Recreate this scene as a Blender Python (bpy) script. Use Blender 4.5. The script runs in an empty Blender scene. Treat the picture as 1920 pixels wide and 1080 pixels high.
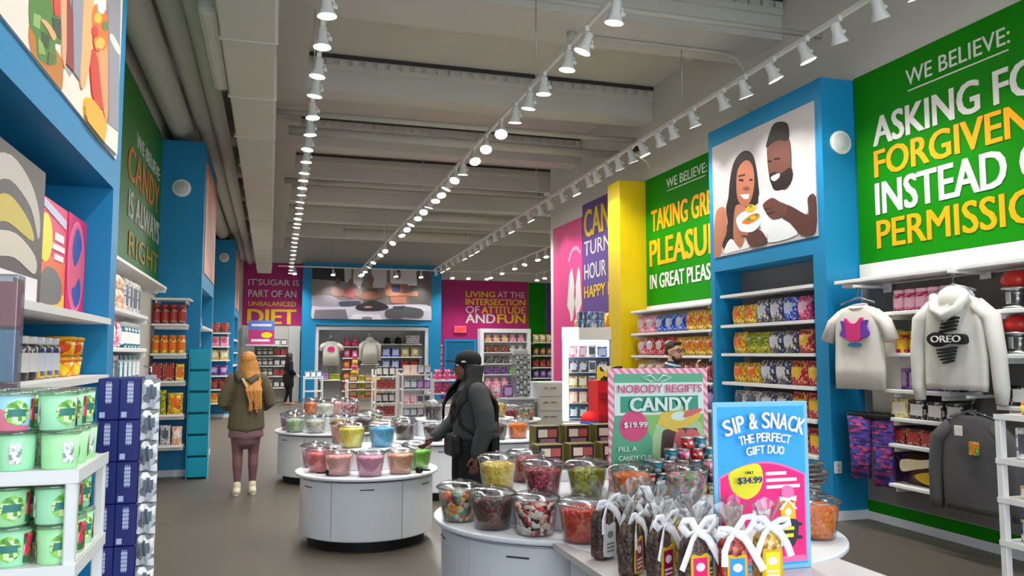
import bpy, bmesh, math, random
from mathutils import Matrix, Vector, noise

random.seed(7)
PI = math.pi
S = bpy.context.scene
C = S.collection

# ------------------------------------------------------------------ camera, sky, exposure
cam_d = bpy.data.cameras.new('camera')
cam = bpy.data.objects.new('camera', cam_d)
C.objects.link(cam)
cam.location = (0, 0, 1.65)
cam.rotation_euler = (math.radians(90 + 4.6946), 0, math.radians(-16.681))
cam_d.sensor_width = 36.0
cam_d.lens = 1510.0 / 1920.0 * 36.0
cam_d.clip_start = 0.05
cam_d.clip_end = 200
S.camera = cam

world = bpy.data.worlds.new('daylight')
S.world = world
world.use_nodes = True
wbg = world.node_tree.nodes['Background']
wbg.inputs[0].default_value = (0.80, 0.90, 1.0, 1)
wbg.inputs[1].default_value = 1.5

S.view_settings.view_transform = 'Standard'
S.view_settings.look = 'None'
S.view_settings.exposure = 1.2
S.view_settings.gamma = 1.0
S.view_settings.use_curve_mapping = False
S.cycles.max_bounces = 8
S.cycles.diffuse_bounces = 4
S.cycles.transparent_max_bounces = 16
S.cycles.caustics_reflective = False
S.cycles.caustics_refractive = False
S.cycles.sample_clamp_indirect = 4.0
S.cycles.use_denoising = True

SPOT_W = 34.0       # each track head's own lamp
LENS_E = 9.0        # glow of its lens

# ------------------------------------------------------------------ materials
def lin(c):
    return tuple(((x / 255) / 12.92 if x / 255 <= 0.04045 else ((x / 255 + 0.055) / 1.055) ** 2.4) for x in c) + (1,)

MATS = {}
def mat(name, rgb, rough=0.6, var=0.06, metal=0.0, scale=6.0, spec=0.4):
    if name in MATS: return MATS[name]
    m = bpy.data.materials.new(name); m.use_nodes = True
    nt = m.node_tree; b = nt.nodes['Principled BSDF']
    b.inputs['Roughness'].default_value = rough
    b.inputs['Metallic'].default_value = metal
    b.inputs['Specular IOR Level'].default_value = spec
    c = lin(rgb)
    if var > 0:
        tc = nt.nodes.new('ShaderNodeTexCoord'); n = nt.nodes.new('ShaderNodeTexNoise')
        n.inputs['Scale'].default_value = scale; n.inputs['Detail'].default_value = 4
        mx = nt.nodes.new('ShaderNodeMix'); mx.data_type = 'RGBA'
        mx.inputs['A'].default_value = tuple(x * (1 - var) for x in c[:3]) + (1,)
        mx.inputs['B'].default_value = tuple(min(1, x * (1 + var)) for x in c[:3]) + (1,)
        nt.links.new(tc.outputs['Object'], n.inputs['Vector'])
        nt.links.new(n.outputs['Fac'], mx.inputs['Factor'])
        nt.links.new(mx.outputs['Result'], b.inputs['Base Color'])
    else:
        b.inputs['Base Color'].default_value = c
    MATS[name] = m
    return m

def pmat(name, cols, scale=18.0, rough=0.35, bump=0.0, stretch=(1, 1, 1)):
    """printed or mixed surface: patches of several colours"""
    if name in MATS: return MATS[name]
    m = bpy.data.materials.new(name); m.use_nodes = True
    nt = m.node_tree; b = nt.nodes['Principled BSDF']
    b.inputs['Roughness'].default_value = rough
    tc = nt.nodes.new('ShaderNodeTexCoord'); mp = nt.nodes.new('ShaderNodeMapping')
    mp.inputs['Scale'].default_value = stretch
    v = nt.nodes.new('ShaderNodeTexVoronoi'); v.inputs['Scale'].default_value = scale
    sep = nt.nodes.new('ShaderNodeSeparateColor')
    r = nt.nodes.new('ShaderNodeValToRGB'); r.color_ramp.interpolation = 'CONSTANT'
    el = r.color_ramp.elements
    n = len(cols)
    while len(el) < n: el.new(0.5)
    for i, c in enumerate(cols):
        el[i].position = i / n; el[i].color = lin(c)
    nt.links.new(tc.outputs['Object'], mp.inputs['Vector'])
    nt.links.new(mp.outputs['Vector'], v.inputs['Vector'])
    nt.links.new(v.outputs['Color'], sep.inputs['Color'])
    nt.links.new(sep.outputs['Red'], r.inputs['Fac'])
    nt.links.new(r.outputs['Color'], b.inputs['Base Color'])
    if bump > 0:
        bp = nt.nodes.new('ShaderNodeBump'); bp.inputs['Strength'].default_value = bump
        bp.inputs['Distance'].default_value = 0.012; bp.invert = True
        nt.links.new(v.outputs['Distance'], bp.inputs['Height'])
        nt.links.new(bp.outputs['Normal'], b.inputs['Normal'])
    MATS[name] = m
    return m

def emat(name, rgb, strength):
    if name in MATS: return MATS[name]
    m = bpy.data.materials.new(name); m.use_nodes = True
    b = m.node_tree.nodes['Principled BSDF']
    b.inputs['Base Color'].default_value = lin(rgb)
    b.inputs['Emission Color'].default_value = lin(rgb)
    b.inputs['Emission Strength'].default_value = strength
    MATS[name] = m
    return m

def clear(name, tint=(240, 245, 248), gloss=0.16, rough=0.08):
    """thin clear plastic"""
    if name in MATS: return MATS[name]
    m = bpy.data.materials.new(name); m.use_nodes = True
    nt = m.node_tree; nt.nodes.remove(nt.nodes['Principled BSDF'])
    out = nt.nodes['Material Output']
    t = nt.nodes.new('ShaderNodeBsdfTransparent'); t.inputs[0].default_value = lin(tint)
    g = nt.nodes.new('ShaderNodeBsdfGlossy'); g.inputs['Roughness'].default_value = rough
    lw = nt.nodes.new('ShaderNodeLayerWeight'); lw.inputs['Blend'].default_value = 0.35
    mr = nt.nodes.new('ShaderNodeMapRange'); mr.inputs['To Min'].default_value = gloss * 0.5; mr.inputs['To Max'].default_value = min(0.7, gloss * 3)
    mx = nt.nodes.new('ShaderNodeMixShader')
    nt.links.new(lw.outputs['Facing'], mr.inputs['Value'])
    nt.links.new(mr.outputs['Result'], mx.inputs[0])
    nt.links.new(t.outputs[0], mx.inputs[1]); nt.links.new(g.outputs[0], mx.inputs[2])
    nt.links.new(mx.outputs[0], out.inputs[0])
    MATS[name] = m
    return m

M_WHITE = mat('white laminate', (226, 229, 234), 0.35, 0.02)
M_WMETAL = mat('white painted metal', (232, 232, 230), 0.35, 0.02)
M_CEIL = mat('warm grey ceiling paint', (204, 202, 194), 0.85, 0.05, scale=1.5)
M_DUCT = mat('grey duct paint', (204, 201, 190), 0.7, 0.05, scale=2.0)
M_FLOOR = mat('polished concrete floor', (84, 78, 69), 0.42, 0.10, scale=1.1)
M_BLUE = mat('sky blue paint', (14, 132, 184), 0.5, 0.03)
M_GREEN = mat('leaf green paint', (14, 126, 0), 0.6, 0.03, spec=0.15)
M_MAG = mat('magenta paint', (176, 32, 108), 0.5, 0.03)
M_PURP = mat('violet paint', (92, 62, 140), 0.5, 0.03)
M_YEL = mat('bright yellow paint', (232, 200, 0), 0.5, 0.03)
M_ORG = mat('orange yellow vinyl', (252, 166, 4), 0.45, 0.02)
M_LYEL = mat('soft yellow vinyl', (232, 196, 30), 0.45, 0.02)
M_LWHITE = mat('white vinyl lettering', (222, 220, 214), 0.45, 0.01)
M_CREAM = mat('cream header board', (236, 232, 218), 0.5, 0.02)
M_GREY = mat('grey slatwall board', (122, 118, 118), 0.6, 0.05)
M_LGREY = mat('light grey board', (186, 186, 184), 0.6, 0.03)
M_BLACK = mat('matte black', (16, 16, 17), 0.6, 0.05)
M_DGREY = mat('dark grey metal', (58, 58, 60), 0.5, 0.05)
M_STEEL = mat('brushed steel', (190, 190, 190), 0.3, 0.04, metal=0.9)
M_CHROME = mat('chromed wire', (210, 210, 212), 0.2, 0.02, metal=1.0)
M_LENS = emat('lit lamp lens', (255, 250, 240), LENS_E)
M_CLEAR = clear('clear plastic')
M_CELLO = clear('clear cellophane', (248, 248, 248), 0.20, 0.15)
M_FROST = clear('cloudy acrylic', (205, 215, 222), 0.25, 0.2)

# ------------------------------------------------------------------ mesh building
class MB:
    def __init__(s):
        s.v = []; s.f = []; s.m = []; s.sm = []
    def add(s, vs, fs, mi=0, smooth=False, M=None):
        b = len(s.v)
        for p in vs:
            q = Vector(p)
            if M is not None: q = M @ q
            s.v.append(tuple(q))
        for f in fs:
            s.f.append(tuple(i + b for i in f)); s.m.append(mi); s.sm.append(smooth)
        return s
    def box(s, x0, y0, z0, x1, y1, z1, mi=0, M=None):
        v = [(x0, y0, z0), (x1, y0, z0), (x1, y1, z0), (x0, y1, z0), (x0, y0, z1), (x1, y0, z1), (x1, y1, z1), (x0, y1, z1)]
        f = [(0, 3, 2, 1), (4, 5, 6, 7), (0, 1, 5, 4), (1, 2, 6, 5), (2, 3, 7, 6), (3, 0, 4, 7)]
        return s.add(v, f, mi, False, M)
    def rbox(s, x0, y0, z0, x1, y1, z1, r=0.01, mi=0, M=None, seg=2):
        bm = bmesh.new(); bmesh.ops.create_cube(bm, size=1)
        for q in bm.verts:
            q.co = Vector(((x0 + x1) / 2 + q.co.x * (x1 - x0), (y0 + y1) / 2 + q.co.y * (y1 - y0), (z0 + z1) / 2 + q.co.z * (z1 - z0)))
        r = min(r, 0.45 * min(abs(x1 - x0), abs(y1 - y0), abs(z1 - z0)))
        bmesh.ops.bevel(bm, geom=bm.edges[:], offset=r, segments=seg, affect='EDGES', profile=0.5)
        bm.verts.index_update()
        s.add([q.co.copy() for q in bm.verts], [tuple(q.index for q in f.verts) for f in bm.faces], mi, False, M)
        bm.free(); return s
    def lathe(s, prof, n=24, mi=0, M=None, smooth=True, cap0=True, cap1=True):
        vs = []; fs = []
        for r, z in prof:
            for k in range(n):
                a = 2 * PI * k / n
                vs.append((r * math.cos(a), r * math.sin(a), z))
        for i in range(len(prof) - 1):
            for k in range(n):
                k2 = (k + 1) % n
                fs.append((i * n + k, i * n + k2, (i + 1) * n + k2, (i + 1) * n + k))
        if cap0: fs.append(tuple(range(n))[::-1])
        if cap1: fs.append(tuple((len(prof) - 1) * n + k for k in range(n)))
        return s.add(vs, fs, mi, smooth, M)
    def cyl(s, r, z0, z1, n=20, mi=0, M=None, r2=None, smooth=True):
        return s.lathe([(r, z0), (r if r2 is None else r2, z1)], n, mi, M, smooth)
    def tube(s, pts, r, n=8, mi=0, closed=False):
        P = [Vector(p) for p in pts]
        rs = r if isinstance(r, (list, tuple)) else [r] * len(P)
        vs = []; fs = []; L = len(P)
        ref = None
        for i, p in enumerate(P):
            a = P[(i - 1) % L] if (i > 0 or closed) else p
            b = P[(i + 1) % L] if (i < L - 1 or closed) else p
            d = (b - a).normalized() if (b - a).length > 1e-9 else Vector((0, 0, 1))
            if ref is None:
                ref = d.orthogonal().normalized()
            u = (ref - d * ref.dot(d))
            u = u.normalized() if u.length > 1e-6 else d.orthogonal().normalized()
            ref = u; w = d.cross(u)
            for k in range(n):
                t = 2 * PI * k / n
                vs.append(p + (u * math.cos(t) + w * math.sin(t)) * rs[i])
        for i in range(L if closed else L - 1):
            j = (i + 1) % L
            for k in range(n):
                k2 = (k + 1) % n
                fs.append((i * n + k, i * n + k2, j * n + k2, j * n + k))
        if not closed:
            fs.append(tuple(range(n))[::-1]); fs.append(tuple((L - 1) * n + k for k in range(n)))
        return s.add(vs, fs, mi, True)
    def ball(s, c, r, n=12, mi=0, M=None):
        rx, ry, rz = r if isinstance(r, (tuple, list)) else (r, r, r)
        h = n // 2
        vs = [(c[0], c[1], c[2] - rz)]; fs = []
        for i in range(1, h):
            t = PI * i / h
            for k in range(n):
                a = 2 * PI * k / n
                vs.append((c[0] + rx * math.sin(t) * math.cos(a), c[1] + ry * math.sin(t) * math.sin(a), c[2] - rz * math.cos(t)))
        vs.append((c[0], c[1], c[2] + rz)); e = len(vs) - 1
        for k in range(n):
            k2 = (k + 1) % n
            fs.append((0, 1 + k2, 1 + k)); fs.append((e, 1 + (h - 2) * n + k, 1 + (h - 2) * n + k2))
            for i in range(h - 2):
                fs.append((1 + i * n + k, 1 + i * n + k2, 1 + (i + 1) * n + k2, 1 + (i + 1) * n + k))
        return s.add(vs, fs, mi, True, M)
    def prism(s, out, z0, z1, mi=0, M=None):
        n = len(out)
        vs = [(x, y, z0) for x, y in out] + [(x, y, z1) for x, y in out]
        fs = [tuple(range(n))[::-1], tuple(n + k for k in range(n))] + [(k, (k + 1) % n, n + (k + 1) % n, n + k) for k in range(n)]
        return s.add(vs, fs, mi, False, M)
    def plate(s, out, y0, y1, mi=0, M=None):
        """outline in x,z given a thickness along y; front is y0"""
        n = len(out)
        vs = [(x, y0, z) for x, z in out] + [(x, y1, z) for x, z in out]
        fs = [tuple(range(n)), tuple(n + k for k in range(n))[::-1]] + [((k + 1) % n, k, n + k, n + (k + 1) % n) for k in range(n)]
        return s.add(vs, fs, mi, False, M)
    def mesh(s, name, mats):
        me = bpy.data.meshes.new(name)
        me.from_pydata(s.v, [], s.f)
        for m in (mats if isinstance(mats, (list, tuple)) else [mats]): me.materials.append(m)
        me.polygons.foreach_set('material_index', s.m)
        me.polygons.foreach_set('use_smooth', s.sm)
        bm = bmesh.new(); bm.from_mesh(me)
        bmesh.ops.recalc_face_normals(bm, faces=bm.faces[:])
        bm.to_mesh(me); bm.free()
        me.update()
        return me

def smooth_out(pts, k=4):
    """closed Catmull-Rom through the points"""
    n = len(pts); o = []
    for i in range(n):
        p0, p1, p2, p3 = pts[i - 1], pts[i], pts[(i + 1) % n], pts[(i + 2) % n]
        for j in range(k):
            t = j / k
            o.append(tuple(0.5 * (2 * p1[d] + (p2[d] - p0[d]) * t + (2 * p0[d] - 5 * p1[d] + 4 * p2[d] - p3[d]) * t * t + (3 * p1[d] - p0[d] - 3 * p2[d] + p3[d]) * t ** 3) for d in (0, 1)))
    return o

def ell(cx, cz, rx, rz, n=24):
    return [(cx + rx * math.cos(2 * PI * k / n), cz + rz * math.sin(2 * PI * k / n)) for k in range(n)]

def rect(x0, z0, x1, z1):
    return [(x0, z0), (x1, z0), (x1, z1), (x0, z1)]

# ------------------------------------------------------------------ objects
def link(name, me, parent=None, loc=(0, 0, 0), rz=0.0):
    o = bpy.data.objects.new(name, me); C.objects.link(o)
    o.location = loc; o.rotation_euler = (0, 0, rz)
    if parent is not None: o.parent = parent
    return o

def tag(o, label, cat, group=None):
    o['label'] = label; o['category'] = cat
    if group: o['group'] = group
    return o

def thing(name, label, cat, loc=(0, 0, 0), rz=0.0, group=None):
    return tag(link(name, None, None, loc, rz), label, cat, group)

def solo(name, mb, mats, label, cat, loc=(0, 0, 0), rz=0.0, group=None):
    me = mb if isinstance(mb, bpy.types.Mesh) else mb.mesh(name, mats)
    return tag(link(name, me, None, loc, rz), label, cat, group)

def part(name, mb, mats, parent, loc=(0, 0, 0), rz=0.0, label=None):
    me = mb if isinstance(mb, bpy.types.Mesh) else mb.mesh(name, mats)
    o = link(name, me, parent, loc, rz)
    if label: o['label'] = label
    return o

def struct(name, mb, mats):
    o = link(name, mb.mesh(name, mats)); o['kind'] = 'structure'
    return o

def dup(src, label, loc, rz=0.0, group=None):
    r = src.copy(); C.objects.link(r); r.location = loc; r.rotation_euler = (0, 0, rz)
    r['label'] = label
    if group: r['group'] = group
    for ch in src.children:
        c = ch.copy(); C.objects.link(c); c.parent = r
        for g in ch.children:
            d = g.copy(); C.objects.link(d); d.parent = c
    return r

ORD = ['first', 'second', 'third', 'fourth', 'fifth', 'sixth', 'seventh', 'eighth', 'ninth', 'tenth', 'eleventh', 'twelfth', 'thirteenth', 'fourteenth',
       'fifteenth', 'sixteenth', 'seventeenth', 'eighteenth', 'nineteenth', 'twentieth', 'twenty-first', 'twenty-second', 'twenty-third', 'twenty-fourth',
       'twenty-fifth', 'twenty-sixth', 'twenty-seventh', 'twenty-eighth', 'twenty-ninth', 'thirtieth', 'thirty-first', 'thirty-second', 'thirty-third',
       'thirty-fourth', 'thirty-fifth', 'thirty-sixth', 'thirty-seventh', 'thirty-eighth', 'thirty-ninth', 'fortieth']

def is_bold(off): return off

def text_mb(txt, w, h, bold=0.03, depth=0.006, cache={}):
    """lettering fitted to width w and cap height h, standing in x,z and facing -y, lower corner at the origin"""
    cu = bpy.data.curves.new('lettering', 'FONT')
    cu.body = txt; cu.size = 1.0; cu.offset = 0.0; cu.extrude = 0.0; cu.resolution_u = 3
    ob = bpy.data.objects.new('lettering', cu); C.objects.link(ob)
    dg = bpy.context.evaluated_depsgraph_get()
    me = bpy.data.meshes.new_from_object(ob.evaluated_get(dg))
    bpy.data.objects.remove(ob); bpy.data.curves.remove(cu)
    vs = [v.co.copy() for v in me.vertices]; fs = [tuple(p.vertices) for p in me.polygons]
    bpy.data.meshes.remove(me)
    if not vs: return MB()
    x0 = min(v.x for v in vs); x1 = max(v.x for v in vs); y0 = min(v.y for v in vs); y1 = max(v.y for v in vs)
    sx = w / (x1 - x0); sy = h / (y1 - y0)
    mb = MB()
    mb.add([((v.x - x0) * sx, -depth, (v.y - y0) * sy) for v in vs], fs)
    # give the letters real thickness: side walls along the outline edges
    cnt = {}
    for f in fs:
        for a, b in zip(f, f[1:] + f[:1]):
            cnt[(a, b)] = 1
    n = len(vs); base = len(mb.v)
    for v in vs: mb.v.append(((v.x - x0) * sx, 0.0, (v.y - y0) * sy))
    for a, b in cnt:
        if (b, a) not in cnt:
            mb.f.append((b, a, base + a, base + b)); mb.m.append(0); mb.sm.append(False)
    if bold > 0.008:
        # heavier strokes: the same outlines set twice more, a little to each side and up and down
        st = bold * 1.15 * h; heavy = MB()
        for k, (dx, dz) in enumerate(((0, 0), (st, st * 0.3), (-st, -st * 0.3), (st, -st * 0.3), (-st, st * 0.3))):
            merge(heavy, mb, Matrix.Translation((dx, -depth * 0.12 * k, dz)))
        return heavy
    return mb

def merge(dst, src, M):
    b = len(dst.v)
    for p in src.v: dst.v.append(tuple(M @ Vector(p)))
    for f, m, s_ in zip(src.f, src.m, src.sm):
        dst.f.append(tuple(i + b for i in f)); dst.m.append(m); dst.sm.append(s_)

def arc_text(txt, cx, cz, R, h, span, bold=0.05, depth=0.004, adv=None):
    """letters set along an arc of radius R about (cx, cz)"""
    W = {'I': 0.5, ' ': 0.45, '&': 1.0, 'F': 0.85, 'T': 0.9, 'E': 0.85, 'P': 0.9}
    ws = [W.get(c, 1.0) for c in txt]; tot = sum(ws); mb = MB(); acc = 0
    for c, w in zip(txt, ws):
        a = (acc + w / 2) / tot; acc += w
        ang = span * (0.5 - a)
        if c == ' ': continue
        lw = w / tot * span * R * 0.92
        gl = lw * (0.42 if c == 'I' else 1.0)
        t = text_mb(c, gl, h, bold, depth)
        M = Matrix.Translation((cx, 0, cz)) @ Matrix.Rotation(-ang, 4, 'Y') @ Matrix.Translation((-gl / 2, 0, R))
        merge(mb, t, M)
    return mb

# printed pictures: colour and outline, in metres on the wall they hang on
COUPLE = [((188,184,184),[(9.05,4.02),(7.97,4.11),(6.98,4.13),(6.97,4.31),(9.04,4.3)]),((36,28,28),[(8.28,4.08),(8.14,4.01),(8.07,3.86),(8.03,3.65),(8.02,3.43),(8.12,3.38),(8.22,3.36),(8.39,3.43),(8.44,3.36),(8.49,3.11),(8.63,3.01),(8.77,2.94),(8.85,3.04),(8.79,3.15),(8.7,3.27),(8.73,3.45),(8.67,3.59),(8.63,3.78),(8.55,3.97),(8.43,4.06)]),((176,112,84),[(8.75,3.46),(8.93,3.48),(9.0,3.34),(9.05,3.13),(9.09,2.91),(8.89,2.89),(8.82,3.04),(8.72,3.18)]),((176,112,84),[(8.51,3.45),(8.33,3.41),(8.28,3.26),(8.32,3.08),(8.41,2.93),(8.56,3.02),(8.57,3.21)]),((232,232,232),[(8.79,2.9),(8.73,3.01),(8.62,3.06),(8.51,2.97),(8.43,2.91),(8.29,3.02),(8.18,2.99),(8.23,2.91),(8.53,2.9)]),((168,104,78),[(8.3,3.96),(8.18,3.92),(8.11,3.8),(8.11,3.61),(8.18,3.46),(8.28,3.4),(8.39,3.44),(8.47,3.55),(8.48,3.74),(8.44,3.89)]),((250,250,248),[(8.41,3.57),(8.21,3.54),(8.23,3.49),(8.32,3.5)]),((40,26,24),[(8.32,3.73),(8.33,3.72),(8.36,3.72),(8.39,3.73),(8.42,3.74),(8.43,3.75),(8.42,3.76),(8.39,3.76),(8.36,3.75),(8.33,3.74)]),((40,26,24),[(8.13,3.69),(8.14,3.69),(8.16,3.69),(8.18,3.69),(8.2,3.7),(8.21,3.71),(8.2,3.71),(8.18,3.72),(8.16,3.71),(8.14,3.7)]),((120,70,54),[(8.2,3.6),(8.22,3.59),(8.25,3.59),(8.3,3.6),(8.33,3.62),(8.35,3.63),(8.33,3.64),(8.3,3.64),(8.25,3.64),(8.22,3.62)]),((60,36,30),[(8.44,3.81),(8.29,3.8),(8.29,3.78),(8.43,3.79)]),((228,232,236),[(8.02,3.47),(7.87,3.56),(7.69,3.58),(7.58,3.49),(7.39,3.62),(7.0,3.62),(7.01,3.28),(7.14,3.29),(7.15,3.13),(7.38,3.1),(7.33,2.93),(7.84,2.91),(7.89,3.02),(8.01,3.14)]),((74,46,42),[(7.7,3.53),(7.47,3.5),(7.41,3.59),(7.36,3.61),(7.41,3.5),(7.53,3.45)]),((96,58,50),[(7.83,4.02),(7.73,4.05),(7.46,4.02),(7.4,3.89),(7.4,3.66),(7.39,3.55),(7.53,3.47),(7.7,3.49),(7.77,3.58),(7.82,3.75)]),((34,24,24),[(7.8,3.68),(7.69,3.69),(7.58,3.65),(7.41,3.68),(7.38,3.54),(7.53,3.47),(7.7,3.48),(7.77,3.57)]),((24,20,20),[(7.85,4.01),(7.78,4.15),(7.69,4.24),(7.55,4.23),(7.44,4.16),(7.44,3.99),(7.59,4.03),(7.73,4.03)]),((245,240,236),[(7.76,3.65),(7.62,3.66),(7.61,3.62),(7.69,3.59),(7.75,3.61)]),((30,20,20),[(7.74,3.82),(7.75,3.82),(7.77,3.82),(7.8,3.83),(7.82,3.84),(7.83,3.84),(7.82,3.85),(7.8,3.85),(7.77,3.84),(7.75,3.83)]),((30,20,20),[(7.59,3.82),(7.6,3.81),(7.63,3.82),(7.67,3.82),(7.69,3.83),(7.7,3.84),(7.69,3.85),(7.66,3.84),(7.63,3.84),(7.6,3.83)]),((86,52,46),[(7.13,3.29),(7.01,3.29),(7.03,2.92),(7.26,2.92),(7.44,3.07),(7.6,3.17),(7.54,3.28),(7.43,3.26),(7.17,3.12),(7.12,3.14)]),((98,60,52),[(7.93,3.37),(7.76,3.41),(7.62,3.34),(7.48,3.27),(7.52,3.17),(7.74,3.16),(7.84,3.22),(7.91,3.3)]),((60,34,30),[(7.92,3.31),(7.73,3.3),(7.73,3.29),(7.9,3.29)]),((60,34,30),[(7.87,3.25),(7.71,3.25),(7.7,3.23),(7.85,3.23)]),((226,228,230),[(8.01,3.09),(7.85,3.02),(7.87,2.97),(7.98,3.0)]),((92,56,48),[(8.28,3.07),(8.04,3.1),(7.88,2.97),(7.91,2.91),(8.14,2.9),(8.25,2.96)]),((170,106,80),[(8.42,3.12),(8.23,3.09),(8.25,3.05),(8.39,3.07)]),((246,246,244),[(8.49,3.26),(8.44,3.32),(8.28,3.35),(8.03,3.32),(7.99,3.23),(8.01,3.13),(8.16,3.08),(8.35,3.11),(8.43,3.15)]),((232,120,30),[(8.37,3.22),(8.24,3.27),(8.09,3.29),(8.0,3.26),(8.03,3.21),(8.22,3.18)]),((90,150,50),[(8.17,3.23),(8.18,3.22),(8.21,3.22),(8.24,3.22),(8.26,3.24),(8.27,3.25),(8.26,3.26),(8.24,3.26),(8.2,3.25),(8.18,3.24)]),((240,190,40),[(8.07,3.23),(8.08,3.23),(8.11,3.22),(8.14,3.23),(8.17,3.24),(8.18,3.25),(8.17,3.26),(8.14,3.26),(8.11,3.26),(8.08,3.25)]),((80,140,50),[(8.02,3.26),(8.03,3.25),(8.05,3.25),(8.07,3.25),(8.09,3.26),(8.09,3.27),(8.09,3.28),(8.07,3.28),(8.05,3.28),(8.03,3.27)]),((222,170,50),[(8.28,3.37),(8.18,3.41),(8.09,3.36),(8.12,3.31),(8.25,3.33)]),((90,140,50),[(8.13,3.38),(8.14,3.37),(8.16,3.37),(8.18,3.37),(8.2,3.38),(8.2,3.39),(8.2,3.4),(8.18,3.4),(8.15,3.4),(8.14,3.39)])]
FOOD = [((170,160,158),[(3.3,3.1),(4.03,3.45),(4.12,2.97),(3.91,2.96),(3.85,3.07)]),((196,122,42),[(3.41,2.89),(3.47,2.93),(3.9,2.96),(3.94,2.83),(3.85,2.8),(3.55,2.8),(3.44,2.83)]),((84,132,62),[(3.42,3.08),(3.68,3.2),(3.72,3.11),(3.86,3.12),(3.89,3.02),(3.79,2.98),(3.83,2.91),(3.7,2.86),(3.55,2.83),(3.5,2.9),(3.41,2.92)]),((148,186,112),[(3.46,2.98),(3.56,3.01),(3.55,2.95),(3.46,2.93)]),((52,84,52),[(3.57,2.95),(3.7,2.98),(3.69,2.92),(3.6,2.9)]),((150,180,90),[(3.53,2.91),(3.6,2.91),(3.65,2.88),(3.55,2.85)]),((60,80,66),[(3.72,3.07),(3.87,3.12),(3.87,3.03),(3.76,3.02)]),((226,176,120),[(3.55,2.99),(3.64,3.02),(3.79,3.02),(3.75,2.98),(3.65,2.99)]),((96,110,60),[(3.69,2.91),(3.8,2.93),(3.76,2.88),(3.68,2.85)]),((222,74,50),[(3.69,3.2),(3.82,3.25),(3.83,3.12),(3.75,3.09)]),((226,170,130),[(3.82,3.25),(3.93,3.3),(3.97,2.96),(3.91,2.96),(3.85,3.13)]),((146,56,60),[(3.92,3.3),(4.05,3.22),(4.12,2.97),(3.98,2.96)]),((150,152,164),[(4.02,3.35),(4.24,3.44),(4.28,2.97),(4.12,2.97)]),((232,180,120),[(4.26,3.45),(4.43,3.53),(4.46,3.21),(4.35,2.97),(4.25,2.97),(4.25,3.15)]),((210,62,48),[(4.44,3.16),(4.57,3.23),(4.75,3.06),(4.9,3.03),(4.69,2.97),(4.53,2.99)]),((222,160,108),[(4.63,3.26),(4.86,3.38),(4.93,2.99),(4.84,2.98),(4.7,3.11)]),((228,120,60),[(4.44,3.41),(4.73,3.55),(4.86,3.39),(4.57,3.24),(4.48,3.29)]),((240,200,60),[(4.66,3.45),(4.64,3.43),(4.6,3.4),(4.54,3.38),(4.5,3.37),(4.48,3.38),(4.49,3.4),(4.53,3.43),(4.59,3.45),(4.64,3.46)]),((210,60,60),[(4.58,3.35),(4.57,3.32),(4.53,3.3),(4.49,3.28),(4.45,3.28),(4.43,3.29),(4.44,3.31),(4.48,3.34),(4.52,3.35),(4.56,3.36)]),((230,190,90),[(4.76,3.35),(4.74,3.33),(4.68,3.29),(4.61,3.27),(4.55,3.25),(4.52,3.26),(4.54,3.28),(4.6,3.32),(4.67,3.35),(4.73,3.36)]),((240,240,246),[(4.74,3.54),(4.72,3.52),(4.67,3.48),(4.61,3.46),(4.56,3.45),(4.54,3.46),(4.55,3.48),(4.6,3.52),(4.66,3.54),(4.71,3.55)]),((110,140,80),[(4.83,3.48),(4.82,3.46),(4.78,3.43),(4.73,3.41),(4.68,3.41),(4.67,3.41),(4.68,3.43),(4.72,3.46),(4.77,3.48),(4.81,3.49)]),((150,150,160),[(4.8,3.61),(5.13,3.85),(5.25,2.99),(4.95,2.95)]),((225,222,214),[(4.87,3.44),(4.97,3.48),(5.21,3.48),(5.15,3.43),(4.94,3.42)]),((240,176,44),[(4.36,2.91),(4.51,2.96),(4.77,2.96),(4.91,2.91),(4.88,2.82),(4.72,2.79),(4.43,2.81)]),((236,230,218),[(4.9,2.94),(5.23,2.98),(5.23,2.84),(4.85,2.81)])]
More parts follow.
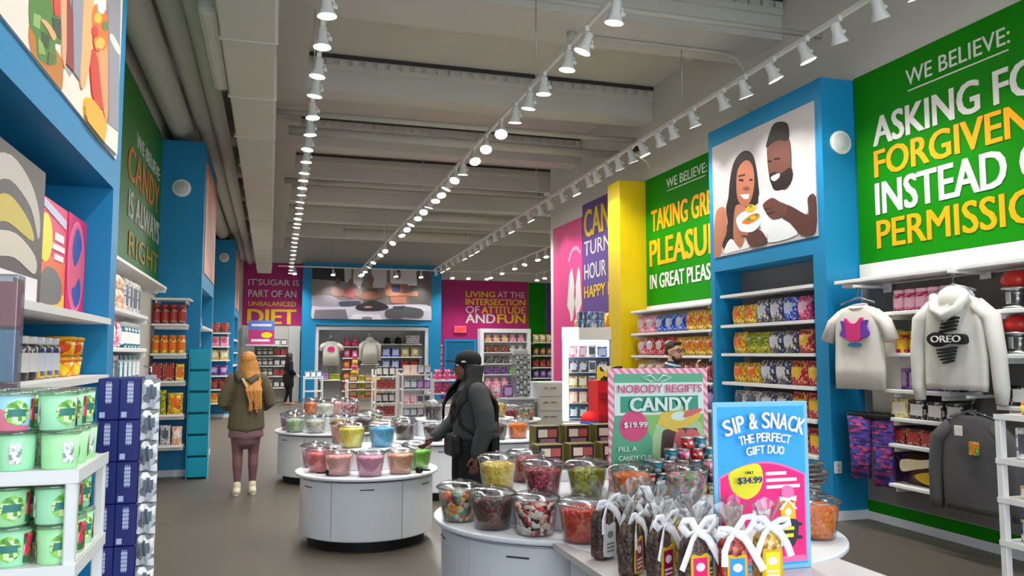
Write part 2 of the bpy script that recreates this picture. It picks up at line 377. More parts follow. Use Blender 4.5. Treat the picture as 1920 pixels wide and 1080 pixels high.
YOGA = [((30,32,40),[(1.38,4.73),(2.6,4.72),(2.56,4.25),(1.38,4.33)]),((176,174,176),[(2.49,4.82),(2.76,4.81),(2.75,4.24),(2.53,4.24)]),((196,194,196),[(2.84,4.8),(3.29,4.82),(3.07,4.0),(2.82,4.24)]),((190,190,196),[(3.46,4.82),(4.03,4.83),(4.03,4.07),(3.55,4.06)]),((200,200,206),[(4.15,4.82),(5.15,4.83),(5.15,4.18),(4.18,4.15)]),((96,90,90),[(5.15,4.85),(5.66,4.85),(5.64,3.41),(4.88,3.5),(4.92,4.14),(5.15,4.18)]),((196,190,206),[(1.4,3.36),(3.01,3.39),(4.88,3.48),(5.68,3.41),(5.7,2.9),(1.41,2.85)]),((150,144,156),[(1.39,3.71),(2.09,3.73),(2.39,3.58),(3.06,3.59),(3.01,3.39),(1.4,3.36)]),((206,206,216),[(4.78,3.42),(5.68,3.41),(5.67,3.23),(4.78,3.27)]),((150,120,112),[(2.06,4.03),(2.33,4.06),(2.53,3.99),(2.46,3.73),(2.12,3.75)]),((96,66,60),[(2.36,4.26),(2.35,4.19),(2.31,4.15),(2.26,4.15),(2.21,4.19),(2.2,4.25),(2.21,4.32),(2.25,4.37),(2.3,4.37),(2.35,4.33)]),((178,90,94),[(2.55,4.01),(2.85,4.04),(2.89,3.64),(2.58,3.69)]),((120,80,70),[(2.84,4.25),(2.82,4.17),(2.78,4.12),(2.72,4.12),(2.68,4.17),(2.66,4.24),(2.68,4.32),(2.72,4.36),(2.77,4.36),(2.82,4.32)]),((160,110,96),[(2.36,3.81),(3.05,3.82),(3.05,3.75),(2.36,3.73)]),((66,70,86),[(2.37,3.53),(3.06,3.57),(3.05,3.43),(2.66,3.36),(2.39,3.38)]),((96,84,74),[(3.15,4.03),(3.75,4.04),(3.68,3.58),(3.21,3.57)]),((130,90,76),[(3.57,4.37),(3.55,4.27),(3.49,4.2),(3.42,4.2),(3.37,4.26),(3.35,4.36),(3.37,4.46),(3.42,4.52),(3.49,4.52),(3.54,4.46)]),((142,100,84),[(3.08,3.8),(3.58,3.93),(3.94,3.79),(3.93,3.71),(3.16,3.63)]),((52,48,52),[(2.96,3.39),(3.51,3.58),(4.04,3.44),(4.06,3.28),(3.51,3.21),(3.01,3.24)]),((214,150,130),[(3.53,3.36),(3.51,3.34),(3.43,3.33),(3.34,3.32),(3.26,3.33),(3.23,3.35),(3.26,3.37),(3.34,3.38),(3.43,3.38),(3.5,3.37)]),((132,88,76),[(4.03,4.25),(4.82,4.22),(4.77,3.53),(4.2,3.51)]),((142,96,80),[(4.55,4.57),(4.53,4.46),(4.46,4.39),(4.38,4.39),(4.31,4.45),(4.28,4.56),(4.31,4.68),(4.37,4.75),(4.46,4.75),(4.52,4.68)]),((50,36,34),[(4.54,4.74),(4.52,4.69),(4.46,4.66),(4.39,4.66),(4.34,4.69),(4.31,4.73),(4.34,4.78),(4.39,4.81),(4.46,4.81),(4.52,4.78)]),((52,58,92),[(4.23,4.17),(4.51,4.2),(4.53,3.93),(4.25,3.91)]),((170,120,96),[(4.01,4.25),(4.15,4.2),(4.26,3.92),(4.72,3.88),(5.13,3.97),(5.2,3.82),(5.13,3.78),(4.51,3.8),(4.01,3.79)]),((176,110,92),[(4.17,3.72),(4.76,3.76),(4.77,3.5),(4.2,3.5)]),((86,88,96),[(3.99,3.21),(4.21,3.31),(4.62,3.42),(4.72,3.4),(5.29,3.32),(5.41,3.13),(5.24,2.98),(4.65,3.01),(4.58,2.96),(4.07,2.98)]),((70,70,76),[(4.26,3.39),(4.72,3.42),(4.65,3.27),(4.34,3.29)]),((120,116,126),[(1.5,3.22),(2.57,3.26),(2.67,2.89),(1.46,2.87)]),((226,226,232),[(2.87,3.09),(3.81,3.08),(3.89,2.88),(2.72,2.86)]),((140,130,140),[(3.54,2.95),(3.5,2.91),(3.4,2.89),(3.28,2.89),(3.18,2.91),(3.14,2.94),(3.18,2.98),(3.28,3.0),(3.4,3.0),(3.5,2.98)]),((60,62,88),[(3.87,2.9),(4.52,2.93),(5.24,2.9),(5.19,2.87),(3.92,2.85)])]

# ================================================================== the room
XR, XL, YB, ZC = 5.83, -1.51, 29.5, 5.95
XFR, XFL = 5.41, -0.93          # faces of the display bays on each side
struct('floor', MB().box(-1.7, -3.2, -0.1, 12.2, 29.7, 0), M_FLOOR)
struct('ceiling', MB().box(-1.7, -3.2, ZC, 12.2, 29.7, ZC + 0.15), M_CEIL)
struct('wall_right', MB().box(XR, -3.2, 0, XR + 0.2, 16.3, ZC), M_CEIL)
struct('wall_left', MB().box(XL - 0.2, -3.2, 0, XL, 29.7, ZC), M_CEIL)
struct('wall_back', MB().box(XL, YB, 0, 12.2, YB + 0.2, ZC), M_CEIL)
struct('wall_alcove', MB().box(12.0, 16.3, 0, 12.2, YB, ZC).box(XR, 16.3, 0, 12.0, 16.5, ZC), M_CEIL)
struct('baseboard_right', MB().box(XR - 0.02, -3.2, 0, XR, 6.9, 0.08).box(XR - 0.02, 9.15, 0, XR, 16.3, 0.08), M_WHITE)
struct('baseboard_left', MB().box(XL, 5.5, 0, XL + 0.02, 11.9, 0.1).box(XL, 14.4, 0, XL + 0.02, 22.5, 0.1), M_WHITE)
struct('trim_1', MB().box(XR - 0.015, -3.2, 0.08, XR, 6.9, 0.19), M_GREEN)
for i, y in enumerate([2.0, 5.2, 8.1, 11.55, 14.75, 17.55, 20.3, 23.2, 26.3]):
    struct('ceiling_beam_%d' % (i + 1), MB().box(XL, y, 5.42, XR if y < 16 else 12, y + 0.85 if i < 3 else y + 0.45, ZC).box(XL, y - 0.03, 5.72, XR if y < 16 else 12, y, 5.80), M_CEIL)
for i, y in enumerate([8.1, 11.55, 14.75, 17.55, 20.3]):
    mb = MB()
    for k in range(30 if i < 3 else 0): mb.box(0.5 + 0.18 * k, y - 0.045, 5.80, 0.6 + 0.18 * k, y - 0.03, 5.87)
    mb.box(0.4, y - 0.05, 5.90, XR if y < 16 else 11.9, y - 0.005, 5.94, 1)  # dark colour of this strip stands for the shaded gap under the deck
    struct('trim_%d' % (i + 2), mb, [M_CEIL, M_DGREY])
struct('ceiling_girder', MB().box(-0.5, -3.2, 5.36, 0.38, 29.5, ZC), M_CEIL)

def along_x(r, x0, x1, y, z, n=14):
    return MB().tube([(x0, y, z), (x1, y, z)], r, n)
def along_y(r, y0, y1, x, z, n=14):
    return MB().tube([(x, y0, z), (x, y1, z)], r, n)
P_PIPE = mat('pale painted pipe', (190, 188, 176), 0.6, 0.04)
for i, (r, x0, x1, y, z, lb) in enumerate([
        (0.075, 0.2, 5.83, 12.9, 5.16, 'thick pale pipe crossing the ceiling behind the second roof beam'),
        (0.045, 0.0, 5.83, 12.2, 5.24, 'thin pale pipe crossing the ceiling just before the thick one'),
        (0.03, 1.9, 5.83, 7.4, 5.2, 'thin pale conduit crossing the ceiling over the sprinkler head'),
        (0.06, 0.2, 5.83, 17.0, 5.22, 'pale pipe crossing the ceiling halfway down the shop'),
        (0.10, 3.4, 5.83, 19.6, 5.05, 'short thick pale duct pipe under the ceiling above the yellow pillar'),
        (0.12, 1.9, 6.4, 22.8, 5.05, 'longest thick pale duct pipe under the ceiling near the shop end')]):
    solo('ceiling_pipe', along_x(r, x0, x1, y, z), P_PIPE, lb, 'pipe', group='ceiling pipes')
solo('sprinkler_head', MB().cyl(0.05, 5.28, 5.42, 12, M=Matrix.Translation((3.3, 8.6, 0))).cyl(0.02, 5.2, 5.28, 8, M=Matrix.Translation((3.3, 8.6, 0))).cyl(0.045, 5.18, 5.2, 12, M=Matrix.Translation((3.3, 8.6, 0))),
     P_PIPE, 'small pale sprinkler head under the ceiling beam', 'sprinkler')
solo('conduit', MB().tube([(3.35, 8.62, 5.4), (4.6, 8.62, 5.4), (5.3, 8.62, 5.4), (5.5, 8.62, 5.36), (5.62, 8.62, 5.22), (5.66, 8.62, 4.75), (5.80, 8.62, 4.62)], 0.022, 8), P_PIPE,
     'thin bent conduit running from the sprinkler down to the couple picture', 'conduit')

# ductwork along the shop
d = thing('air_duct', 'long square grey sheet metal duct hanging over the walkway', 'duct', (0, 0, 0))
part('duct_body', MB().rbox(-0.46, -2.8, 4.3, -0.01, 27.6, 4.75, 0.015), M_DUCT, d)
for k in range(17):
    y = 0.6 + k * 1.6
    part('seam_flange', MB().box(-0.475, y, 4.29, 0.005, y + 0.025, 4.76), M_DUCT, d)
part('branch_box', MB().rbox(-0.62, 6.6, 4.34, -0.46, 8.6, 4.7, 0.05), M_DUCT, d)
for r, x, z, y1, lb in [(0.16, -1.28, 4.86, 29.4, 'round grey duct running along the wall top over the green sign'),
                        (0.13, -0.98, 4.98, 29.4, 'slimmer round grey duct beside the wall duct'),
                        (0.10, -0.74, 4.86, 29.4, 'slimmest round grey duct beside the square duct')]:
    solo('round_duct', along_y(r, -2.8, y1, x, z, 18), M_DUCT, lb, 'duct', group='round ducts over the walkway')

# ------------------------------------------------------------------ wall signs
def wall_sign(label, face, pos, w, h, board, lines, name='wall_sign', extra=None):
    """face 'R' hangs on the wall at +x, 'L' at -x, 'B' at the back. pos is the lower corner as a reader sees it. lines: text, u, v, w, h, material, bold"""
    rz = {'R': -PI / 2, 'L': PI / 2, 'B': 0}[face]
    t = thing(name, label, 'sign', pos, rz)
    part('board', MB().box(0, -0.02, 0, w, 0, h), board, t)
    for tx, u, v, tw, th, m, b in lines:
        o = part('lettering', text_mb(tx, tw, th, b), m, t, (u, -0.021, v))
    if extra: extra(t)
    return t

def rule(u0, u1, z, slope=0, th=0.012, m=None):
    return lambda t: part('underline', MB().plate(rect(u0, z, u1, z + th), -0.026, -0.02), m or M_LWHITE, t)

wall_sign('big green wall sign about asking forgiveness instead of permission', 'R', (XR, 6.88, 2.57), 4.2, 1.96, M_GREEN, [
    ('WE BELIEVE:', 0.72, 1.65, 1.14, 0.15, M_LWHITE, 0.0),
    ('ASKING FOR', 0.27, 1.17, 2.08, 0.29, M_LWHITE, 0.03),
    ('FORGIVENESS', 0.27, 0.85, 2.3, 0.27, M_ORG, 0.03),
    ('INSTEAD OF', 0.27, 0.47, 2.1, 0.32, M_LWHITE, 0.03),
    ('PERMISSION', 0.27, 0.13, 2.1, 0.28, M_ORG, 0.022)], extra=rule(0.74, 1.84, 1.59))
wall_sign('green wall sign about taking great pleasure beyond the couple picture', 'R', (XR, 11.8, 2.42), 2.62, 2.05, M_GREEN, [
    ('WE BELIEVE:', 0.74, 1.78, 1.2, 0.14, M_LWHITE, 0.0),
    ('TAKING GREAT', 0.22, 1.17, 2.26, 0.34, M_ORG, 0.03),
    ('PLEASURE', 0.15, 0.62, 2.36, 0.42, M_ORG, 0.035),
    ('IN GREAT PLEASURES', 0.14, 0.26, 2.42, 0.23, M_LWHITE, 0.02)], extra=rule(0.74, 1.9, 1.73))
wall_sign('violet wall sign about the happy hour behind the yellow pillar', 'R', (XR, 14.58, 1.7), 2.28, 2.86, M_PURP, [
    ('CANDY', 0.12, 2.2, 2.1, 0.52, M_LYEL, 0.03),
    ('TURNS', 0.10, 1.84, 1.5, 0.28, M_LWHITE, 0.0),
    ('HOUR INTO', 0.10, 1.38, 2.05, 0.30, M_LWHITE, 0.0),
    ('HAPPY HOUR', 0.10, 1.02, 2.1, 0.23, M_LYEL, 0.02)])
def pink_art(t):
    mp = lambda p: (0.85 + (p[0] - 0.62) * 0.85, 2.28 + (p[1] - 1.05) * 0.74)
    mb = MB()
    mb.plate([mp(p) for p in [(0.62, 1.5), (0.78, 2.34), (0.95, 2.52), (1.02, 2.3), (1.1, 2.0), (1.06, 1.75), (1.12, 1.55), (1.0, 1.1), (0.86, 1.05), (0.8, 1.3)]], -0.026, -0.02)
    mb.plate([mp(p) for p in [(1.56, 1.5), (1.46, 2.34), (1.36, 2.5), (1.28, 2.3), (1.2, 2.0), (1.2, 1.75), (1.14, 1.55), (1.22, 1.15), (1.36, 1.1), (1.42, 1.3)]], -0.026, -0.02)
    part('white_print', mb, M_LWHITE, t)
    mb = MB()
    for k in range(7):
        a = math.radians(160 - k * 20)
        mb.plate(ell(1.3 + 0.34 * math.cos(a), 3.45 + 0.3 * math.sin(a), 0.028, 0.045, 10), -0.026, -0.02)
    part('white_dot', mb, M_LWHITE, t)
wall_sign('tall pink panel with a white print beyond the violet sign', 'R', (XR - 0.003, 16.28, 0.02), 1.68, 4.32, mat('hot pink panel', (214, 60, 130), 0.5, 0.03), [], name='pink_panel', extra=pink_art)
wall_sign('green sign on the wall beside the walkway over white shelves', 'L', (XL, 5.52, 2.62), 6.36, 2.03, mat('mid green panel', (40, 128, 36), 0.5, 0.03), [
    ('WE BELIEVE:', 4.2, 1.36, 2.0, 0.16, M_LWHITE, 0.0),
    ('CANDY', 3.7, 0.9, 2.4, 0.38, mat('orange vinyl', (214, 130, 30), 0.5, 0.02), 0.03),
    ('IS ALWAYS', 3.8, 0.5, 2.45, 0.3, M_LWHITE, 0.02),
    ('RIGHT', 3.9, 0.1, 2.3, 0.26, mat('ochre vinyl', (178, 150, 50), 0.5, 0.02), 0.03)])
wall_sign('magenta end wall sign about an unbalanced diet', 'B', (-0.95, YB, 2.66), 1.99, 2.2, M_MAG, [
    ("IT'SUGAR IS", 0.17, 1.4, 1.72, 0.22, M_LWHITE, 0.0),
    ('PART OF AN', 0.18, 0.98, 1.62, 0.25, M_LWHITE, 0.01),
    ('UNBALANCED', 0.19, 0.67, 1.6, 0.16, M_LYEL, 0.02),
    ('DIET', 0.19, 0.05, 1.6, 0.50, M_LYEL, 0.045)])
wall_sign('magenta end wall sign about attitude and fun beside the blue door', 'B', (5.98, YB, 0.02), 3.5, 4.4, M_MAG, [
    ('LIVING', 1.04, 3.78, 1.14, 0.22, M_LYEL, 0.03), ('AT THE', 2.28, 3.78, 1.08, 0.22, M_LWHITE, 0.0),
    ('INTERSECTION', 1.04, 3.48, 2.34, 0.24, M_LYEL, 0.03),
    ('OF', 1.04, 3.17, 0.52, 0.26, M_LWHITE, 0.0), ('ATTITUDE', 1.66, 3.17, 1.72, 0.26, M_LYEL, 0.03),
    ('AND', 1.04, 2.8, 1.14, 0.34, M_LWHITE, 0.03), ('FUN', 2.28, 2.8, 1.1, 0.34, M_LYEL, 0.04)])
solo('green_panel', MB().box(9.5, YB - 0.022, 0, 10.2, YB - 0.002, 4.4), M_GREEN, 'plain green strip on the end wall past the magenta sign', 'panel')
solo('violet_panel', MB().box(10.22, YB - 0.022, 0, 11.98, YB - 0.002, 4.4), M_PURP, 'plain violet panel on the end wall past the green strip', 'panel')

# yellow pillar
solo('yellow_pillar', MB().box(5.36, 11.82, 0, XR, 12.3, 4.46), M_YEL, 'flat bright yellow pillar between green and violet signs', 'pillar')

# ------------------------------------------------------------------ display bays
def art_mesh(name, art, place, depth):
    mb = MB(); cols = []; mats = []
    for i, (col, pts) in enumerate(art):
        if col not in cols:
            cols.append(col); mats.append(mat('print %d %d %d' % col, col, 0.45, 0.03))
        o = smooth_out(pts, 3) if len(pts) > 4 else pts
        t0 = 0.001 + 0.0005 * i
        n = len(o); mi = cols.index(col)
        vs = [place(a, b, t0) for a, b in o] + [place(a, b, 0.0) for a, b in o]
        mb.add(vs, [tuple(range(n))] + [(k, (k + 1) % n, n + (k + 1) % n, n + k) for k in range(n)], mi)
    return mb.mesh(name, mats)

def bay(label, xf, xw, y0, y1, zh, ztop, jn, jf, picture, shelves, shelf_y, backmat, base=0.0):
    """blue display bay standing out from the wall: xf face, xw wall"""
    t = thing('display_bay', label, 'display bay', (xw, (y0 + y1) / 2, 0), 0)
    ox, oy = xw, (y0 + y1) / 2
    sg = 1 if xf > xw else -1
    def bx(xa, ya, za, xb, yb, zb):
        return MB().box(min(xa, xb) - ox, ya - oy, za, max(xa, xb) - ox, yb - oy, zb)
    part('near_jamb', bx(xf, y0, 0, xw, y0 + jn, zh), M_BLUE, t)
    part('far_jamb', bx(xf, y1 - jf, 0, xw, y1, zh), M_BLUE, t)
    part('header', bx(xf, y0, zh, xw, y1, ztop), M_BLUE, t)
    part('back_board', bx(xw + sg * 0.03, y0 + jn, 0, xw, y1 - jf, zh - 0.001), backmat, t)
    part('skirting', bx(xf + sg * 0.015, y0 - 0.015, 0, xf - sg * 0.02, y1, 0.09).box(min(xf, xw) - ox, y0 - 0.015 - oy, 0, max(xf, xw) - ox, y0 + 0.005 - oy, 0.09), M_WHITE, t)
    if picture:
        pa, pb, za, zb, bgm, art = picture
        part('picture_board', bx(xf + sg * 0.012, pa, za, xf, pb, zb), bgm, t)
        if art:
            part('picture_print', art_mesh('picture_print', art, lambda a, b, d: (xf + sg * (0.012 + d) - ox, min(max(a, pa), pb) - oy, min(max(b, za), zb)), 0), None, t) if False else None
            me = art_mesh('picture_print', art, lambda a, b, d: (xf + sg * (0.012 + d) - ox, min(max(a, pa), pb) - oy, min(max(b, za), zb)), 0)
            part('picture_print', me, None, t)
    for z in shelves:
        s = part('shelf', bx(xf + sg * 0.02, shelf_y[0], z - 0.035, xw + sg * 0.03, shelf_y[1], z), M_WMETAL, t)
    return t

M_PBG = mat('picture grey backdrop', (186, 182, 181), 0.5, 0.02)
bay('tall blue bay with the picture of a couple sharing sweets', XFR, XR, 6.9, 9.14, 2.69, 4.52, 0.2, 0.09,
    (7.0, 9.03, 2.87, 4.3, M_PBG, COUPLE), [2.38, 2.01, 1.66, 1.31, 0.97, 0.60, 0.28], (7.13, 8.9), M_GREY)
bay('blue bay with the fruit and bread picture beside the tub rack', XFL, XL, 2.7, 5.5, 2.65, 4.62, 0.1, 0.2,
    (2.85, 5.28, 2.82, 4.4, mat('picture cream backdrop', (236, 226, 212), 0.5, 0.02), FOOD), [1.86, 1.53], (2.8, 5.28), M_BLUE)
M_SKINPIC = pmat('rosy portrait print', [(196, 140, 118), (214, 160, 140), (180, 120, 104), (206, 150, 128)], 1.2, 0.5)
bay('blue bay with the rosy picture behind the turquoise bins', XFL, XL, 11.9, 14.4, 2.58, 4.62, 0.12, 0.2,
    (12.1, 14.25, 2.8, 4.4, M_SKINPIC, None), [2.05, 1.72, 1.38], (12.02, 14.2), M_BLUE)
bay('last blue bay beside the walkway near the end wall', XFL, XL, 22.5, 25.4, 2.7, 4.68, 0.2, 0.2,
    (22.8, 25.2, 2.9, 4.5, M_SKINPIC, None), [2.05, 1.7, 1.35], (22.7, 25.2), M_BLUE)

# back bay with the yoga picture
t = thing('display_bay', 'wide blue bay with the yoga class picture on the end wall', 'display bay', (3.65, YB, 0))
def B(x0, y0, z0, x1, y1, z1): return MB().box(x0 - 3.65, y0 - YB, z0, x1 - 3.65, y1 - YB, z1)
part('side_jamb', B(1.04, 28.9, 0, 1.5, YB, 4.86), M_BLUE, t); part('side_jamb', B(5.5, 28.9, 0, 5.96, YB, 4.86), M_BLUE, t)
part('header', B(1.5, 28.9, 2.66, 5.5, YB, 4.86), M_BLUE, t)
part('back_board', B(1.5, YB - 0.03, 0, 5.5, YB, 2.66), M_LGREY, t)
part('white_surround', B(1.5, 28.95, 2.5, 5.5, 29.0, 2.62).box(1.5 - 3.65, 28.95 - YB, 0, 1.62 - 3.65, 29.0 - YB, 2.5).box(5.38 - 3.65, 28.95 - YB, 0, 5.5 - 3.65, 29.0 - YB, 2.5), M_WHITE, t)
part('picture_board', B(1.35, 28.885, 2.87, 5.6, 28.9, 4.70), mat('picture grey wall', (120, 112, 112), 0.5, 0.03), t)
part('picture_print', art_mesh('picture_print', YOGA, lambda a, b, d: (min(max(a * 0.9808, 1.35), 5.6) - 3.65, 28.885 - d - YB, min(max(1.65 + (b - 1.65) * 0.981, 2.88), 4.71)), 0), None, t)

# round loudspeakers on the pillars
def speaker(label, x, y, z):
    t = thing('wall_speaker', label, 'speaker', (x, y, z))
    Rm = Matrix.Rotation(PI / 2, 4, 'X')
    part('rim', MB().lathe([(0.125, 0.0), (0.125, 0.02), (0.11, 0.03)], 28, M=Rm), M_WMETAL, t)
    part('grille', MB().lathe([(0.108, 0.02), (0.09, 0.034), (0.0, 0.038)], 28, M=Rm), mat('speaker mesh', (204, 206, 208), 0.6, 0.08, scale=90), t)
speaker('round white loudspeaker on the blue pillar beside the couple picture', 5.63, 6.9, 3.84)
speaker('round grey loudspeaker on the blue pillar over the wing shelves', -1.23, 11.9, 3.95)
speaker('round loudspeaker on the last blue pillar by the walkway', -1.22, 22.5, 4.2)
o = thing('power_outlet', 'white power outlet low on the blue pillar', 'outlet', (5.47, 6.9, 0.52))
part('cover_plate', MB().rbox(-0.045, -0.012, -0.06, 0.045, 0, 0.06, 0.006), M_WHITE, o)
part('socket', MB().rbox(-0.016, -0.016, 0.012, 0.016, -0.01, 0.04, 0.003).rbox(-0.016, -0.016, -0.04, 0.016, -0.01, -0.012, 0.003), M_LGREY, o)
cm = thing('security_camera', 'small black security camera on a white arm over the green sign', 'camera', (5.0, 10.6, 4.62))
part('arm', MB().tube([(0, 0, 0), (0.5, 0.5, -0.02), (0.8, 1.0, -0.02)], 0.014), M_WMETAL, cm)
part('camera_body', MB().rbox(-0.05, -0.22, -0.045, 0.05, 0.08, 0.03, 0.02), M_BLACK, cm)

# ------------------------------------------------------------------ back door, exit sign
t = thing('blue_door', 'blue door in the magenta end wall under the exit sign', 'door', (6.81, YB - 0.02, 0))
part('door_frame', MB().box(-0.62, -0.05, 0, -0.53, 0, 2.2).box(0.53, -0.05, 0, 0.62, 0, 2.2).box(-0.53, -0.05, 2.12, 0.53, 0, 2.2), M_BLUE, t)
lf = part('door_leaf', MB().box(-0.53, -0.03, 0.01, 0.53, 0, 2.12), mat('deep blue door paint', (10, 104, 146), 0.5, 0.03), t)
part('handle', MB().tube([(-0.42, -0.035, 1.02), (-0.42, -0.08, 1.02), (-0.28, -0.08, 1.02)], 0.014), M_STEEL, lf)
t = thing('exit_sign', 'small lit red exit sign above the blue door', 'exit sign', (6.8, YB - 0.03, 2.44))
part('housing', MB().rbox(-0.23, -0.06, 0, 0.23, 0, 0.26, 0.012), mat('pale red sign face', (226, 110, 120), 0.4, 0.02), t)
part('lettering', text_mb('EXIT', 0.36, 0.16, 0.03), emat('lit red letters', (255, 30, 40), 1.5), t, (-0.18, -0.061, 0.05))

# ------------------------------------------------------------------ track lighting
Rx = lambda a: Matrix.Rotation(a, 4, 'X')
tm_mount = MB().rbox(-0.02, -0.05, 0.10, 0.02, 0.05, 0.15, 0.006).cyl(0.012, 0.05, 0.10, 8).mesh('mount', [M_WMETAL])
def can_mb():
    return MB().lathe([(0.034, 0.10), (0.042, 0.095), (0.044, 0.0), (0.05, -0.02), (0.074, -0.075), (0.078, -0.085)], 20, cap1=False)
tm_can = can_mb().mesh('can', [M_WMETAL])
tm_lens = MB().cyl(0.071, -0.082, -0.079, 20).mesh('lens', [M_LENS])
tm_yoke = MB().tube([(0, 0, 0.06), (0.055, 0, 0.05), (0.07, 0, 0.0), (0.048, 0, -0.01)], 0.008, 6).cyl(0.02, 0.045, 0.085, 8, M=Matrix.Rotation(PI / 2, 4, 'Y')).mesh('yoke', [M_WMETAL])
lampd = bpy.data.lights.new('head_lamp', 'SPOT'); lampd.energy = SPOT_W; lampd.spot_size = math.radians(112); lampd.spot_blend = 0.8
lampd.shadow_soft_size = 0.07; lampd.color = (1.0, 0.975, 0.935)
lampw = lampd.copy(); lampw.name = 'wall_head_lamp'; lampw.energy = SPOT_W * 0.8; lampw.spot_size = math.radians(96)
lampn = lampd.copy(); lampn.name = 'front_head_lamp'; lampn.energy = SPOT_W * 1.6
lampf = lampd.copy(); lampf.name = 'far_head_lamp'; lampf.energy = SPOT_W * 2.3; lampf.spot_size = math.radians(130)
def head(x, y, z, tilt, label, group):
    t = thing('track_light', label, 'track light', (x, y, z), 0, group)
    part('mount', tm_mount, None, t)
    o = part('can', tm_can, None, t); o.rotation_euler = (tilt[0], tilt[1], 0)
    part_l = link('lens', tm_lens, o)
    part_y = link('yoke', tm_yoke, o)
    if True:
        l = bpy.data.objects.new('head_lamp', lampw if tilt[1] < -0.3 and y < 17 else lampf if y > 17 else lampn if y < 9 and tilt[1] != 0.45 else lampd); C.objects.link(l); l.parent = o; l.location = (0, 0, -0.10)
    return t
def rail(name, label, pts, drops):
    t = thing('light_track', label, 'light track', pts[0])
    p0 = Vector(pts[0])
    mb = MB()
    for a, b in zip(pts, pts[1:]):
        d = Vector(b) - Vector(a); L = d.length
        M = Matrix.Translation(Vector(a) - p0) @ d.to_track_quat('Y', 'Z').to_matrix().to_4x4()
        mb.box(-0.018, 0, -0.02, 0.018, L, 0.02, 0, M)
    part('rail', mb, M_WMETAL, t)
    for x, y, z in drops:
        part('hanger_rod', MB().tube([(x - p0.x, y - p0.y, z - p0.z), (x - p0.x, y - p0.y, ZC - p0.z)], 0.007, 6), M_STEEL, t)
    return t
ZT, ZH = 4.62, 4.45
LINES = [
    ('over the walkway', 'track lights over the walkway', 0.305, 0.0107,
     [1.2, 2.6, 3.9, 4.9, 5.62, 6.46, 7.15, 7.94, 8.57, 9.39, 10.14, 10.91, 11.63, 12.37, 12.91, 13.51, 14.11, 14.77, 15.38, 16.03, 16.68, 17.31, 17.83, 18.8, 19.5, 20.26, 21.08, 21.85, 22.8, 23.84, 24.83, 25.9, 27.07, 28.1]),
    ('over the round counters', 'track lights along the middle of the shop', 2.57, 0.015,
     [1.0, 2.2, 3.4, 4.4, 5.16, 5.91, 6.59, 7.06, 7.81, 8.33, 8.89, 9.53, 10.31, 11.0, 11.76, 12.31, 12.92, 13.53, 14.04, 14.65, 15.3, 16.02, 16.79, 17.57, 18.41, 19.82, 21.46, 22.31, 23.1, 24.23, 25.48, 27.0, 28.1]),
    ('beside the clothing wall', 'track lights beside the clothing wall', 4.5, 0.035,
     [1.2, 2.2, 3.2, 4.27, 4.82, 5.23, 5.75, 6.22, 6.76, 7.29, 7.74, 8.44, 8.99, 9.38, 9.91, 10.3, 10.79, 11.23, 11.72, 12.06, 12.75, 13.41, 14.19, 14.8, 15.59, 16.47, 17.18, 17.87, 18.61, 19.41, 20.16, 20.85, 21.58, 22.5, 23.34, 24.25, 25.23, 26.28, 27.42])]
rng = random.Random(3)
rail('light_track', 'white light track rail over the walkway', [(0.305, -2.0, ZT), (0.305 + 0.0107 * 28.5, 28.5, ZT)], [(0.34, 3.5, ZT), (0.39, 8.8, ZT), (0.46, 15.0, ZT), (0.53, 21.5, ZT)])
rail('light_track', 'white light track rail over the round counters', [(2.57, -2.0, ZT), (2.57 + 0.015 * 28.5, 28.5, ZT)], [(2.62, 3.5, ZT), (2.70, 8.1, ZT), (2.80, 15.4, ZT), (2.9, 21.8, ZT)])
rail('light_track', 'white light track rail beside the clothing wall', [(4.5, -2.0, ZT), (4.5 + 0.035 * 28.5, 28.5, ZT)], [(4.6, 3.0, ZT), (4.8, 8.7, ZT), (5.0, 15.0, ZT), (5.25, 21.8, ZT)])
rail('light_track', 'white cross rail of track lights before the end wall', [(0.2, 28.62, ZT + 0.045), (9.4, 28.62, ZT + 0.045)], [(2.0, 28.62, ZT), (7.4, 28.62, ZT)])
rail('light_track', 'white light track rail in the side room past the pink panel', [(7.3, 18.2, ZT), (7.55, 28.5, ZT)], [(7.4, 21.0, ZT)])
rail('light_track', 'second white track rail in the side room over the green strip', [(9.6, 22.0, ZT), (9.4, 28.5, ZT)], [(9.5, 25.0, ZT)])
for where, grp, a, b, ys in LINES:
    for i, y in enumerate(ys):
        tx = rng.choice([0.05, -0.1, -0.5, -0.35, 0.12, -0.6, -0.45, 0.15]); ty = rng.choice([0.35, 0.2, 0.0, -0.15, 0.4, 0.1])
        if a < 1: tx = rng.choice([0.0, -0.05, -0.1, -0.45 if i == 6 else 0.0, 0.05]); ty = rng.choice([0.1, 0.0, 0.35 if i in (6, 10) else 0.05, -0.05]) if i > 4 else 0.45
        if a > 4: tx = rng.choice([0.05, -0.1, 0.15]); ty = rng.choice([-0.45, -0.38, -0.42, 0.1 if i % 7 == 3 else -0.4])
        head(a + b * y, y, ZH, (tx, ty), 'white track lamp %s, %s from the end wall' % (where, ORD[len(ys) - 1 - i]), grp)
for i, x in enumerate([0.75, 2.05, 3.0, 4.25, 5.15, 6.3, 6.9, 7.6]):
    head(x, 28.62, ZH + 0.03, (-0.35, 0), 'white track lamp on the cross rail, %s from the walkway' % ORD[i], 'track lights on the cross rail')
for i, y in enumerate([18.7, 19.6, 20.5, 21.3, 22.1, 23.4, 24.6, 26.2, 27.8]):
    head(7.31 + 0.023 * (y - 18.2), y, ZH, (-0.3, rng.choice([0, 0.3])), 'white track lamp past the pink panel, %s along its rail' % ORD[i], 'track lights past the pink panel')
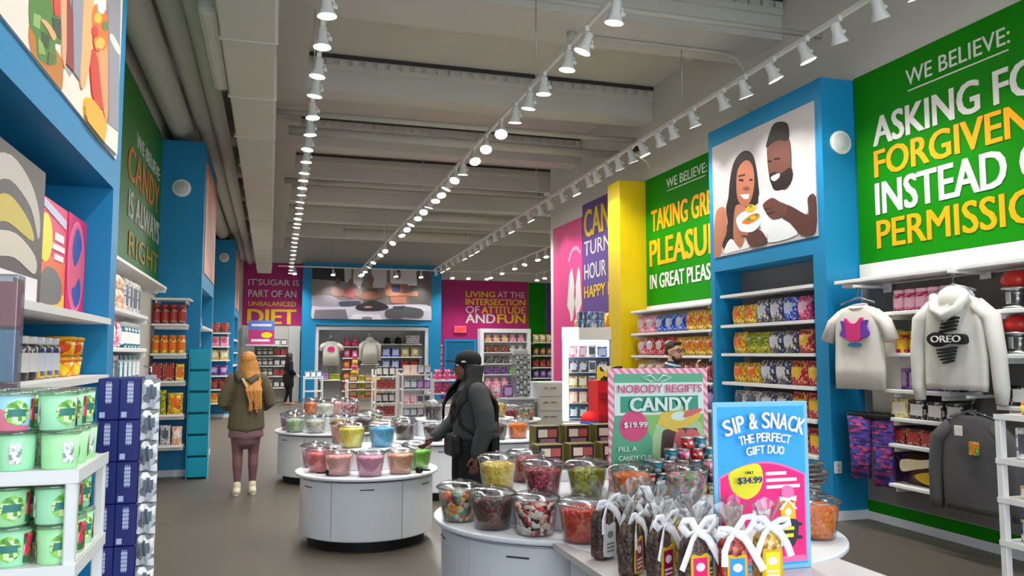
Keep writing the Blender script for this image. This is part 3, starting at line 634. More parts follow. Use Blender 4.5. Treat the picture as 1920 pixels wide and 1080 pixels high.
for i, y in enumerate([22.6, 23.6, 24.5, 25.4, 26.4, 27.4, 28.2]):
    head(9.6 - 0.029 * (y - 22), y, ZH, (-0.3, 0.1), 'white track lamp over the green strip, %s along its rail' % ORD[i], 'track lights over the green strip')

# ================================================================== products
ZM = Matrix.Translation
def bag_mb(w, h, d, lab=True):
    """pillow bag with crimped ends, standing on z=0 and facing -y; slot 0 film, slot 1 label"""
    mb = MB(); nx, nz = 10, 12
    for side in (-1, 1):
        vs = []; fs = []; ms = []
        for j in range(nz + 1):
            v = j / nz
            for i in range(nx + 1):
                u = i / nx * 2 - 1
                vv = (v - 0.06) / 0.88
                t = 0 if vv <= 0 or vv >= 1 else (math.sin(PI * vv) ** 0.45) * (1 - abs(u) ** 2.6) ** 0.6
                pin = 1 - 0.05 * math.sin(PI * v)
                ruf = 0.006 * math.sin(9 * u + 5 * v) * t
                vs.append((u * w / 2 * pin, side * (0.004 + d / 2 * t) + ruf, v * h))
        for j in range(nz):
            for i in range(nx):
                a = j * (nx + 1) + i
                fs.append((a, a + 1, a + nx + 2, a + nx + 1))
        for f_i, f in enumerate(fs):
            j, i = divmod(f_i, nx)
            l = lab and side < 0 and ((i + .5) / nx - .5) ** 2 / .11 + ((j + .5) / nz - .55) ** 2 / .06 < 1
            mb.add([], [])
            ms.append(1 if l else 0)
        b = len(mb.v)
        mb.v += vs; mb.f += [tuple(k + b for k in f) for f in fs]; mb.m += ms; mb.sm += [True] * len(fs)
    # close the sides
    n = (nx + 1) * (nz + 1)
    for j in range(nz):
        for i in (0, nx):
            a = j * (nx + 1) + i
            mb.f.append((a, a + nx + 1, n + a + nx + 1, n + a)); mb.m.append(0); mb.sm.append(True)
    return mb

def box_mb(w, h, d):
    mb = MB().rbox(-w / 2, -d / 2, 0, w / 2, d / 2, h, 0.004, 0, seg=1)
    mb.plate(rect(-w * 0.38, h * 0.2, w * 0.38, h * 0.82), -d / 2 - 0.002, -d / 2, 1)
    return mb

def jar_mb(r, h):
    mb = MB().lathe([(r * 0.9, 0), (r, 0.01), (r, h * 0.74), (r * 0.8, h * 0.82)], 16, 0)
    mb.lathe([(r * 0.88, h * 0.82), (r * 0.9, h * 0.86), (r * 0.9, h * 0.98), (r * 0.84, h)], 16, 1)
    mb.lathe([(r * 1.01, h * 0.18), (r * 1.015, h * 0.2), (r * 1.015, h * 0.6), (r * 1.01, h * 0.62)], 16, 2, cap0=False, cap1=False)
    return mb

def plush_mb(w, h, d):
    mb = MB()
    mb.ball((0, 0, h * 0.34), (w * 0.46, d * 0.45, h * 0.34), 12, 0)
    mb.ball((0, -d * 0.08, h * 0.74), (w * 0.33, d * 0.34, h * 0.27), 12, 0)
    for s in (-1, 1):
        mb.ball((s * w * 0.26, 0, h * 0.93), (w * 0.11, d * 0.1, h * 0.11), 8, 1)
        mb.ball((s * w * 0.38, -d * 0.25, h * 0.4), (w * 0.13, d * 0.16, h * 0.12), 8, 1)
        mb.ball((s * w * 0.26, -d * 0.36, h * 0.1), (w * 0.16, d * 0.2, h * 0.11), 8, 1)
    return mb

def cup_mb(r, h):
    mb = MB().lathe([(r * 0.82, 0), (r, h * 0.9)], 16, 0, cap1=False)
    mb.lathe([(r * 1.06, h * 0.9), (r * 1.06, h * 0.93), (r * 0.9, h), (0.001, h)], 16, 1)
    return mb

def folded_mb(w, h, d):
    mb = MB()
    n = max(2, int(h / 0.035))
    for k in range(n):
        mb.rbox(-w / 2, -d / 2, k * h / n, w / 2, d / 2, (k + 0.94) * h / n, 0.012, k % 2)
    return mb

def cap_mb(w, h, d):
    mb = MB().lathe([(w * 0.42, 0.01), (w * 0.42, h * 0.35), (w * 0.34, h * 0.8), (w * 0.1, h), (0.001, h)], 14, 0, cap0=True)
    mb.plate([], 0, 0) if False else None
    mb.prism([(-w * 0.34, -w * 0.2), (w * 0.34, -w * 0.2), (w * 0.28, -w * 0.66), (0, -w * 0.78), (-w * 0.28, -w * 0.66)], 0.0, 0.012, 1)
    return mb

def dispenser_mb(w, h):
    """gumball dispenser: foot, chute block, clear-looking body and red domed lid"""
    mb = MB()
    mb.lathe([(w * 0.42, 0), (w * 0.42, h * 0.06), (w * 0.2, h * 0.1), (w * 0.16, h * 0.36), (w * 0.26, h * 0.42)], 16, 0)
    mb.rbox(-w * 0.09, -w * 0.4, h * 0.12, w * 0.09, -w * 0.1, h * 0.44, 0.01, 0)
    mb.lathe([(w * 0.28, h * 0.42), (w * 0.46, h * 0.5), (w * 0.48, h * 0.52), (w * 0.42, h * 0.56)], 16, 1)
    mb.lathe([(w * 0.36, h * 0.55), (w * 0.46, h * 0.68), (w * 0.44, h * 0.82), (w * 0.28, h * 0.95), (0.001, h)], 16, 2)
    return mb

PAL = {}
def look(name, cols, scale=48.0, rough=0.3):
    return pmat('wrapper ' + name, cols, scale, rough)
LK = {
    'yellow and orange': look('yellow and orange', [(236, 204, 30), (240, 220, 60), (230, 130, 30), (150, 180, 40), (246, 232, 120), (220, 70, 40)]),
    'yellow green': look('yellow green', [(214, 200, 30), (150, 166, 30), (236, 220, 80), (110, 130, 30)]),
    'navy and white': look('navy and white', [(30, 46, 96), (44, 70, 140), (220, 222, 230), (26, 36, 70), (70, 90, 150), (226, 190, 60)]),
    'royal blue': look('royal blue', [(20, 70, 190), (30, 90, 214), (16, 50, 150), (180, 200, 236)]),
    'crimson and yellow': look('crimson and yellow', [(186, 20, 60), (214, 36, 70), (150, 16, 46), (240, 200, 60), (230, 120, 140)]),
    'pink and white': look('pink and white', [(236, 120, 160), (246, 200, 210), (224, 70, 120), (250, 236, 236), (236, 150, 180)]),
    'red and white': look('red and white', [(206, 30, 36), (226, 60, 50), (250, 230, 226), (170, 16, 24)]),
    'purple': look('purple', [(84, 40, 120), (110, 60, 150), (60, 26, 90), (170, 130, 200)]),
    'brown chocolate': look('brown chocolate', [(72, 36, 28), (96, 50, 36), (54, 26, 22), (190, 150, 110)]),
    'cream and yellow': look('cream and yellow', [(226, 206, 130), (240, 230, 190), (206, 170, 60), (160, 140, 100)]),
    'white and grey': look('white and grey', [(226, 226, 226), (180, 184, 190), (120, 124, 132), (240, 236, 230)]),
    'black and white': look('black and white', [(30, 28, 30), (60, 56, 58), (200, 196, 190), (20, 20, 22)]),
    'orange': look('orange', [(240, 120, 20), (250, 160, 30), (226, 90, 20), (250, 200, 60)]),
    'dark red': look('dark red', [(120, 20, 30), (146, 30, 40), (90, 14, 24), (200, 150, 120)]),
    'green and red': look('green and red', [(60, 110, 50), (200, 50, 50), (230, 220, 200), (110, 60, 40), (220, 180, 60)]),
    'teal and white': look('teal and white', [(30, 120, 140), (210, 226, 230), (60, 150, 170), (20, 80, 100)]),
    'pale pink': look('pale pink', [(236, 170, 190), (246, 210, 216), (226, 130, 160)]),
    'magenta': look('magenta', [(200, 40, 110), (224, 70, 136), (170, 24, 90), (240, 150, 180)]),
    'peach': look('peach', [(240, 180, 140), (250, 210, 180), (230, 140, 100), (250, 230, 210)]),
    'lime': look('lime', [(110, 220, 60), (140, 236, 90), (90, 190, 50)]),
}
LABEL_M = {k: mat('label for ' + k, c, 0.35, 0.05) for k, c in {
    'yellow and orange': (240, 120, 30), 'yellow green': (120, 140, 30), 'navy and white': (214, 216, 226), 'royal blue': (206, 216, 240), 'crimson and yellow': (244, 196, 60), 'pink and white': (250, 226, 232),
    'red and white': (250, 236, 232), 'purple': (200, 170, 220), 'brown chocolate': (206, 170, 120), 'cream and yellow': (246, 240, 214), 'white and grey': (90, 96, 110), 'black and white': (224, 220, 216), 'orange': (250, 220, 90),
    'dark red': (176, 62, 54), 'green and red': (236, 226, 206), 'teal and white': (236, 240, 240), 'pale pink': (214, 90, 130), 'magenta': (250, 190, 210), 'peach': (250, 240, 226), 'lime': (200, 250, 160)}.items()}
MESHES = {}
def product(kind, lk, w, h, d):
    key = (kind, lk, round(w, 3), round(h, 3), round(d, 3))
    if key in MESHES: return MESHES[key]
    A, L = LK[lk], LABEL_M[lk]
    if kind == 'bag': me = bag_mb(w, h, d).mesh('candy_bag', [A, L])
    elif kind == 'box': me = box_mb(w, h, d).mesh('candy_box', [A, L])
    elif kind == 'jar': me = jar_mb(w / 2, h).mesh('candy_jar', [A, L, L])
    elif kind == 'plush': me = plush_mb(w, h, d).mesh('plush_toy', [A, A])
    elif kind == 'cup': me = cup_mb(w / 2, h).mesh('candy_cup', [A, L])
    elif kind == 'folded': me = folded_mb(w, h, d).mesh('folded_garment', [A, L])
    elif kind == 'cap': me = cap_mb(w, h, d).mesh('baseball_cap', [M_BLACK, M_BLACK])
    elif kind == 'dispenser': me = dispenser_mb(w, h).mesh('gumball_dispenser', [M_STEEL, M_STEEL, mat('red dispenser lid', (196, 44, 36), 0.3, 0.05)])
    MESHES[key] = me
    return me
NAME = {'bag': ('candy_bag', 'candy bag'), 'box': ('candy_box', 'candy box'), 'jar': ('candy_jar', 'candy jar'), 'plush': ('plush_toy', 'plush toy'), 'cup': ('candy_cup', 'candy cup'),
        'folded': ('folded_garment', 'folded clothes'), 'cap': ('baseball_cap', 'cap'), 'dispenser': ('gumball_dispenser', 'gumball dispenser')}

def fill(items, fixed, z, lo, hi, face, where, end, group):
    """set products along a shelf. items: (kind, look, w, h, d, count). face 'R' shelves run along y facing -x, 'L' along y facing +x, 'B' along x facing -y.
    fixed: the other coordinate of the product centres. lo -> hi is the order of the items (from the named end)."""
    flat = [(k, l, w, h, d) for k, l, w, h, d, n in items for _ in range(n)]
    tot = sum(i[2] for i in flat); L = abs(hi - lo); gap = max(0.003, (L - tot) / max(1, len(flat)))
    sg = 1 if hi > lo else -1
    p = lo; rz = {'R': -PI / 2, 'L': PI / 2, 'B': 0}[face]
    seen = {}
    tots = {}
    for k, l, w, h, d in flat: tots[(k, l)] = tots.get((k, l), 0) + 1
    for k, l, w, h, d in flat:
        if abs(p - lo) + w > L + 0.02: break
        c = p + sg * (w / 2 + gap / 2)
        seen[(k, l)] = seen.get((k, l), 0) + 1
        nm, say = NAME[k]
        color = l if k not in ('cap', 'dispenser') else ('black' if k == 'cap' else 'red lidded')
        lb = '%s %s, %s' % (color, say, where)
        if tots[(k, l)] > 1: lb = '%s %s, %s from %s, %s' % (color, say, ORD[seen[(k, l)] - 1], end, where)
        pos = (c, fixed, z) if face == 'B' else (fixed, c, z)
        o = link(nm, product(k, l, w, h, d), None, pos, rz + (rng.uniform(-0.06, 0.06)))
        tag(o, lb, say, group)
        p += sg * (w + gap)

def shelf_board(x0, y0, x1, y1, z, label, group, th=0.035, name='wall_shelf'):
    cx, cy = (x0 + x1) / 2, (y0 + y1) / 2
    t = thing(name, label, 'shelf', (cx, cy, z), 0, group)
    part('board', MB().rbox(x0 - cx, y0 - cy, -th, x1 - cx, y1 - cy, 0, 0.006, seg=1), M_WMETAL, t)
    if abs(y1 - y0) > abs(x1 - x0):
        for yy in (y0 + 0.1, y1 - 0.1):
            part('bracket', MB().box(x0 - cx + 0.03, yy - cy - 0.01, -th - 0.04, x1 - cx, yy - cy + 0.01, -th), M_WMETAL, t)
    else:
        for xx in (x0 + 0.05, x1 - 0.05):
            part('bracket', MB().box(xx - cx - 0.01, y0 - cy + 0.03, -th - 0.04, xx - cx + 0.01, y1 - cy, -th), M_WMETAL, t)
    return t

# ------------------------------------------------------------------ blue bay below the couple picture
BG = lambda l, n=1, w=0.24, h=0.25: ('bag', l, w, h, 0.13, n)
XC = 5.56
G = 'candy bags in the bay below the couple picture'
E_ = 'the yellow pillar'
for z, nm, items in [
    (2.01, 'second shelf below the couple picture', [BG('yellow and orange', 2, 0.26, 0.24), BG('navy and white', 2, 0.26, 0.28), BG('royal blue', 1, 0.24, 0.28), BG('magenta', 2, 0.26, 0.27)]),
    (1.66, 'third shelf below the couple picture', [BG('yellow and orange', 1, 0.3, 0.26), BG('yellow green', 2, 0.22, 0.25), BG('navy and white', 2, 0.27, 0.25), BG('crimson and yellow', 2, 0.27, 0.26)]),
    (1.31, 'fourth shelf below the couple picture', [BG('yellow and orange', 2, 0.28, 0.24), BG('navy and white', 2, 0.28, 0.27), BG('crimson and yellow', 2, 0.28, 0.27)]),
    (0.97, 'fifth shelf below the couple picture', [BG('white and grey', 2, 0.28, 0.24), BG('navy and white', 2, 0.28, 0.25), BG('crimson and yellow', 2, 0.28, 0.27)]),
    (0.60, 'sixth shelf below the couple picture', [BG('yellow green', 2, 0.28, 0.24), BG('red and white', 2, 0.28, 0.25), BG('crimson and yellow', 2, 0.28, 0.27)]),
    (0.28, 'lowest shelf below the couple picture', [BG('navy and white', 3, 0.28, 0.24), BG('red and white', 3, 0.28, 0.22)])]:
    fill(items, XC, z, 8.86, 7.14, 'R', nm, E_, G)

# ------------------------------------------------------------------ shelves under the green pleasure sign
solo('header_board', MB().box(XR - 0.03, 9.15, 2.14, XR - 0.002, 11.8, 2.415), M_CREAM, 'long cream header board under the green pleasure sign', 'board')
for i, z in enumerate([2.10, 1.97 - 0.02, 1.62, 1.27, 0.92]):
    zz = [2.32, 1.97, 1.63, 1.28, 0.93][i]
    shelf_board(5.43, 9.2, XR - 0.032 if i == 0 else XR, 11.62, zz, '%s white shelf down under the green pleasure sign' % ORD[i], 'shelves under the green pleasure sign')
G = 'candy bags under the green pleasure sign'
E_ = 'the yellow pillar'
for z, nm, items in [
    (1.97, 'second shelf under the pleasure sign', [BG('pink and white', 2, 0.3, 0.27), BG('royal blue', 3, 0.3, 0.25), BG('yellow and orange', 3, 0.25, 0.27)]),
    (1.63, 'third shelf under the pleasure sign', [BG('pink and white', 1, 0.3, 0.25), BG('red and white', 3, 0.3, 0.27), BG('yellow and orange', 4, 0.27, 0.26)]),
    (1.28, 'fourth shelf under the pleasure sign', [BG('peach', 3, 0.28, 0.25), BG('dark red', 5, 0.28, 0.26)]),
    (0.93, 'fifth shelf under the pleasure sign', [BG('red and white', 4, 0.28, 0.25), BG('purple', 4, 0.28, 0.26)])]:
    fill(items, XC, z, 11.58, 9.25, 'R', nm, E_, G)
# beside the violet sign
for i, zz in enumerate([2.06, 1.7, 1.34, 1.0]):
    shelf_board(5.45, 12.6, XR, 14.4, zz, '%s white shelf down under the violet sign' % ORD[i], 'shelves under the violet sign')
    fill([BG('orange', 2, 0.3, 0.3), BG('crimson and yellow', 3, 0.3, 0.3)] if i != 1 else [BG('red and white', 5, 0.3, 0.3)], XC, zz, 12.65, 14.35, 'R', '%s shelf under the violet sign' % ORD[i], 'the yellow pillar', 'candy bags under the violet sign')

# ------------------------------------------------------------------ clothing wall under the forgiveness sign
solo('slatwall', MB().box(XR - 0.012, 3.0, 0.2, XR - 0.001, 6.88, 2.36), M_GREY, 'grey slatwall board behind the hanging clothes', 'slatwall')
solo('header_board', MB().box(XR - 0.03, 3.0, 2.377, XR - 0.002, 6.88, 2.565), M_CREAM, 'cream header board under the big green forgiveness sign', 'board')
shelf_board(5.40, 3.0, XR - 0.03, 6.78, 2.375, 'long white canopy shelf over the hanging clothes', 'clothing wall shelves')
def cw(y0, y1, z, label): shelf_board(5.45, y0, XR - 0.012, y1, z, label, 'clothing wall shelves')
G = 'goods on the clothing wall shelves'
cw(5.5, 6.2, 2.04, 'white shelf of pink tubs between shirt and hoodie')
fill([('jar', 'magenta', 0.13, 0.2, 0, 5)], 5.6, 2.04, 6.18, 5.5, 'R', 'upper shelf beside the white hoodie', 'the white shirt', G)
cw(5.5, 6.2, 1.66, 'white shelf of pink jars under the pink tubs')
fill([('jar', 'crimson and yellow', 0.14, 0.2, 0, 4)], 5.6, 1.66, 6.18, 5.5, 'R', 'shelf below the pink tubs', 'the white shirt', G)
cw(5.45, 6.2, 1.33, 'white shelf of purple boxes behind the hoodie')
fill([('box', 'purple', 0.14, 0.19, 0.1, 5)], 5.62, 1.33, 6.18, 5.45, 'R', 'shelf of purple boxes', 'the white shirt', G)
cw(5.35, 6.22, 1.075, 'white shelf of gift boxes below the purple boxes')
fill([('box', 'cream and yellow', 0.2, 0.17, 0.14, 1), ('box', 'black and white', 0.19, 0.16, 0.14, 3)], 5.58, 1.075, 6.2, 5.36, 'R', 'shelf below the purple boxes', 'the leggings', G)
cw(5.35, 6.22, 0.84, 'white shelf of dark red boxes over the big brown bag')
fill([('box', 'dark red', 0.16, 0.14, 0.12, 5)], 5.58, 0.84, 6.2, 5.36, 'R', 'shelf over the big brown bag', 'the leggings', G)
cw(5.5, 6.22, 0.48, 'lowest white shelf of the clothing wall with the brown bag')
o = thing('candy_bag', 'big brown and gold chocolate bag on the lowest clothing wall shelf', 'candy bag', (5.6, 5.87, 0.48), -PI / 2 + 0.05)
part('film', bag_mb(0.46, 0.28, 0.16, False), [mat('brown chocolate film', (70, 34, 26), 0.3, 0.1)], o)
part('cream_band', MB().plate(smooth_out([(-0.2, 0.12), (-0.05, 0.15), (0.16, 0.2), (0.17, 0.26), (-0.02, 0.235), (-0.2, 0.22)], 4), -0.1, -0.04), mat('cream print', (232, 214, 178), 0.35, 0.05), o)
part('gold_patch', MB().plate(smooth_out([(0.0, 0.05), (0.16, 0.03), (0.19, 0.1), (0.1, 0.14), (-0.06, 0.1)], 4), -0.095, -0.04), mat('gold print', (214, 168, 40), 0.3, 0.05), o)
fill([('box', 'white and grey', 0.12, 0.12, 0.08, 1)], 5.52, 0.48, 5.68, 5.52, 'R', 'beside the big brown chocolate bag', 'the leggings', G)
for i, z in enumerate([2.0, 1.65]):
    cw(3.2, 5.04, z, 'white shelf of gumball dispensers, %s down' % ORD[i])
    fill([('dispenser', 'red and white', 0.24, 0.31, 0.2, 2), ('plush', 'red and white', 0.24, 0.3, 0.2, 2), ('jar', 'orange', 0.16, 0.26, 0.1, 3)], 5.58, z, 5.02, 3.3, 'R', '%s shelf beside the hoodie' % ORD[i], 'the hoodie', G)
cw(3.2, 5.0, 1.25, 'white shelf of dark boxes below the gumball dispensers')
fill([('box', 'black and white', 0.2, 0.16, 0.12, 5)], 5.58, 1.25, 5.0, 3.3, 'R', 'shelf below the gumball dispensers', 'the hoodie', G)

# clothes: front outline facing -y, filled out to a body; hung from a face-out arm
def cloth_mb(half, hz, depth, sag=0.012, seed=1):
    """half: list of (half width, z, depth factor) from hem to neck"""
    mb = MB(); n = 28; vs = []; fs = []
    for j, (w, z, k) in enumerate(half):
        for i in range(n):
            a = 2 * PI * i / n
            x = w * math.copysign(abs(math.cos(a)) ** 0.7, math.cos(a)); y = depth * k * math.copysign(abs(math.sin(a)) ** 0.8, math.sin(a))
            f = noise.noise(Vector((x * 9, seed, z * 2.2))) * sag * 2
            vs.append((x, y + f, z + 0.5 * f * (1 if j == 0 else 0)))
    for j in range(len(half) - 1):
        for i in range(n):
            i2 = (i + 1) % n
            fs.append((j * n + i, j * n + i2, (j + 1) * n + i2, (j + 1) * n + i))
    fs.append(tuple(range(n))[::-1]); fs.append(tuple((len(half) - 1) * n + i for i in range(n)))
    return mb.add(vs, fs, 0, True)
def sleeve(mb, pts, rs):
    mb.tube(pts, rs, 14); return mb
def hanger(t, z, arm):
    part('hanger', MB().tube([(-0.2, 0, z - 0.06), (0, 0, z), (0.2, 0, z - 0.06)], 0.012, 8).tube([(0, 0, z), (0, 0, z + 0.05), (0.02, 0, z + 0.075), (0, 0, z + 0.095), (-0.02, 0, z + 0.08)], 0.004, 6), M_FROST, t)
    part('face_out_arm', MB().rbox(-0.012, -0.05, z + 0.095, 0.012, arm, z + 0.12, 0.003).rbox(-0.05, arm - 0.01, z + 0.06, 0.05, arm, z + 0.16, 0.004), M_WMETAL, t)
M_TEE = mat('white cotton', (226, 222, 212), 0.85, 0.04, scale=14)
t = thing('t_shirt', 'white short sleeve shirt with pink and purple print hanging by the blue pillar', 'shirt', (5.38, 6.42, 1.32), -PI / 2 + 0.12)
b = cloth_mb([(0.285, 0.0, 1.0), (0.285, 0.2, 1.0), (0.28, 0.42, 1.0), (0.285, 0.6, 1.0), (0.28, 0.7, 0.9), (0.2, 0.765, 0.7), (0.1, 0.79, 0.6)], 0, 0.05, seed=3)
for s in (-1, 1): b.tube([(s * 0.2, 0, 0.715), (s * 0.31, 0, 0.63), (s * 0.385, -0.01, 0.46)], [0.05, 0.06, 0.065], 14)
part('shirt_body', b, M_TEE, t)
part('neck_rib', MB().tube([(0.1 * math.cos(a), 0.045 * math.sin(a), 0.785 + 0.02 * math.sin(a)) for a in [2 * PI * k / 20 for k in range(20)]], 0.012, 8, closed=True), M_TEE, t)
pr = MB()
for col, (cx, cz, rx, rz_) in enumerate([(0, 0, 0, 0)]): pass
pr.plate(smooth_out([(-0.13, 0.53), (-0.06, 0.5), (0.0, 0.53), (0.06, 0.5), (0.14, 0.53), (0.12, 0.6), (0.13, 0.64), (0.05, 0.62), (0, 0.6), (-0.06, 0.62), (-0.12, 0.64), (-0.11, 0.58)]), -0.075, -0.04, 0)
pr.plate(smooth_out([(-0.06, 0.49), (0.06, 0.49), (0.07, 0.57), (0.08, 0.66), (0.03, 0.62), (-0.03, 0.62), (-0.08, 0.66), (-0.07, 0.57)]), -0.079, -0.04, 1)
pr.plate(ell(0, 0.455, 0.06, 0.016), -0.075, -0.04, 2)
pr.v = [(x * 1.25, y, 0.55 + (z - 0.56) * 1.25) for x, y, z in pr.v]
part('chest_print', pr, [mat('violet print', (110, 60, 170), 0.7, 0.08), mat('hot pink print', (216, 50, 120), 0.7, 0.08), mat('teal print', (30, 110, 150), 0.7, 0.08)], t)
hanger(t, 0.87, 0.4)
t = thing('t_shirt', 'second white shirt hanging low behind the white printed one', 'shirt', (5.62, 6.25, 1.10), -PI / 2 + 0.05)
part('shirt_body', cloth_mb([(0.27, 0.0, 1.0), (0.27, 0.3, 1.0), (0.27, 0.6, 1.0), (0.26, 0.7, 0.9), (0.1, 0.78, 0.6)], 0, 0.06, seed=9), M_TEE, t)
M_HOOD = mat('off white fleece', (222, 220, 212), 0.9, 0.05, scale=12)
t = thing('hoodie', 'white hoodie with a black printed emblem hanging among the shelves', 'hoodie', (5.37, 5.28, 1.36), -PI / 2 + 0.12)
b = cloth_mb([(0.27, 0.0, 0.9), (0.28, 0.05, 1.1), (0.29, 0.25, 1.0), (0.28, 0.5, 1.0), (0.27, 0.66, 0.9), (0.2, 0.74, 0.8), (0.1, 0.78, 0.7)], 0, 0.062, 0.022, 5)
for s in (-1, 1): b.tube([(s * 0.2, 0, 0.69), (s * 0.32, 0, 0.58), (s * 0.36, 0.0, 0.3), (s * 0.37, 0.01, 0.02), (s * 0.365, 0.01, -0.1)], [0.06, 0.07, 0.062, 0.058, 0.042], 14)
part('hoodie_body', b, M_HOOD, t)
hd = MB().ball((0, 0.02, 0.74), (0.16, 0.11, 0.12), 14).tube([(-0.15, -0.05, 0.78), (-0.11, -0.1, 0.66), (0, -0.115, 0.6), (0.11, -0.1, 0.66), (0.15, -0.05, 0.78)], [0.03, 0.04, 0.05, 0.04, 0.03], 10)
part('hood', hd, M_HOOD, t)
pr = MB()
for k in range(4): pr.plate([(-0.03 - 0.01 * k, 0.555 - 0.03 * k), (0.10 - 0.01 * k, 0.575 - 0.03 * k), (0.10 - 0.01 * k, 0.592 - 0.03 * k), (-0.03 - 0.01 * k, 0.572 - 0.03 * k)], -0.118, -0.07)
pr.plate(smooth_out([(-0.17, 0.39), (-0.1, 0.35), (0.0, 0.375), (0.15, 0.37), (0.17, 0.41), (0.14, 0.45), (0.0, 0.45), (-0.1, 0.47), (-0.17, 0.44)]), -0.116, -0.07)
for k in range(5): pr.plate([(-0.09 + 0.008 * k * k * 0.4, 0.315 - 0.026 * k), (0.07 - 0.008 * k, 0.335 - 0.026 * k), (0.07 - 0.008 * k, 0.35 - 0.026 * k), (-0.09 + 0.008 * k * k * 0.4, 0.33 - 0.026 * k)], -0.118, -0.07)
part('black_emblem', pr, mat('black print', (24, 24, 26), 0.7, 0.05), t)
part('white_lettering', text_mb('OREO', 0.27, 0.055, 0.02), M_HOOD, t, (-0.135, -0.1165, 0.385))
hanger(t, 0.86, 0.4)
M_SW = mat('charcoal grey fleece', (84, 82, 84), 0.95, 0.06, scale=14)
t = thing('sweatshirt', 'charcoal grey sweatshirt with price tag hanging low by the white rack', 'sweatshirt', (5.40, 5.18, 0.40), -PI / 2 + 0.12)
b = cloth_mb([(0.25, 0.0, 0.9), (0.27, 0.05, 1.0), (0.28, 0.3, 1.0), (0.275, 0.52, 1.0), (0.26, 0.66, 0.9), (0.19, 0.73, 0.7), (0.09, 0.76, 0.6)], 0, 0.06, 0.022, 8)
for s in (-1, 1): b.tube([(s * 0.19, 0, 0.68), (s * 0.31, 0, 0.56), (s * 0.345, 0, 0.3), (s * 0.35, 0, 0.06), (s * 0.34, 0, -0.02)], [0.058, 0.07, 0.06, 0.056, 0.042], 14)
part('sweatshirt_body', b, M_SW, t)
part('price_tag', MB().rbox(-0.09, -0.1, 0.6, -0.02, -0.092, 0.68, 0.002), M_LWHITE, t)
part('chest_patch', MB().plate(rect(0.03, 0.46, 0.1, 0.56), -0.098, -0.07), pmat('patch print', [(210, 190, 40), (90, 150, 60), (220, 120, 40)], 40, 0.6), t)
hanger(t, 0.8, 0.4)
for i, (y, x, rot, lb) in enumerate([(6.38, 5.44, 0.12, 'purple and pink patterned leggings hanging low under the white shirt'), (6.36, 5.66, 0.0, 'dark purple patterned leggings hanging behind the pink ones')]):
    t = thing('leggings', lb, 'leggings', (x, y, 0.48), -PI / 2 + rot)
    pm = pmat('leggings print', [(58, 40, 110), (150, 50, 110), (80, 60, 150), (190, 70, 120), (44, 34, 90), (70, 80, 170)], 34, 0.8, stretch=(0.5, 1, 1.6)) if i == 0 else pmat('dark leggings print', [(58, 36, 100), (90, 40, 100), (44, 30, 80), (120, 60, 120)], 34, 0.8)
    part('leg', cloth_mb([(0.10, 0.0, 1), (0.11, 0.2, 1), (0.125, 0.45, 1), (0.13, 0.58, 1)], 0, 0.05, seed=12 + i), pm, t, (-0.125, 0, 0.0))
    part('leg', cloth_mb([(0.095, -0.05, 1), (0.105, 0.2, 1), (0.12, 0.45, 1), (0.125, 0.58, 1)], 0, 0.05, seed=15 + i), pm, t, (0.125, 0.02, 0))
    part('waistband', MB().rbox(-0.24, -0.05, 0.56, 0.25, 0.06, 0.62, 0.02), M_BLACK, t)

# ------------------------------------------------------------------ shelves on the walkway wall (before the wing shelves)
E_ = 'the tub rack'
solo('header_board', MB().box(XL + 0.002, 5.52, 2.46, XL + 0.03, 11.88, 2.615), M_CREAM, 'cream header board under the walkway green sign', 'board')
shelf_board(XL + 0.03, 5.55, -1.2, 10.4, 2.45, 'white canopy shelf over the walkway shelves', 'walkway shelves')
for i, z in enumerate([2.0, 1.7, 1.42, 1.1, 0.75]):
    shelf_board(XL, 5.7, -1.1, 8.2, z, '%s white walkway shelf under its canopy' % ORD[i], 'walkway shelves')
W = 'walkway shelf'
G = 'goods on the walkway shelves'
fill([('plush', 'cream and yellow', 0.24, 0.3, 0.2, 3), ('plush', 'peach', 0.24, 0.3, 0.2, 3), ('box', 'white and grey', 0.2, 0.28, 0.16, 4)], -1.24, 2.0, 5.75, 8.15, 'L', 'first walkway shelf', E_, G)
fill([('bag', 'peach', 0.24, 0.24, 0.1, 3), ('bag', 'pink and white', 0.24, 0.24, 0.1, 3), ('jar', 'teal and white', 0.15, 0.22, 0, 5)], -1.22, 1.7, 5.75, 8.15, 'L', 'second walkway shelf', E_, G)
fill([('box', 'white and grey', 0.2, 0.22, 0.14, 6), ('box', 'teal and white', 0.2, 0.22, 0.14, 5)], -1.22, 1.42, 5.75, 8.15, 'L', 'third walkway shelf', E_, G)
fill([('bag', 'red and white', 0.22, 0.24, 0.1, 5), ('bag', 'pale pink', 0.22, 0.24, 0.1, 5)], -1.22, 1.1, 5.75, 8.15, 'L', 'fourth walkway shelf', E_, G)
fill([('bag', 'navy and white', 0.22, 0.24, 0.1, 5), ('bag', 'red and white', 0.22, 0.24, 0.1, 5)], -1.22, 0.75, 5.75, 8.15, 'L', 'fifth walkway shelf', E_, G)
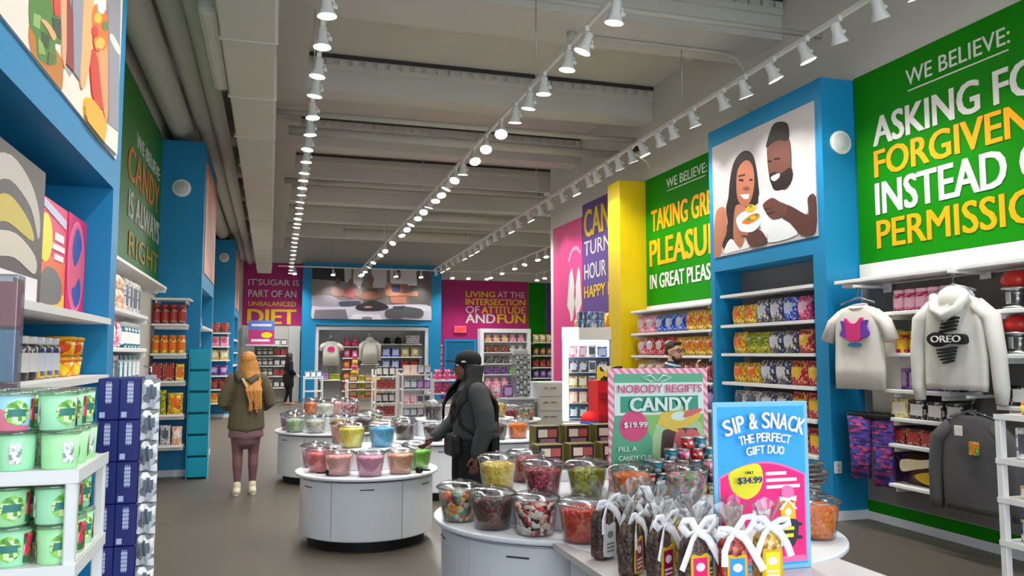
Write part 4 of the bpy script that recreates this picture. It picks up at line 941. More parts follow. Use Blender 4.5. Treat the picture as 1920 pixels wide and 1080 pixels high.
# wing shelves on the front of the blue pillar behind
G = 'goods on the wing shelves of the pillar'
wing = [2.39, 2.05, 1.66, 1.30, 0.86, 0.46]
for i, z in enumerate(wing):
    shelf_board(XL + 0.01, 11.45, -1.07 if i else -1.03, 11.9, z, '%s white wing shelf down the blue pillar' % ORD[i], 'wing shelves on the pillar', 0.03)
for z, nm, its in [(2.05, 'second wing shelf', [('jar', 'dark red', 0.1, 0.26, 0, 4)]), (1.66, 'third wing shelf', [('jar', 'yellow and orange', 0.1, 0.24, 0, 4)]), (1.30, 'fourth wing shelf', [('box', 'dark red', 0.14, 0.24, 0.12, 2), ('box', 'yellow and orange', 0.1, 0.22, 0.12, 1)]),
                   (0.86, 'fifth wing shelf', [('bag', 'yellow green', 0.2, 0.32, 0.14, 1), ('bag', 'yellow and orange', 0.19, 0.28, 0.12, 1)]), (0.46, 'lowest wing shelf', [('bag', 'white and grey', 0.13, 0.26, 0.1, 2), ('bag', 'peach', 0.13, 0.24, 0.1, 1)])]:
    fill(its, 11.56, z, -1.5, -1.08, 'B', nm + ' of the pillar', 'the wall', G)
# turquoise bins
t = thing('bin_tower', 'narrow turquoise tower of clear fronted bins beside the pillar', 'bin tower', (-0.90, 11.72, 0))
M_TURQ = mat('turquoise acrylic', (16, 160, 190), 0.25, 0.03)
part('back_panel', MB().box(0.12, -0.12, 0, 0.135, 0.16, 1.72).box(-0.135, -0.13, 0, -0.12, 0.16, 1.72).box(-0.12, -0.02, 0, 0.12, 0.0, 1.72), M_TURQ, t)
for k in range(6):
    part('bin', MB().rbox(-0.12, -0.14, 0.02 + k * 0.285, 0.12, -0.02, 0.28 + k * 0.285, 0.012), M_TURQ, t)
# bay behind the bins and last bay
for z, a in [(2.05, 'first'), (1.72, 'second'), (1.38, 'third')]:
    fill([('bag', 'white and grey', 0.26, 0.25, 0.1, 7)], -1.12, z, 12.05, 14.1, 'L', '%s shelf behind the turquoise bins' % a, 'the bins', 'bags behind the turquoise bins')
fills = ['dark red', 'pale pink', 'cream and yellow', 'purple', 'dark red', 'yellow and orange']
for i, z in enumerate([2.2, 1.85, 1.5, 1.1, 0.75, 0.4]):
    shelf_board(XL + 0.01, 22.0, -1.0, 22.5, z, '%s white wing shelf down the last blue pillar' % ORD[i], 'wing shelves on the last pillar', 0.03)
    fill([('bag', fills[i], 0.22, 0.26, 0.12, 2)], 22.2, z, -1.48, -1.02, 'B', '%s wing shelf of the last pillar' % ORD[i], 'the wall', 'goods on the last pillar')

# ------------------------------------------------------------------ near bay beside the rack
def poster(name, label, loc, rz, w, h, bm, shapes, mats, cat='poster', th=0.012):
    t = thing(name, label, cat, loc, rz)
    part('board', MB().rbox(0, -th, 0, w, 0, h, 0.003, seg=1), bm, t)
    mb = MB()
    for i, (mi, pts) in enumerate(shapes): mb.plate(pts, -th - 0.001 - 0.0006 * i, -th, mi)
    part('print', mb, mats, t)
    return t
W_ = lambda n, c: mat('poster ' + n, c, 0.45, 0.02)
pk = [W_('yellow', (236, 226, 40)), W_('white', (240, 232, 236)), W_('orange', (238, 110, 60)), W_('grey', (110, 110, 110)), W_('gold', (236, 190, 40)), W_('pink ring', (240, 120, 170)), W_('blue', (60, 86, 170)), W_('lilac', (196, 196, 226)), W_('deep pink', (206, 40, 110)), W_('rose', (226, 100, 130))]
t = poster('price_poster', 'pink and orange poster with a yellow circle on the bay shelf', (-1.08, 4.2, 1.862), PI / 2, 1.08, 0.56, W_('pink', (226, 50, 100)), [
    (2, rect(0.02, 0.16, 0.62, 0.28)), (2, rect(0.02, 0.1, 0.62, 0.2)), (4, rect(0.02, 0.0, 0.62, 0.1)), (3, smooth_out([(0.1, 0.05), (0.5, 0.05), (0.56, 0.15), (0.4, 0.22), (0.2, 0.2)])), (0, ell(0.2, 0.36, 0.13, 0.12)), (7, [(0.05, 0.52), (0.6, 0.45), (0.6, 0.5), (0.05, 0.56)]),
    (1, rect(0.38, 0.37, 0.56, 0.41)), (1, rect(0.34, 0.32, 0.58, 0.35)), (1, rect(0.38, 0.27, 0.56, 0.3)),
    (8, rect(0.64, 0.0, 1.08, 0.56)), (5, ell(0.85, 0.28, 0.2, 0.26)), (9, ell(0.85, 0.28, 0.18, 0.24)), (6, smooth_out([(0.74, 0.38), (0.84, 0.5), (0.96, 0.42), (0.9, 0.33), (0.8, 0.28)])), (6, smooth_out([(0.76, 0.14), (0.86, 0.05), (0.97, 0.12), (0.93, 0.22), (0.84, 0.17)]))], pk)
gk = [W_('ash', (186, 178, 170)), W_('dull yellow', (196, 176, 60)), W_('pale', (206, 196, 180)), W_('ink', (50, 48, 56)), W_('white', (240, 232, 236))]
poster('display_poster', 'dark grey poster with a pale arch beside the pink poster', (-1.02, 3.1, 1.862), PI / 2, 1.02, 0.62, W_('charcoal', (74, 70, 70)), [
    (0, smooth_out([(0.2, 0.5), (0.5, 0.58), (0.8, 0.52), (0.95, 0.4), (0.94, 0.3), (0.8, 0.42), (0.5, 0.48), (0.25, 0.42)])), (1, smooth_out([(0.3, 0.36), (0.5, 0.42), (0.78, 0.36), (0.86, 0.28), (0.5, 0.31), (0.3, 0.28)])), (2, smooth_out([(0.3, 0.24), (0.6, 0.28), (0.9, 0.22), (0.9, 0.14), (0.6, 0.18), (0.3, 0.16)])),
    (4, rect(0.2, 0.02, 0.95, 0.12)), (3, rect(0.3, 0.04, 0.4, 0.1)), (3, rect(0.6, 0.04, 0.75, 0.1))], gk)
solo('price_tag', MB().box(0, -0.006, -0.035, 0.22, 0, -0.001), mat('coral tag', (238, 120, 110), 0.5, 0.03), 'coral price strip on the shelf edge under the pink poster', 'price tag', (XFL - 0.012, 4.25, 1.86), PI / 2)
# orange pails, dark jars
G = 'goods on the bay shelf under the pink poster'
t0 = None
for k, (y, zz) in enumerate([(4.82, 1.532), (5.02, 1.532), (4.86, 1.64), (5.06, 1.64)]):
    if t0 is None:
        t0 = thing('candy_pail', 'lower orange candy pail beside the dark jars under the pink poster', 'candy pail', (-1.1, y, zz), PI / 2, G)
        part('pail', MB().lathe([(0.075, 0), (0.085, 0.01), (0.092, 0.085)], 20), look('pail print', [(244, 120, 16), (250, 190, 20), (250, 216, 40), (230, 80, 20), (250, 170, 20)], 26), t0)
        part('lid', MB().lathe([(0.096, 0.085), (0.096, 0.1), (0.08, 0.106)], 20), mat('amber lid', (236, 170, 30), 0.3, 0.05), t0)
    else:
        dup(t0, ['', 'lower orange candy pail at the blue jamb under the pink poster', 'upper orange candy pail beside the dark jars under the pink poster', 'upper orange candy pail at the blue jamb under the pink poster'][k], (-1.1, y, zz), PI / 2 + 0.3 * k)
fill([('jar', 'black and white', 0.13, 0.2, 0, 4), ('jar', 'navy and white', 0.13, 0.2, 0, 3)], -1.1, 1.532, 3.75, 4.72, 'L', 'shelf under the pink poster', 'the shop front', G)
fill([('box', 'black and white', 0.2, 0.24, 0.12, 4)], -1.12, 1.532, 2.9, 3.72, 'L', 'shelf under the dark grey poster', 'the shop front', G)

# ================================================================== round counters
def disc_union(cs, n=96):
    gx = sum(c[0] for c in cs) / len(cs); gy = sum(c[1] for c in cs) / len(cs)
    out = []
    for k in range(n):
        a = 2 * PI * k / n; dx, dy = math.cos(a), math.sin(a); best = 0
        for cx, cy, r in cs:
            ex, ey = cx - gx, cy - gy; b = ex * dx + ey * dy; dd = b * b - (ex * ex + ey * ey - r * r)
            if dd >= 0: best = max(best, b + math.sqrt(dd))
        out.append((gx + best * dx, gy + best * dy))
    return out
def rounded_prism(mb, out, z0, z1, r=0.008, mi=0):
    n = len(out); cx = sum(p[0] for p in out) / n; cy = sum(p[1] for p in out) / n
    def off(p, d):
        v = Vector((p[0] - cx, p[1] - cy)); L = v.length; return (cx + v.x * (L - d) / L, cy + v.y * (L - d) / L)
    rings = [(z0, r), (z0 + r, 0), (z1 - r, 0), (z1 - r * 0.3, r * 0.3), (z1, r)]
    vs = [off(p, d) + (z,) for z, d in rings for p in out]
    fs = []
    for j in range(len(rings) - 1):
        for k in range(n):
            k2 = (k + 1) % n; fs.append((j * n + k, j * n + k2, (j + 1) * n + k2, (j + 1) * n + k))
    fs.append(tuple(range(n))[::-1]); fs.append(tuple((len(rings) - 1) * n + k for k in range(n)))
    mb.add(vs, fs, mi)
    return mb
def counter(label, discs, zt, risers, loc, doors):
    """white display counter: discs and risers are given relative to loc"""
    t = thing('display_counter', label, 'counter', loc, 0, None)
    sh = lambda d: [(x, y, r - d) for x, y, r in discs]
    part('counter_top', rounded_prism(MB(), disc_union(discs), zt - 0.028, zt), M_WHITE, t)
    part('cabinet_body', MB().prism(disc_union(sh(0.06)), 0.09, zt - 0.045), M_WHITE, t)
    part('shadow_gap', MB().prism(disc_union(sh(0.075)), zt - 0.046, zt - 0.027), M_BLACK, t)
    part('kick_plate', MB().prism(disc_union(sh(0.12)), 0, 0.09), M_BLACK, t)
    for (cx, cy, r), a0, a1 in doors:
        mb = MB(); n = 12; R0, R1 = r - 0.058, r - 0.046; vs = []; fs = []
        for i in range(n + 1):
            a = math.radians(a0 + (a1 - a0) * i / n)
            for R, z in ((R0, 0.1), (R1, 0.1), (R1, zt - 0.05), (R0, zt - 0.05)): vs.append((cx + R * math.cos(a), cy + R * math.sin(a), z))
        for i in range(n):
            for k in range(4): fs.append((i * 4 + k, i * 4 + (k + 1) % 4, (i + 1) * 4 + (k + 1) % 4, (i + 1) * 4 + k))
        fs += [(0, 3, 2, 1), (n * 4, n * 4 + 1, n * 4 + 2, n * 4 + 3)]
        dr = part('door', mb.add(vs, fs), M_WHITE, t)
        am = math.radians((a0 + a1) / 2); Rh = r - 0.0455
        part('pull_slot', MB().box(-0.06, -0.002, -0.004, 0.06, 0.002, 0.004, 0, ZM((cx + Rh * math.cos(am), cy + Rh * math.sin(am), zt - 0.1)) @ Matrix.Rotation(am + PI / 2, 4, 'Z')), M_DGREY, dr)
    for cs, z0, z1 in risers:
        solo('display_riser', rounded_prism(MB(), disc_union(cs), z0 + 0.0005, z1, 0.006), M_WHITE, 'raised white disc standing on the ' + ('counter of red and yellow tubs' if 'red and yellow' in label else 'counter of powder tubs' if 'powder tubs' in label else 'counter of mixed tubs behind' if 'mixed' in label else 'counter of chocolate tubs' if 'chocolate' in label else 'big counter of gummy tubs'), 'riser', loc)
    return t

CAND = {}
def candy(name, cols, scale=55, bump=0.9): CAND[name] = pmat('candy ' + name, cols, scale, 0.3, bump)
candy('red powder', [(240, 110, 104), (236, 96, 92), (246, 126, 120)], 120, 0.3)
candy('salmon pink', [(246, 170, 160), (250, 180, 172), (242, 160, 150)], 120, 0.3)
candy('rose pink', [(240, 150, 176), (246, 164, 188), (232, 138, 166)], 120, 0.3)
candy('peach', [(246, 172, 134), (250, 184, 150), (240, 160, 120)], 120, 0.3)
candy('lime green', [(130, 200, 50), (146, 214, 66), (116, 184, 40)], 120, 0.3)
candy('lemon yellow', [(244, 224, 70), (250, 234, 96), (238, 214, 56)], 120, 0.3)
candy('sky blue', [(70, 176, 220), (86, 190, 232), (58, 160, 206)], 120, 0.3)
candy('mixed gummy', [(240, 130, 60), (90, 170, 150), (210, 60, 60), (236, 190, 90), (120, 150, 90), (230, 220, 200), (110, 60, 60)], 38)
candy('dark brown and green', [(74, 38, 30), (96, 50, 38), (60, 34, 28), (90, 70, 40), (120, 40, 36)], 45)
candy('red white and black', [(226, 50, 50), (246, 226, 200), (236, 180, 150), (30, 24, 26), (206, 40, 44), (250, 240, 226)], 42)
candy('red orange', [(226, 50, 20), (236, 70, 30), (214, 40, 20), (240, 90, 40)], 45)
candy('bright yellow', [(250, 206, 60), (252, 220, 96), (246, 190, 40)], 40)
candy('dark red', [(150, 24, 44), (176, 36, 56), (110, 16, 34), (200, 70, 84)], 45)
candy('olive green', [(150, 150, 10), (176, 170, 20), (120, 124, 10), (190, 186, 50)], 42)
candy('orange', [(250, 120, 20), (252, 140, 40), (244, 100, 16)], 42)
candy('pink and green', [(236, 160, 190), (150, 190, 110), (240, 190, 200), (210, 100, 120), (120, 160, 90)], 40)
candy('chocolate brown', [(66, 40, 34), (80, 50, 42), (54, 32, 28)], 50)
candy('cream white', [(236, 230, 210), (246, 240, 226), (220, 210, 186)], 50)
candy('pale green', [(190, 214, 160), (206, 226, 180), (170, 196, 140)], 50)
candy('golden brown', [(206, 160, 60), (226, 184, 90), (176, 126, 40)], 50)
candy('red and grey', [(170, 50, 66), (206, 90, 100), (120, 110, 116), (226, 190, 190)], 42)
candy('teal and white', [(30, 110, 120), (200, 220, 220), (20, 80, 96), (60, 140, 150)], 42)
TUBM = {}
def tub(label, x, y, z, c, s=1.0, fill_=0.62, group='candy tubs on the round counters', lid=True):
    """clear bulk candy tub with an open rim and a domed clear lid"""
    r0, r1, h = 0.096, 0.122, 0.185
    t = thing('candy_tub', label, 'candy tub', (x, y, z), rng.uniform(0, 6.28), group)
    if 'cup' not in TUBM:
        TUBM['cup'] = MB().lathe([(r0 - 0.006, 0.004), (r0, 0.0), (r0 + 0.002, 0.004), (r1, h)], 32, cap0=True, cap1=False).mesh('tub_wall', [M_CLEAR])
        TUBM['rim'] = MB().tube([((r1 + 0.007) * math.cos(2 * PI * k / 32), (r1 + 0.007) * math.sin(2 * PI * k / 32), h) for k in range(32)], 0.0045, 6, closed=True).lathe([(r1 - 0.002, h - 0.006), (r1 + 0.007, h - 0.003), (r1 + 0.007, h + 0.003), (r1 - 0.002, h)], 32, cap0=False, cap1=False).mesh('rim', [clear('rim plastic', (225, 228, 230), 0.45, 0.1)])
        TUBM['lid'] = MB().lathe([(r1 + 0.008, h + 0.004), (r1 - 0.01, h + 0.018), (r1 * 0.7, h + 0.028), (r1 * 0.3, h + 0.032), (0.02, h + 0.032), (0.018, h + 0.044), (0.001, h + 0.046)], 32, cap0=False).mesh('lid', [clear('lid plastic', (228, 230, 232), 0.11, 0.12)])
    part('tub_wall', TUBM['cup'], None, t)
    key = ('fill', c, fill_)
    if key not in TUBM:
        rr = random.Random(len(c)); hh = h * fill_
        rf = r0 + (r1 - r0) * fill_
        prof = [(r0 - 0.008, 0.008), (r0 * 0.5 + rf * 0.5 - 0.006, hh * 0.5), (rf - 0.006, hh * 0.92), (rf - 0.012, hh), (rf * 0.7, hh + 0.008), (rf * 0.35, hh + 0.018), (0.004, hh + 0.02)]
        mb = MB().lathe(prof, 28)
        vv = []
        for p in mb.v:
            q = Vector(p); nz = noise.noise(q * 60)
            k = 1 + 0.03 * nz if q.z > hh * 0.9 else 1
            vv.append((q.x * k, q.y * k, q.z + (0.012 * nz if q.z > hh * 0.9 else 0)))
        mb.v = vv
        TUBM[key] = mb.mesh('candy_fill', [CAND[c]])
    part('candy_fill', TUBM[key], None, t)
    part('rim', TUBM['rim'], None, t)
    if lid: part('lid', TUBM['lid'], None, t)
    if s != 1.0: t.scale = (s, s, s)
    return t

# first round counter
c1 = (0.87, 7.47, 0)
D1 = (0, 0, 0.635)
counter('round white counter of bright powder tubs with a black foot', [D1], 0.62, [([(0, 0.16, 0.33)], 0.62, 0.80)], c1,
        [(D1, 180, 233), (D1, 234, 293), (D1, 294, 350)])
R1 = 'round counter of bright tubs'
for lb, x, y, z, c in [
    ('red powder tub on the rim of the round counter facing the walkway', 0.45, 7.38, .62, 'red powder'), ('salmon pink tub at the front of the round counter of powder tubs', 0.59, 7.13, .62, 'salmon pink'),
    ('rose pink tub at the front centre of the round powder counter', 0.84, 7.01, .62, 'rose pink'), ('peach tub at the front of the round powder counter', 1.11, 7.08, .62, 'peach'),
    ('lime green tub at the end of the front row on the powder counter', 1.30, 7.30, .62, 'lime green'), ('lemon yellow tub on the raised middle of the powder counter', 0.735, 7.58, .80, 'lemon yellow'),
    ('sky blue tub on the raised middle of the powder counter', 1.01, 7.56, .80, 'sky blue'), ('peach tub behind the lemon yellow one on the raised middle', 0.69, 7.89, .80, 'peach'),
    ('red powder tub behind the sky blue one on the raised middle', 1.06, 7.87, .80, 'red powder'), ('rose pink tub at the back of the powder counter', 0.42, 7.72, .62, 'rose pink'), ('salmon pink tub at the back of the powder counter', 1.35, 7.62, .62, 'salmon pink')]:
    tub(lb, x, y, z, c, 1.03, 0.9 if z > .7 else 0.85, 'powder tubs on the round counter')
for x, y, a, lb in [(0.48, 7.10, 0.6, 'black scoop lying before the red powder tub'), (1.29, 7.02, 2.2, 'black scoop lying before the lime green tub')]:
    s_ = thing('candy_scoop', lb, 'scoop', (x, y, 0.62), a)
    part('scoop_bowl', MB().lathe([(0.012, 0.0), (0.026, 0.012), (0.028, 0.055)], 14, cap1=False, M=Matrix.Translation((0, 0, 0.028)) @ Matrix.Rotation(PI / 2, 4, 'Y')), M_BLACK, s_)
    part('handle', MB().tube([(0, 0, 0.028), (-0.05, 0, 0.03), (-0.09, 0, 0.036)], 0.007, 8), M_BLACK, s_)

# second counter further along the walkway
c2 = (0.85, 11.2, 0); D2 = (0, 0, 0.77)
counter('round white counter of mixed tubs behind the powder counter', [D2], 0.65, [([(0, 0.1, 0.45)], 0.65, 0.82)], c2, [(D2, 180, 235), (D2, 236, 300), (D2, 301, 358)])
for lb, x, y, z, c in [
    ('pale green tub at the walkway end of the second counter', 0.33, 10.85, .65, 'pale green'), ('cream white tub beside the pale green one', 0.58, 10.66, .65, 'cream white'), ('golden brown tub at the front of the second counter', 0.88, 10.60, .65, 'golden brown'),
    ('grey lidded chocolate tub at the front of the second counter', 1.2, 10.7, .65, 'chocolate brown'), ('red and grey tub on the walkway side of the second counter', 0.28, 11.2, .65, 'red and grey'), ('peach tub at the back of the second counter by the walkway', 0.36, 11.62, .65, 'peach'),
    ('orange tub on the raised middle of the second counter', 0.58, 11.5, .82, 'orange'), ('cream white tub on the raised middle of the second counter', 0.72, 11.08, .82, 'cream white'), ('red and grey tub on the raised middle of the second counter', 1.06, 11.12, .82, 'red and grey'),
    ('salmon pink tub at the back of the raised middle', 0.9, 11.5, .82, 'salmon pink'), ('mixed gummy tub on the far rim of the second counter', 1.4, 11.3, .65, 'mixed gummy')]:
    tub(lb, x, y, z, c, 1.1, 0.75, 'mixed tubs on the second counter')

# chocolate counter beside the woman in the cap
D3 = [(-0.28, 0, 0.76), (0.42, 0.0, 0.72)]
counter('long rounded white counter of chocolate tubs behind the woman in the cap', D3, 0.65, [([(-0.2, 0.25, 0.36), (0.35, 0.25, 0.36)], 0.65, 0.85)], (2.3, 9.75, 0), [(D3[0], 180, 235), (D3[0], 236, 285), (D3[1], 275, 320), (D3[1], 321, 365)])
for lb, x, y, z, c in [
    ('chocolate tub at the walkway end of the chocolate counter', 1.55, 9.55, .65, 'chocolate brown'), ('chocolate tub at the front of the chocolate counter by the woman in the cap', 1.84, 9.28, .65, 'chocolate brown'),
    ('chocolate tub on the raised middle of the chocolate counter', 1.95, 9.85, .85, 'chocolate brown'), ('brown and green tub behind the woman in the cap', 2.2, 9.2, .65, 'dark brown and green'), ('chocolate tub just past the shoulder of the woman in the cap', 2.58, 9.24, .65, 'chocolate brown'),
    ('orange tub beside a chocolate tub past the woman in the cap', 2.86, 9.3, .65, 'orange'), ('cream white tub on the raised part past the woman in the cap', 2.45, 9.85, .85, 'cream white'), ('golden brown tub on the raised part past the woman in the cap', 2.78, 9.95, .85, 'golden brown'),
    ('chocolate tub at the back rim of the chocolate counter', 1.6, 9.95, .65, 'chocolate brown')]:
    tub(lb, x, y, z, c, 1.1, 0.8, 'chocolate tubs')
D4 = [(0, 0, 0.75)]
counter('white counter with red and yellow tubs before the cash desk', D4, 0.65, [([(0, 0.1, 0.4)], 0.65, 0.85)], (3.35, 12.2, 0), [(D4[0], 200, 250), (D4[0], 251, 310)])
for lb, x, y, z, c in [('dark red tub at the front of the counter before the cash desk', 3.45, 11.62, .65, 'dark red'), ('golden yellow tub at the front of the counter before the cash desk', 3.1, 11.66, .65, 'golden brown'), ('grey tub at the walkway side before the cash desk', 2.78, 11.9, .65, 'red and grey'),
                       ('orange tub on the raised middle before the cash desk', 3.28, 12.2, .85, 'orange'), ('cream tub on the raised middle before the cash desk', 2.98, 12.4, .85, 'cream white'), ('mixed tub on the side facing the lit display case', 3.8, 11.9, .65, 'mixed gummy')]:
    tub(lb, x, y, z, c, 1.1, 0.8, 'tubs before the cash desk')

# ------------------------------------------------------------------ big counter in front
DF = [(-0.26, 0.33, 0.72), (0.24, -0.32, 0.73)]
cf = (1.87, 4.09, 0)
counter('big rounded white counter of open gummy tubs in front of the candy sign', DF, 0.75, [([(-0.15, 0.29, 0.5), (0.26, -0.12, 0.46)], 0.75, 0.90)], cf, [(DF[0], 150, 205), (DF[0], 206, 258), (DF[1], 300, 355)])
for lb, x, y, z, c in [
    ('mixed gummy tub at the end of the front row of the big counter', 1.01, 4.37, .75, 'mixed gummy'), ('dark brown tub second in the front row of the big counter', 1.13, 4.13, .75, 'dark brown and green'), ('red white and black gummy tub in the front row of the big counter', 1.30, 3.93, .75, 'red white and black'),
    ('red orange tub beside the tied gift bags', 1.47, 3.72, .75, 'red orange'), ('bright yellow tub on the raised part of the big counter', 1.25, 4.45, .90, 'bright yellow'), ('dark red tub on the raised part of the big counter', 1.42, 4.16, .90, 'dark red'), ('olive green tub on the raised part before the gift boxes', 1.64, 4.08, .90, 'olive green'),
    ('bright orange tub on the raised part before the candy sign', 1.80, 3.86, .90, 'orange'), ('pink and green tub on the raised part before the candy sign', 2.06, 3.76, .90, 'pink and green'), ('dark red tub behind the bright yellow one', 1.47, 4.63, .90, 'dark red'),
    ('teal and white tub past the blue and pink sign', 2.71, 3.74, .75, 'teal and white'), ('orange gummy tub half hidden by the blue and pink sign', 2.60, 3.46, .75, 'orange'), ('pink tub behind the blue and pink sign', 2.29, 3.58, .90, 'rose pink'), ('mixed gummy tub behind the blue and pink sign', 2.58, 4.05, .75, 'mixed gummy')]:
    tub(lb, x, y, z, c, 0.97 if z < .8 else 0.9, 0.84 if z < .8 else 0.8, 'gummy tubs on the big counter')
for k in range(5):
    solo('tub_lid', MB().lathe([(0.145, 0), (0.148, 0.006), (0.12, 0.014), (0.03, 0.02), (0.001, 0.02)], 30), clear('loose lid plastic', (214, 218, 220), 0.4, 0.1),
         '%s clear lid up in the loose stack past the blue and pink sign' % ORD[k], 'lid', (2.71 + 0.014 * (k % 3), 3.74 + 0.008 * k, 0.977 + 0.0225 * k), 0, 'loose lids past the blue and pink sign')
# stepped gift boxes
st = thing('box_riser', 'white stepped riser under the chocolate gift boxes', 'riser', (1.86, 4.84, 0.90))
part('lower_step', MB().rbox(-0.36, -0.30, 0, 0.36, -0.07, 0.06, 0.004), M_WHITE, st)
part('upper_step', MB().rbox(-0.36, -0.07, 0, 0.36, 0.16, 0.15, 0.004), M_WHITE, st)
gb_body = MB().rbox(-0.085, -0.055, 0, 0.085, 0.055, 0.15, 0.004, 0)
gb_body.plate(rect(-0.074, 0.0, 0.074, 0.148), -0.0575, -0.055, 1)
gbm = gb_body.mesh('box_body', [mat('olive gold box', (110, 106, 36), 0.4, 0.06), mat('dark plum front', (44, 26, 30), 0.4, 0.05)])
gpm = MB().plate(rect(-0.06, 0.08, 0.0, 0.128), -0.0595, -0.057, 0).plate(rect(0.004, 0.08, 0.062, 0.128), -0.0595, -0.057, 1).plate(rect(-0.05, 0.02, 0.055, 0.07), -0.0595, -0.057, 2)
gpm = gpm.mesh('picture', [mat('cream sweet picture', (226, 214, 196), 0.4, 0.12, scale=40), mat('pink sweet picture', (176, 90, 84), 0.4, 0.15, scale=40), mat('mauve sweet picture', (150, 110, 130), 0.4, 0.2, scale=40)])
gt = None
for i in range(6):
    r_, c_ = divmod(i, 3)
    pos = (1.62 + 0.205 * c_ + 0.06 * r_, 4.66 + 0.23 * r_, 0.96 + 0.09 * r_)
    lb = 'dark gift box with sweets pictured, %s from the bright yellow tub, %s row' % (ORD[c_], ['lower', 'upper'][r_])
    if gt is None:
        gt = thing('gift_box', lb, 'gift box', pos, 0, 'chocolate gift boxes on the riser')
        part('box_body', gbm, None, gt); part('picture', gpm, None, gt)
    else: dup(gt, lb, pos)

# candy sign
t = thing('sign_stand', 'green regift candy sign with a pink striped border on the big counter', 'sign', (1.80, 4.16, 0.90), 0.0)
pw, ph = 0.62, 0.70
M_STRIPE = bpy.data.materials.new('candy cane stripe'); M_STRIPE.use_nodes = True
nt = M_STRIPE.node_tree; wv = nt.nodes.new('ShaderNodeTexWave'); wv.bands_direction = 'DIAGONAL'; wv.inputs['Scale'].default_value = 13; rp = nt.nodes.new('ShaderNodeValToRGB'); rp.color_ramp.interpolation = 'CONSTANT'
rp.color_ramp.elements[0].color = lin((236, 130, 160)); rp.color_ramp.elements[1].position = 0.5; rp.color_ramp.elements[1].color = lin((248, 206, 216))
tcn = nt.nodes.new('ShaderNodeTexCoord'); nt.links.new(tcn.outputs['Object'], wv.inputs['Vector']); nt.links.new(wv.outputs['Fac'], rp.inputs['Fac']); nt.links.new(rp.outputs['Color'], nt.nodes['Principled BSDF'].inputs['Base Color'])
part('board', MB().rbox(0, -0.01, -0.0, pw, 0, ph - 0.03, 0.002, seg=1), M_STRIPE, t)
pr = MB(); mats_ = [mat('sign mint', (96, 176, 140), 0.4, 0.02), mat('sign lime', (140, 200, 110), 0.4, 0.03), mat('sign pale', (226, 240, 232), 0.4, 0.02), mat('sign rose', (226, 80, 130), 0.4, 0.02), mat('sign deep mint', (60, 160, 130), 0.4, 0.02), mat('sign cola', (90, 70, 66), 0.4, 0.05), mat('sign salmon', (222, 110, 110), 0.4, 0.03), mat('sign yellow', (236, 200, 80), 0.4, 0.03), mat('sign pear', (180, 214, 160), 0.4, 0.03)]
H_ = ph - 0.03
def L(pts, m, i=[0]):
    i[0] += 1; pr.plate(pts, -0.011 - 0.0005 * i[0], -0.01, m)
L(rect(0.035, 0.02, pw - 0.03, H_ - 0.03), 0); L(rect(0.2, 0.02, pw - 0.03, 0.42), 1); L(smooth_out([(0.035, 0.02), (0.3, 0.02), (0.25, 0.3), (0.1, 0.42), (0.036, 0.4)]), 0)
L(rect(0.035, 0.41, pw - 0.03, 0.59), 2); L(rect(0.07, 0.425, pw - 0.065, 0.515), 4); L(ell(0.15, 0.35, 0.088, 0.085), 3)
L(smooth_out([(0.3, 0.05), (0.55, 0.05), (0.57, 0.36), (0.29, 0.36)]), 8); L(smooth_out([(0.33, 0.04), (0.53, 0.04), (0.55, 0.3), (0.5, 0.33), (0.36, 0.33), (0.32, 0.28)]), 5)
L(smooth_out([(0.38, 0.12), (0.43, 0.12), (0.47, 0.3), (0.41, 0.31)]), 6); L(smooth_out([(0.3, 0.36), (0.42, 0.31), (0.4, 0.35), (0.33, 0.4)]), 7); L(smooth_out([(0.47, 0.2), (0.54, 0.2), (0.56, 0.3), (0.48, 0.32)]), 6)
L(smooth_out([(0.33, 0.35), (0.43, 0.33), (0.52, 0.36), (0.57, 0.41), (0.5, 0.43), (0.38, 0.43), (0.31, 0.41)]), 7); L(ell(0.43, 0.4, 0.05, 0.025), 2); L(smooth_out([(0.46, 0.39), (0.56, 0.42), (0.57, 0.44), (0.48, 0.43)]), 6); L(ell(0.43, 0.445, 0.03, 0.02), 8); L(ell(0.4, 0.2, 0.012, 0.05), 2)
part('print', pr, mats_, t)
Yl = lambda u, v: (u, -0.028, v)
part('lettering', text_mb('NOBODY REGIFTS', 0.52, 0.044, 0.012, 0.002), mats_[3], t, Yl(0.05, 0.535))
part('lettering', text_mb('CANDY', 0.38, 0.075, 0.05, 0.002), mats_[2], t, Yl(0.125, 0.432))
part('lettering', text_mb('$19.99', 0.14, 0.034, 0.04, 0.002), mats_[2], t, Yl(0.085, 0.34))
for k, (tx, w_) in enumerate([('FILL A', 0.11), ('CANDY CUP', 0.2), ('WITH YOUR', 0.2)]):
    part('lettering', text_mb(tx, w_, 0.026, 0.03, 0.002), mats_[2], t, Yl(0.05, 0.215 - 0.05 * k))
bw = MB()
for s in (-1, 1): bw.tube([(0.29, -0.026, 0.6), (0.29 + s * 0.04, -0.026, 0.632), (0.29 + s * 0.09, -0.026, 0.62), (0.29 + s * 0.04, -0.026, 0.598)], 0.004, 6, closed=True)
part('bow_print', bw, mats_[2], t)
part('sign_foot', MB().rbox(0.05, -0.08, 0, pw - 0.05, 0.1, 0.008, 0.003, seg=1), M_CLEAR, t)

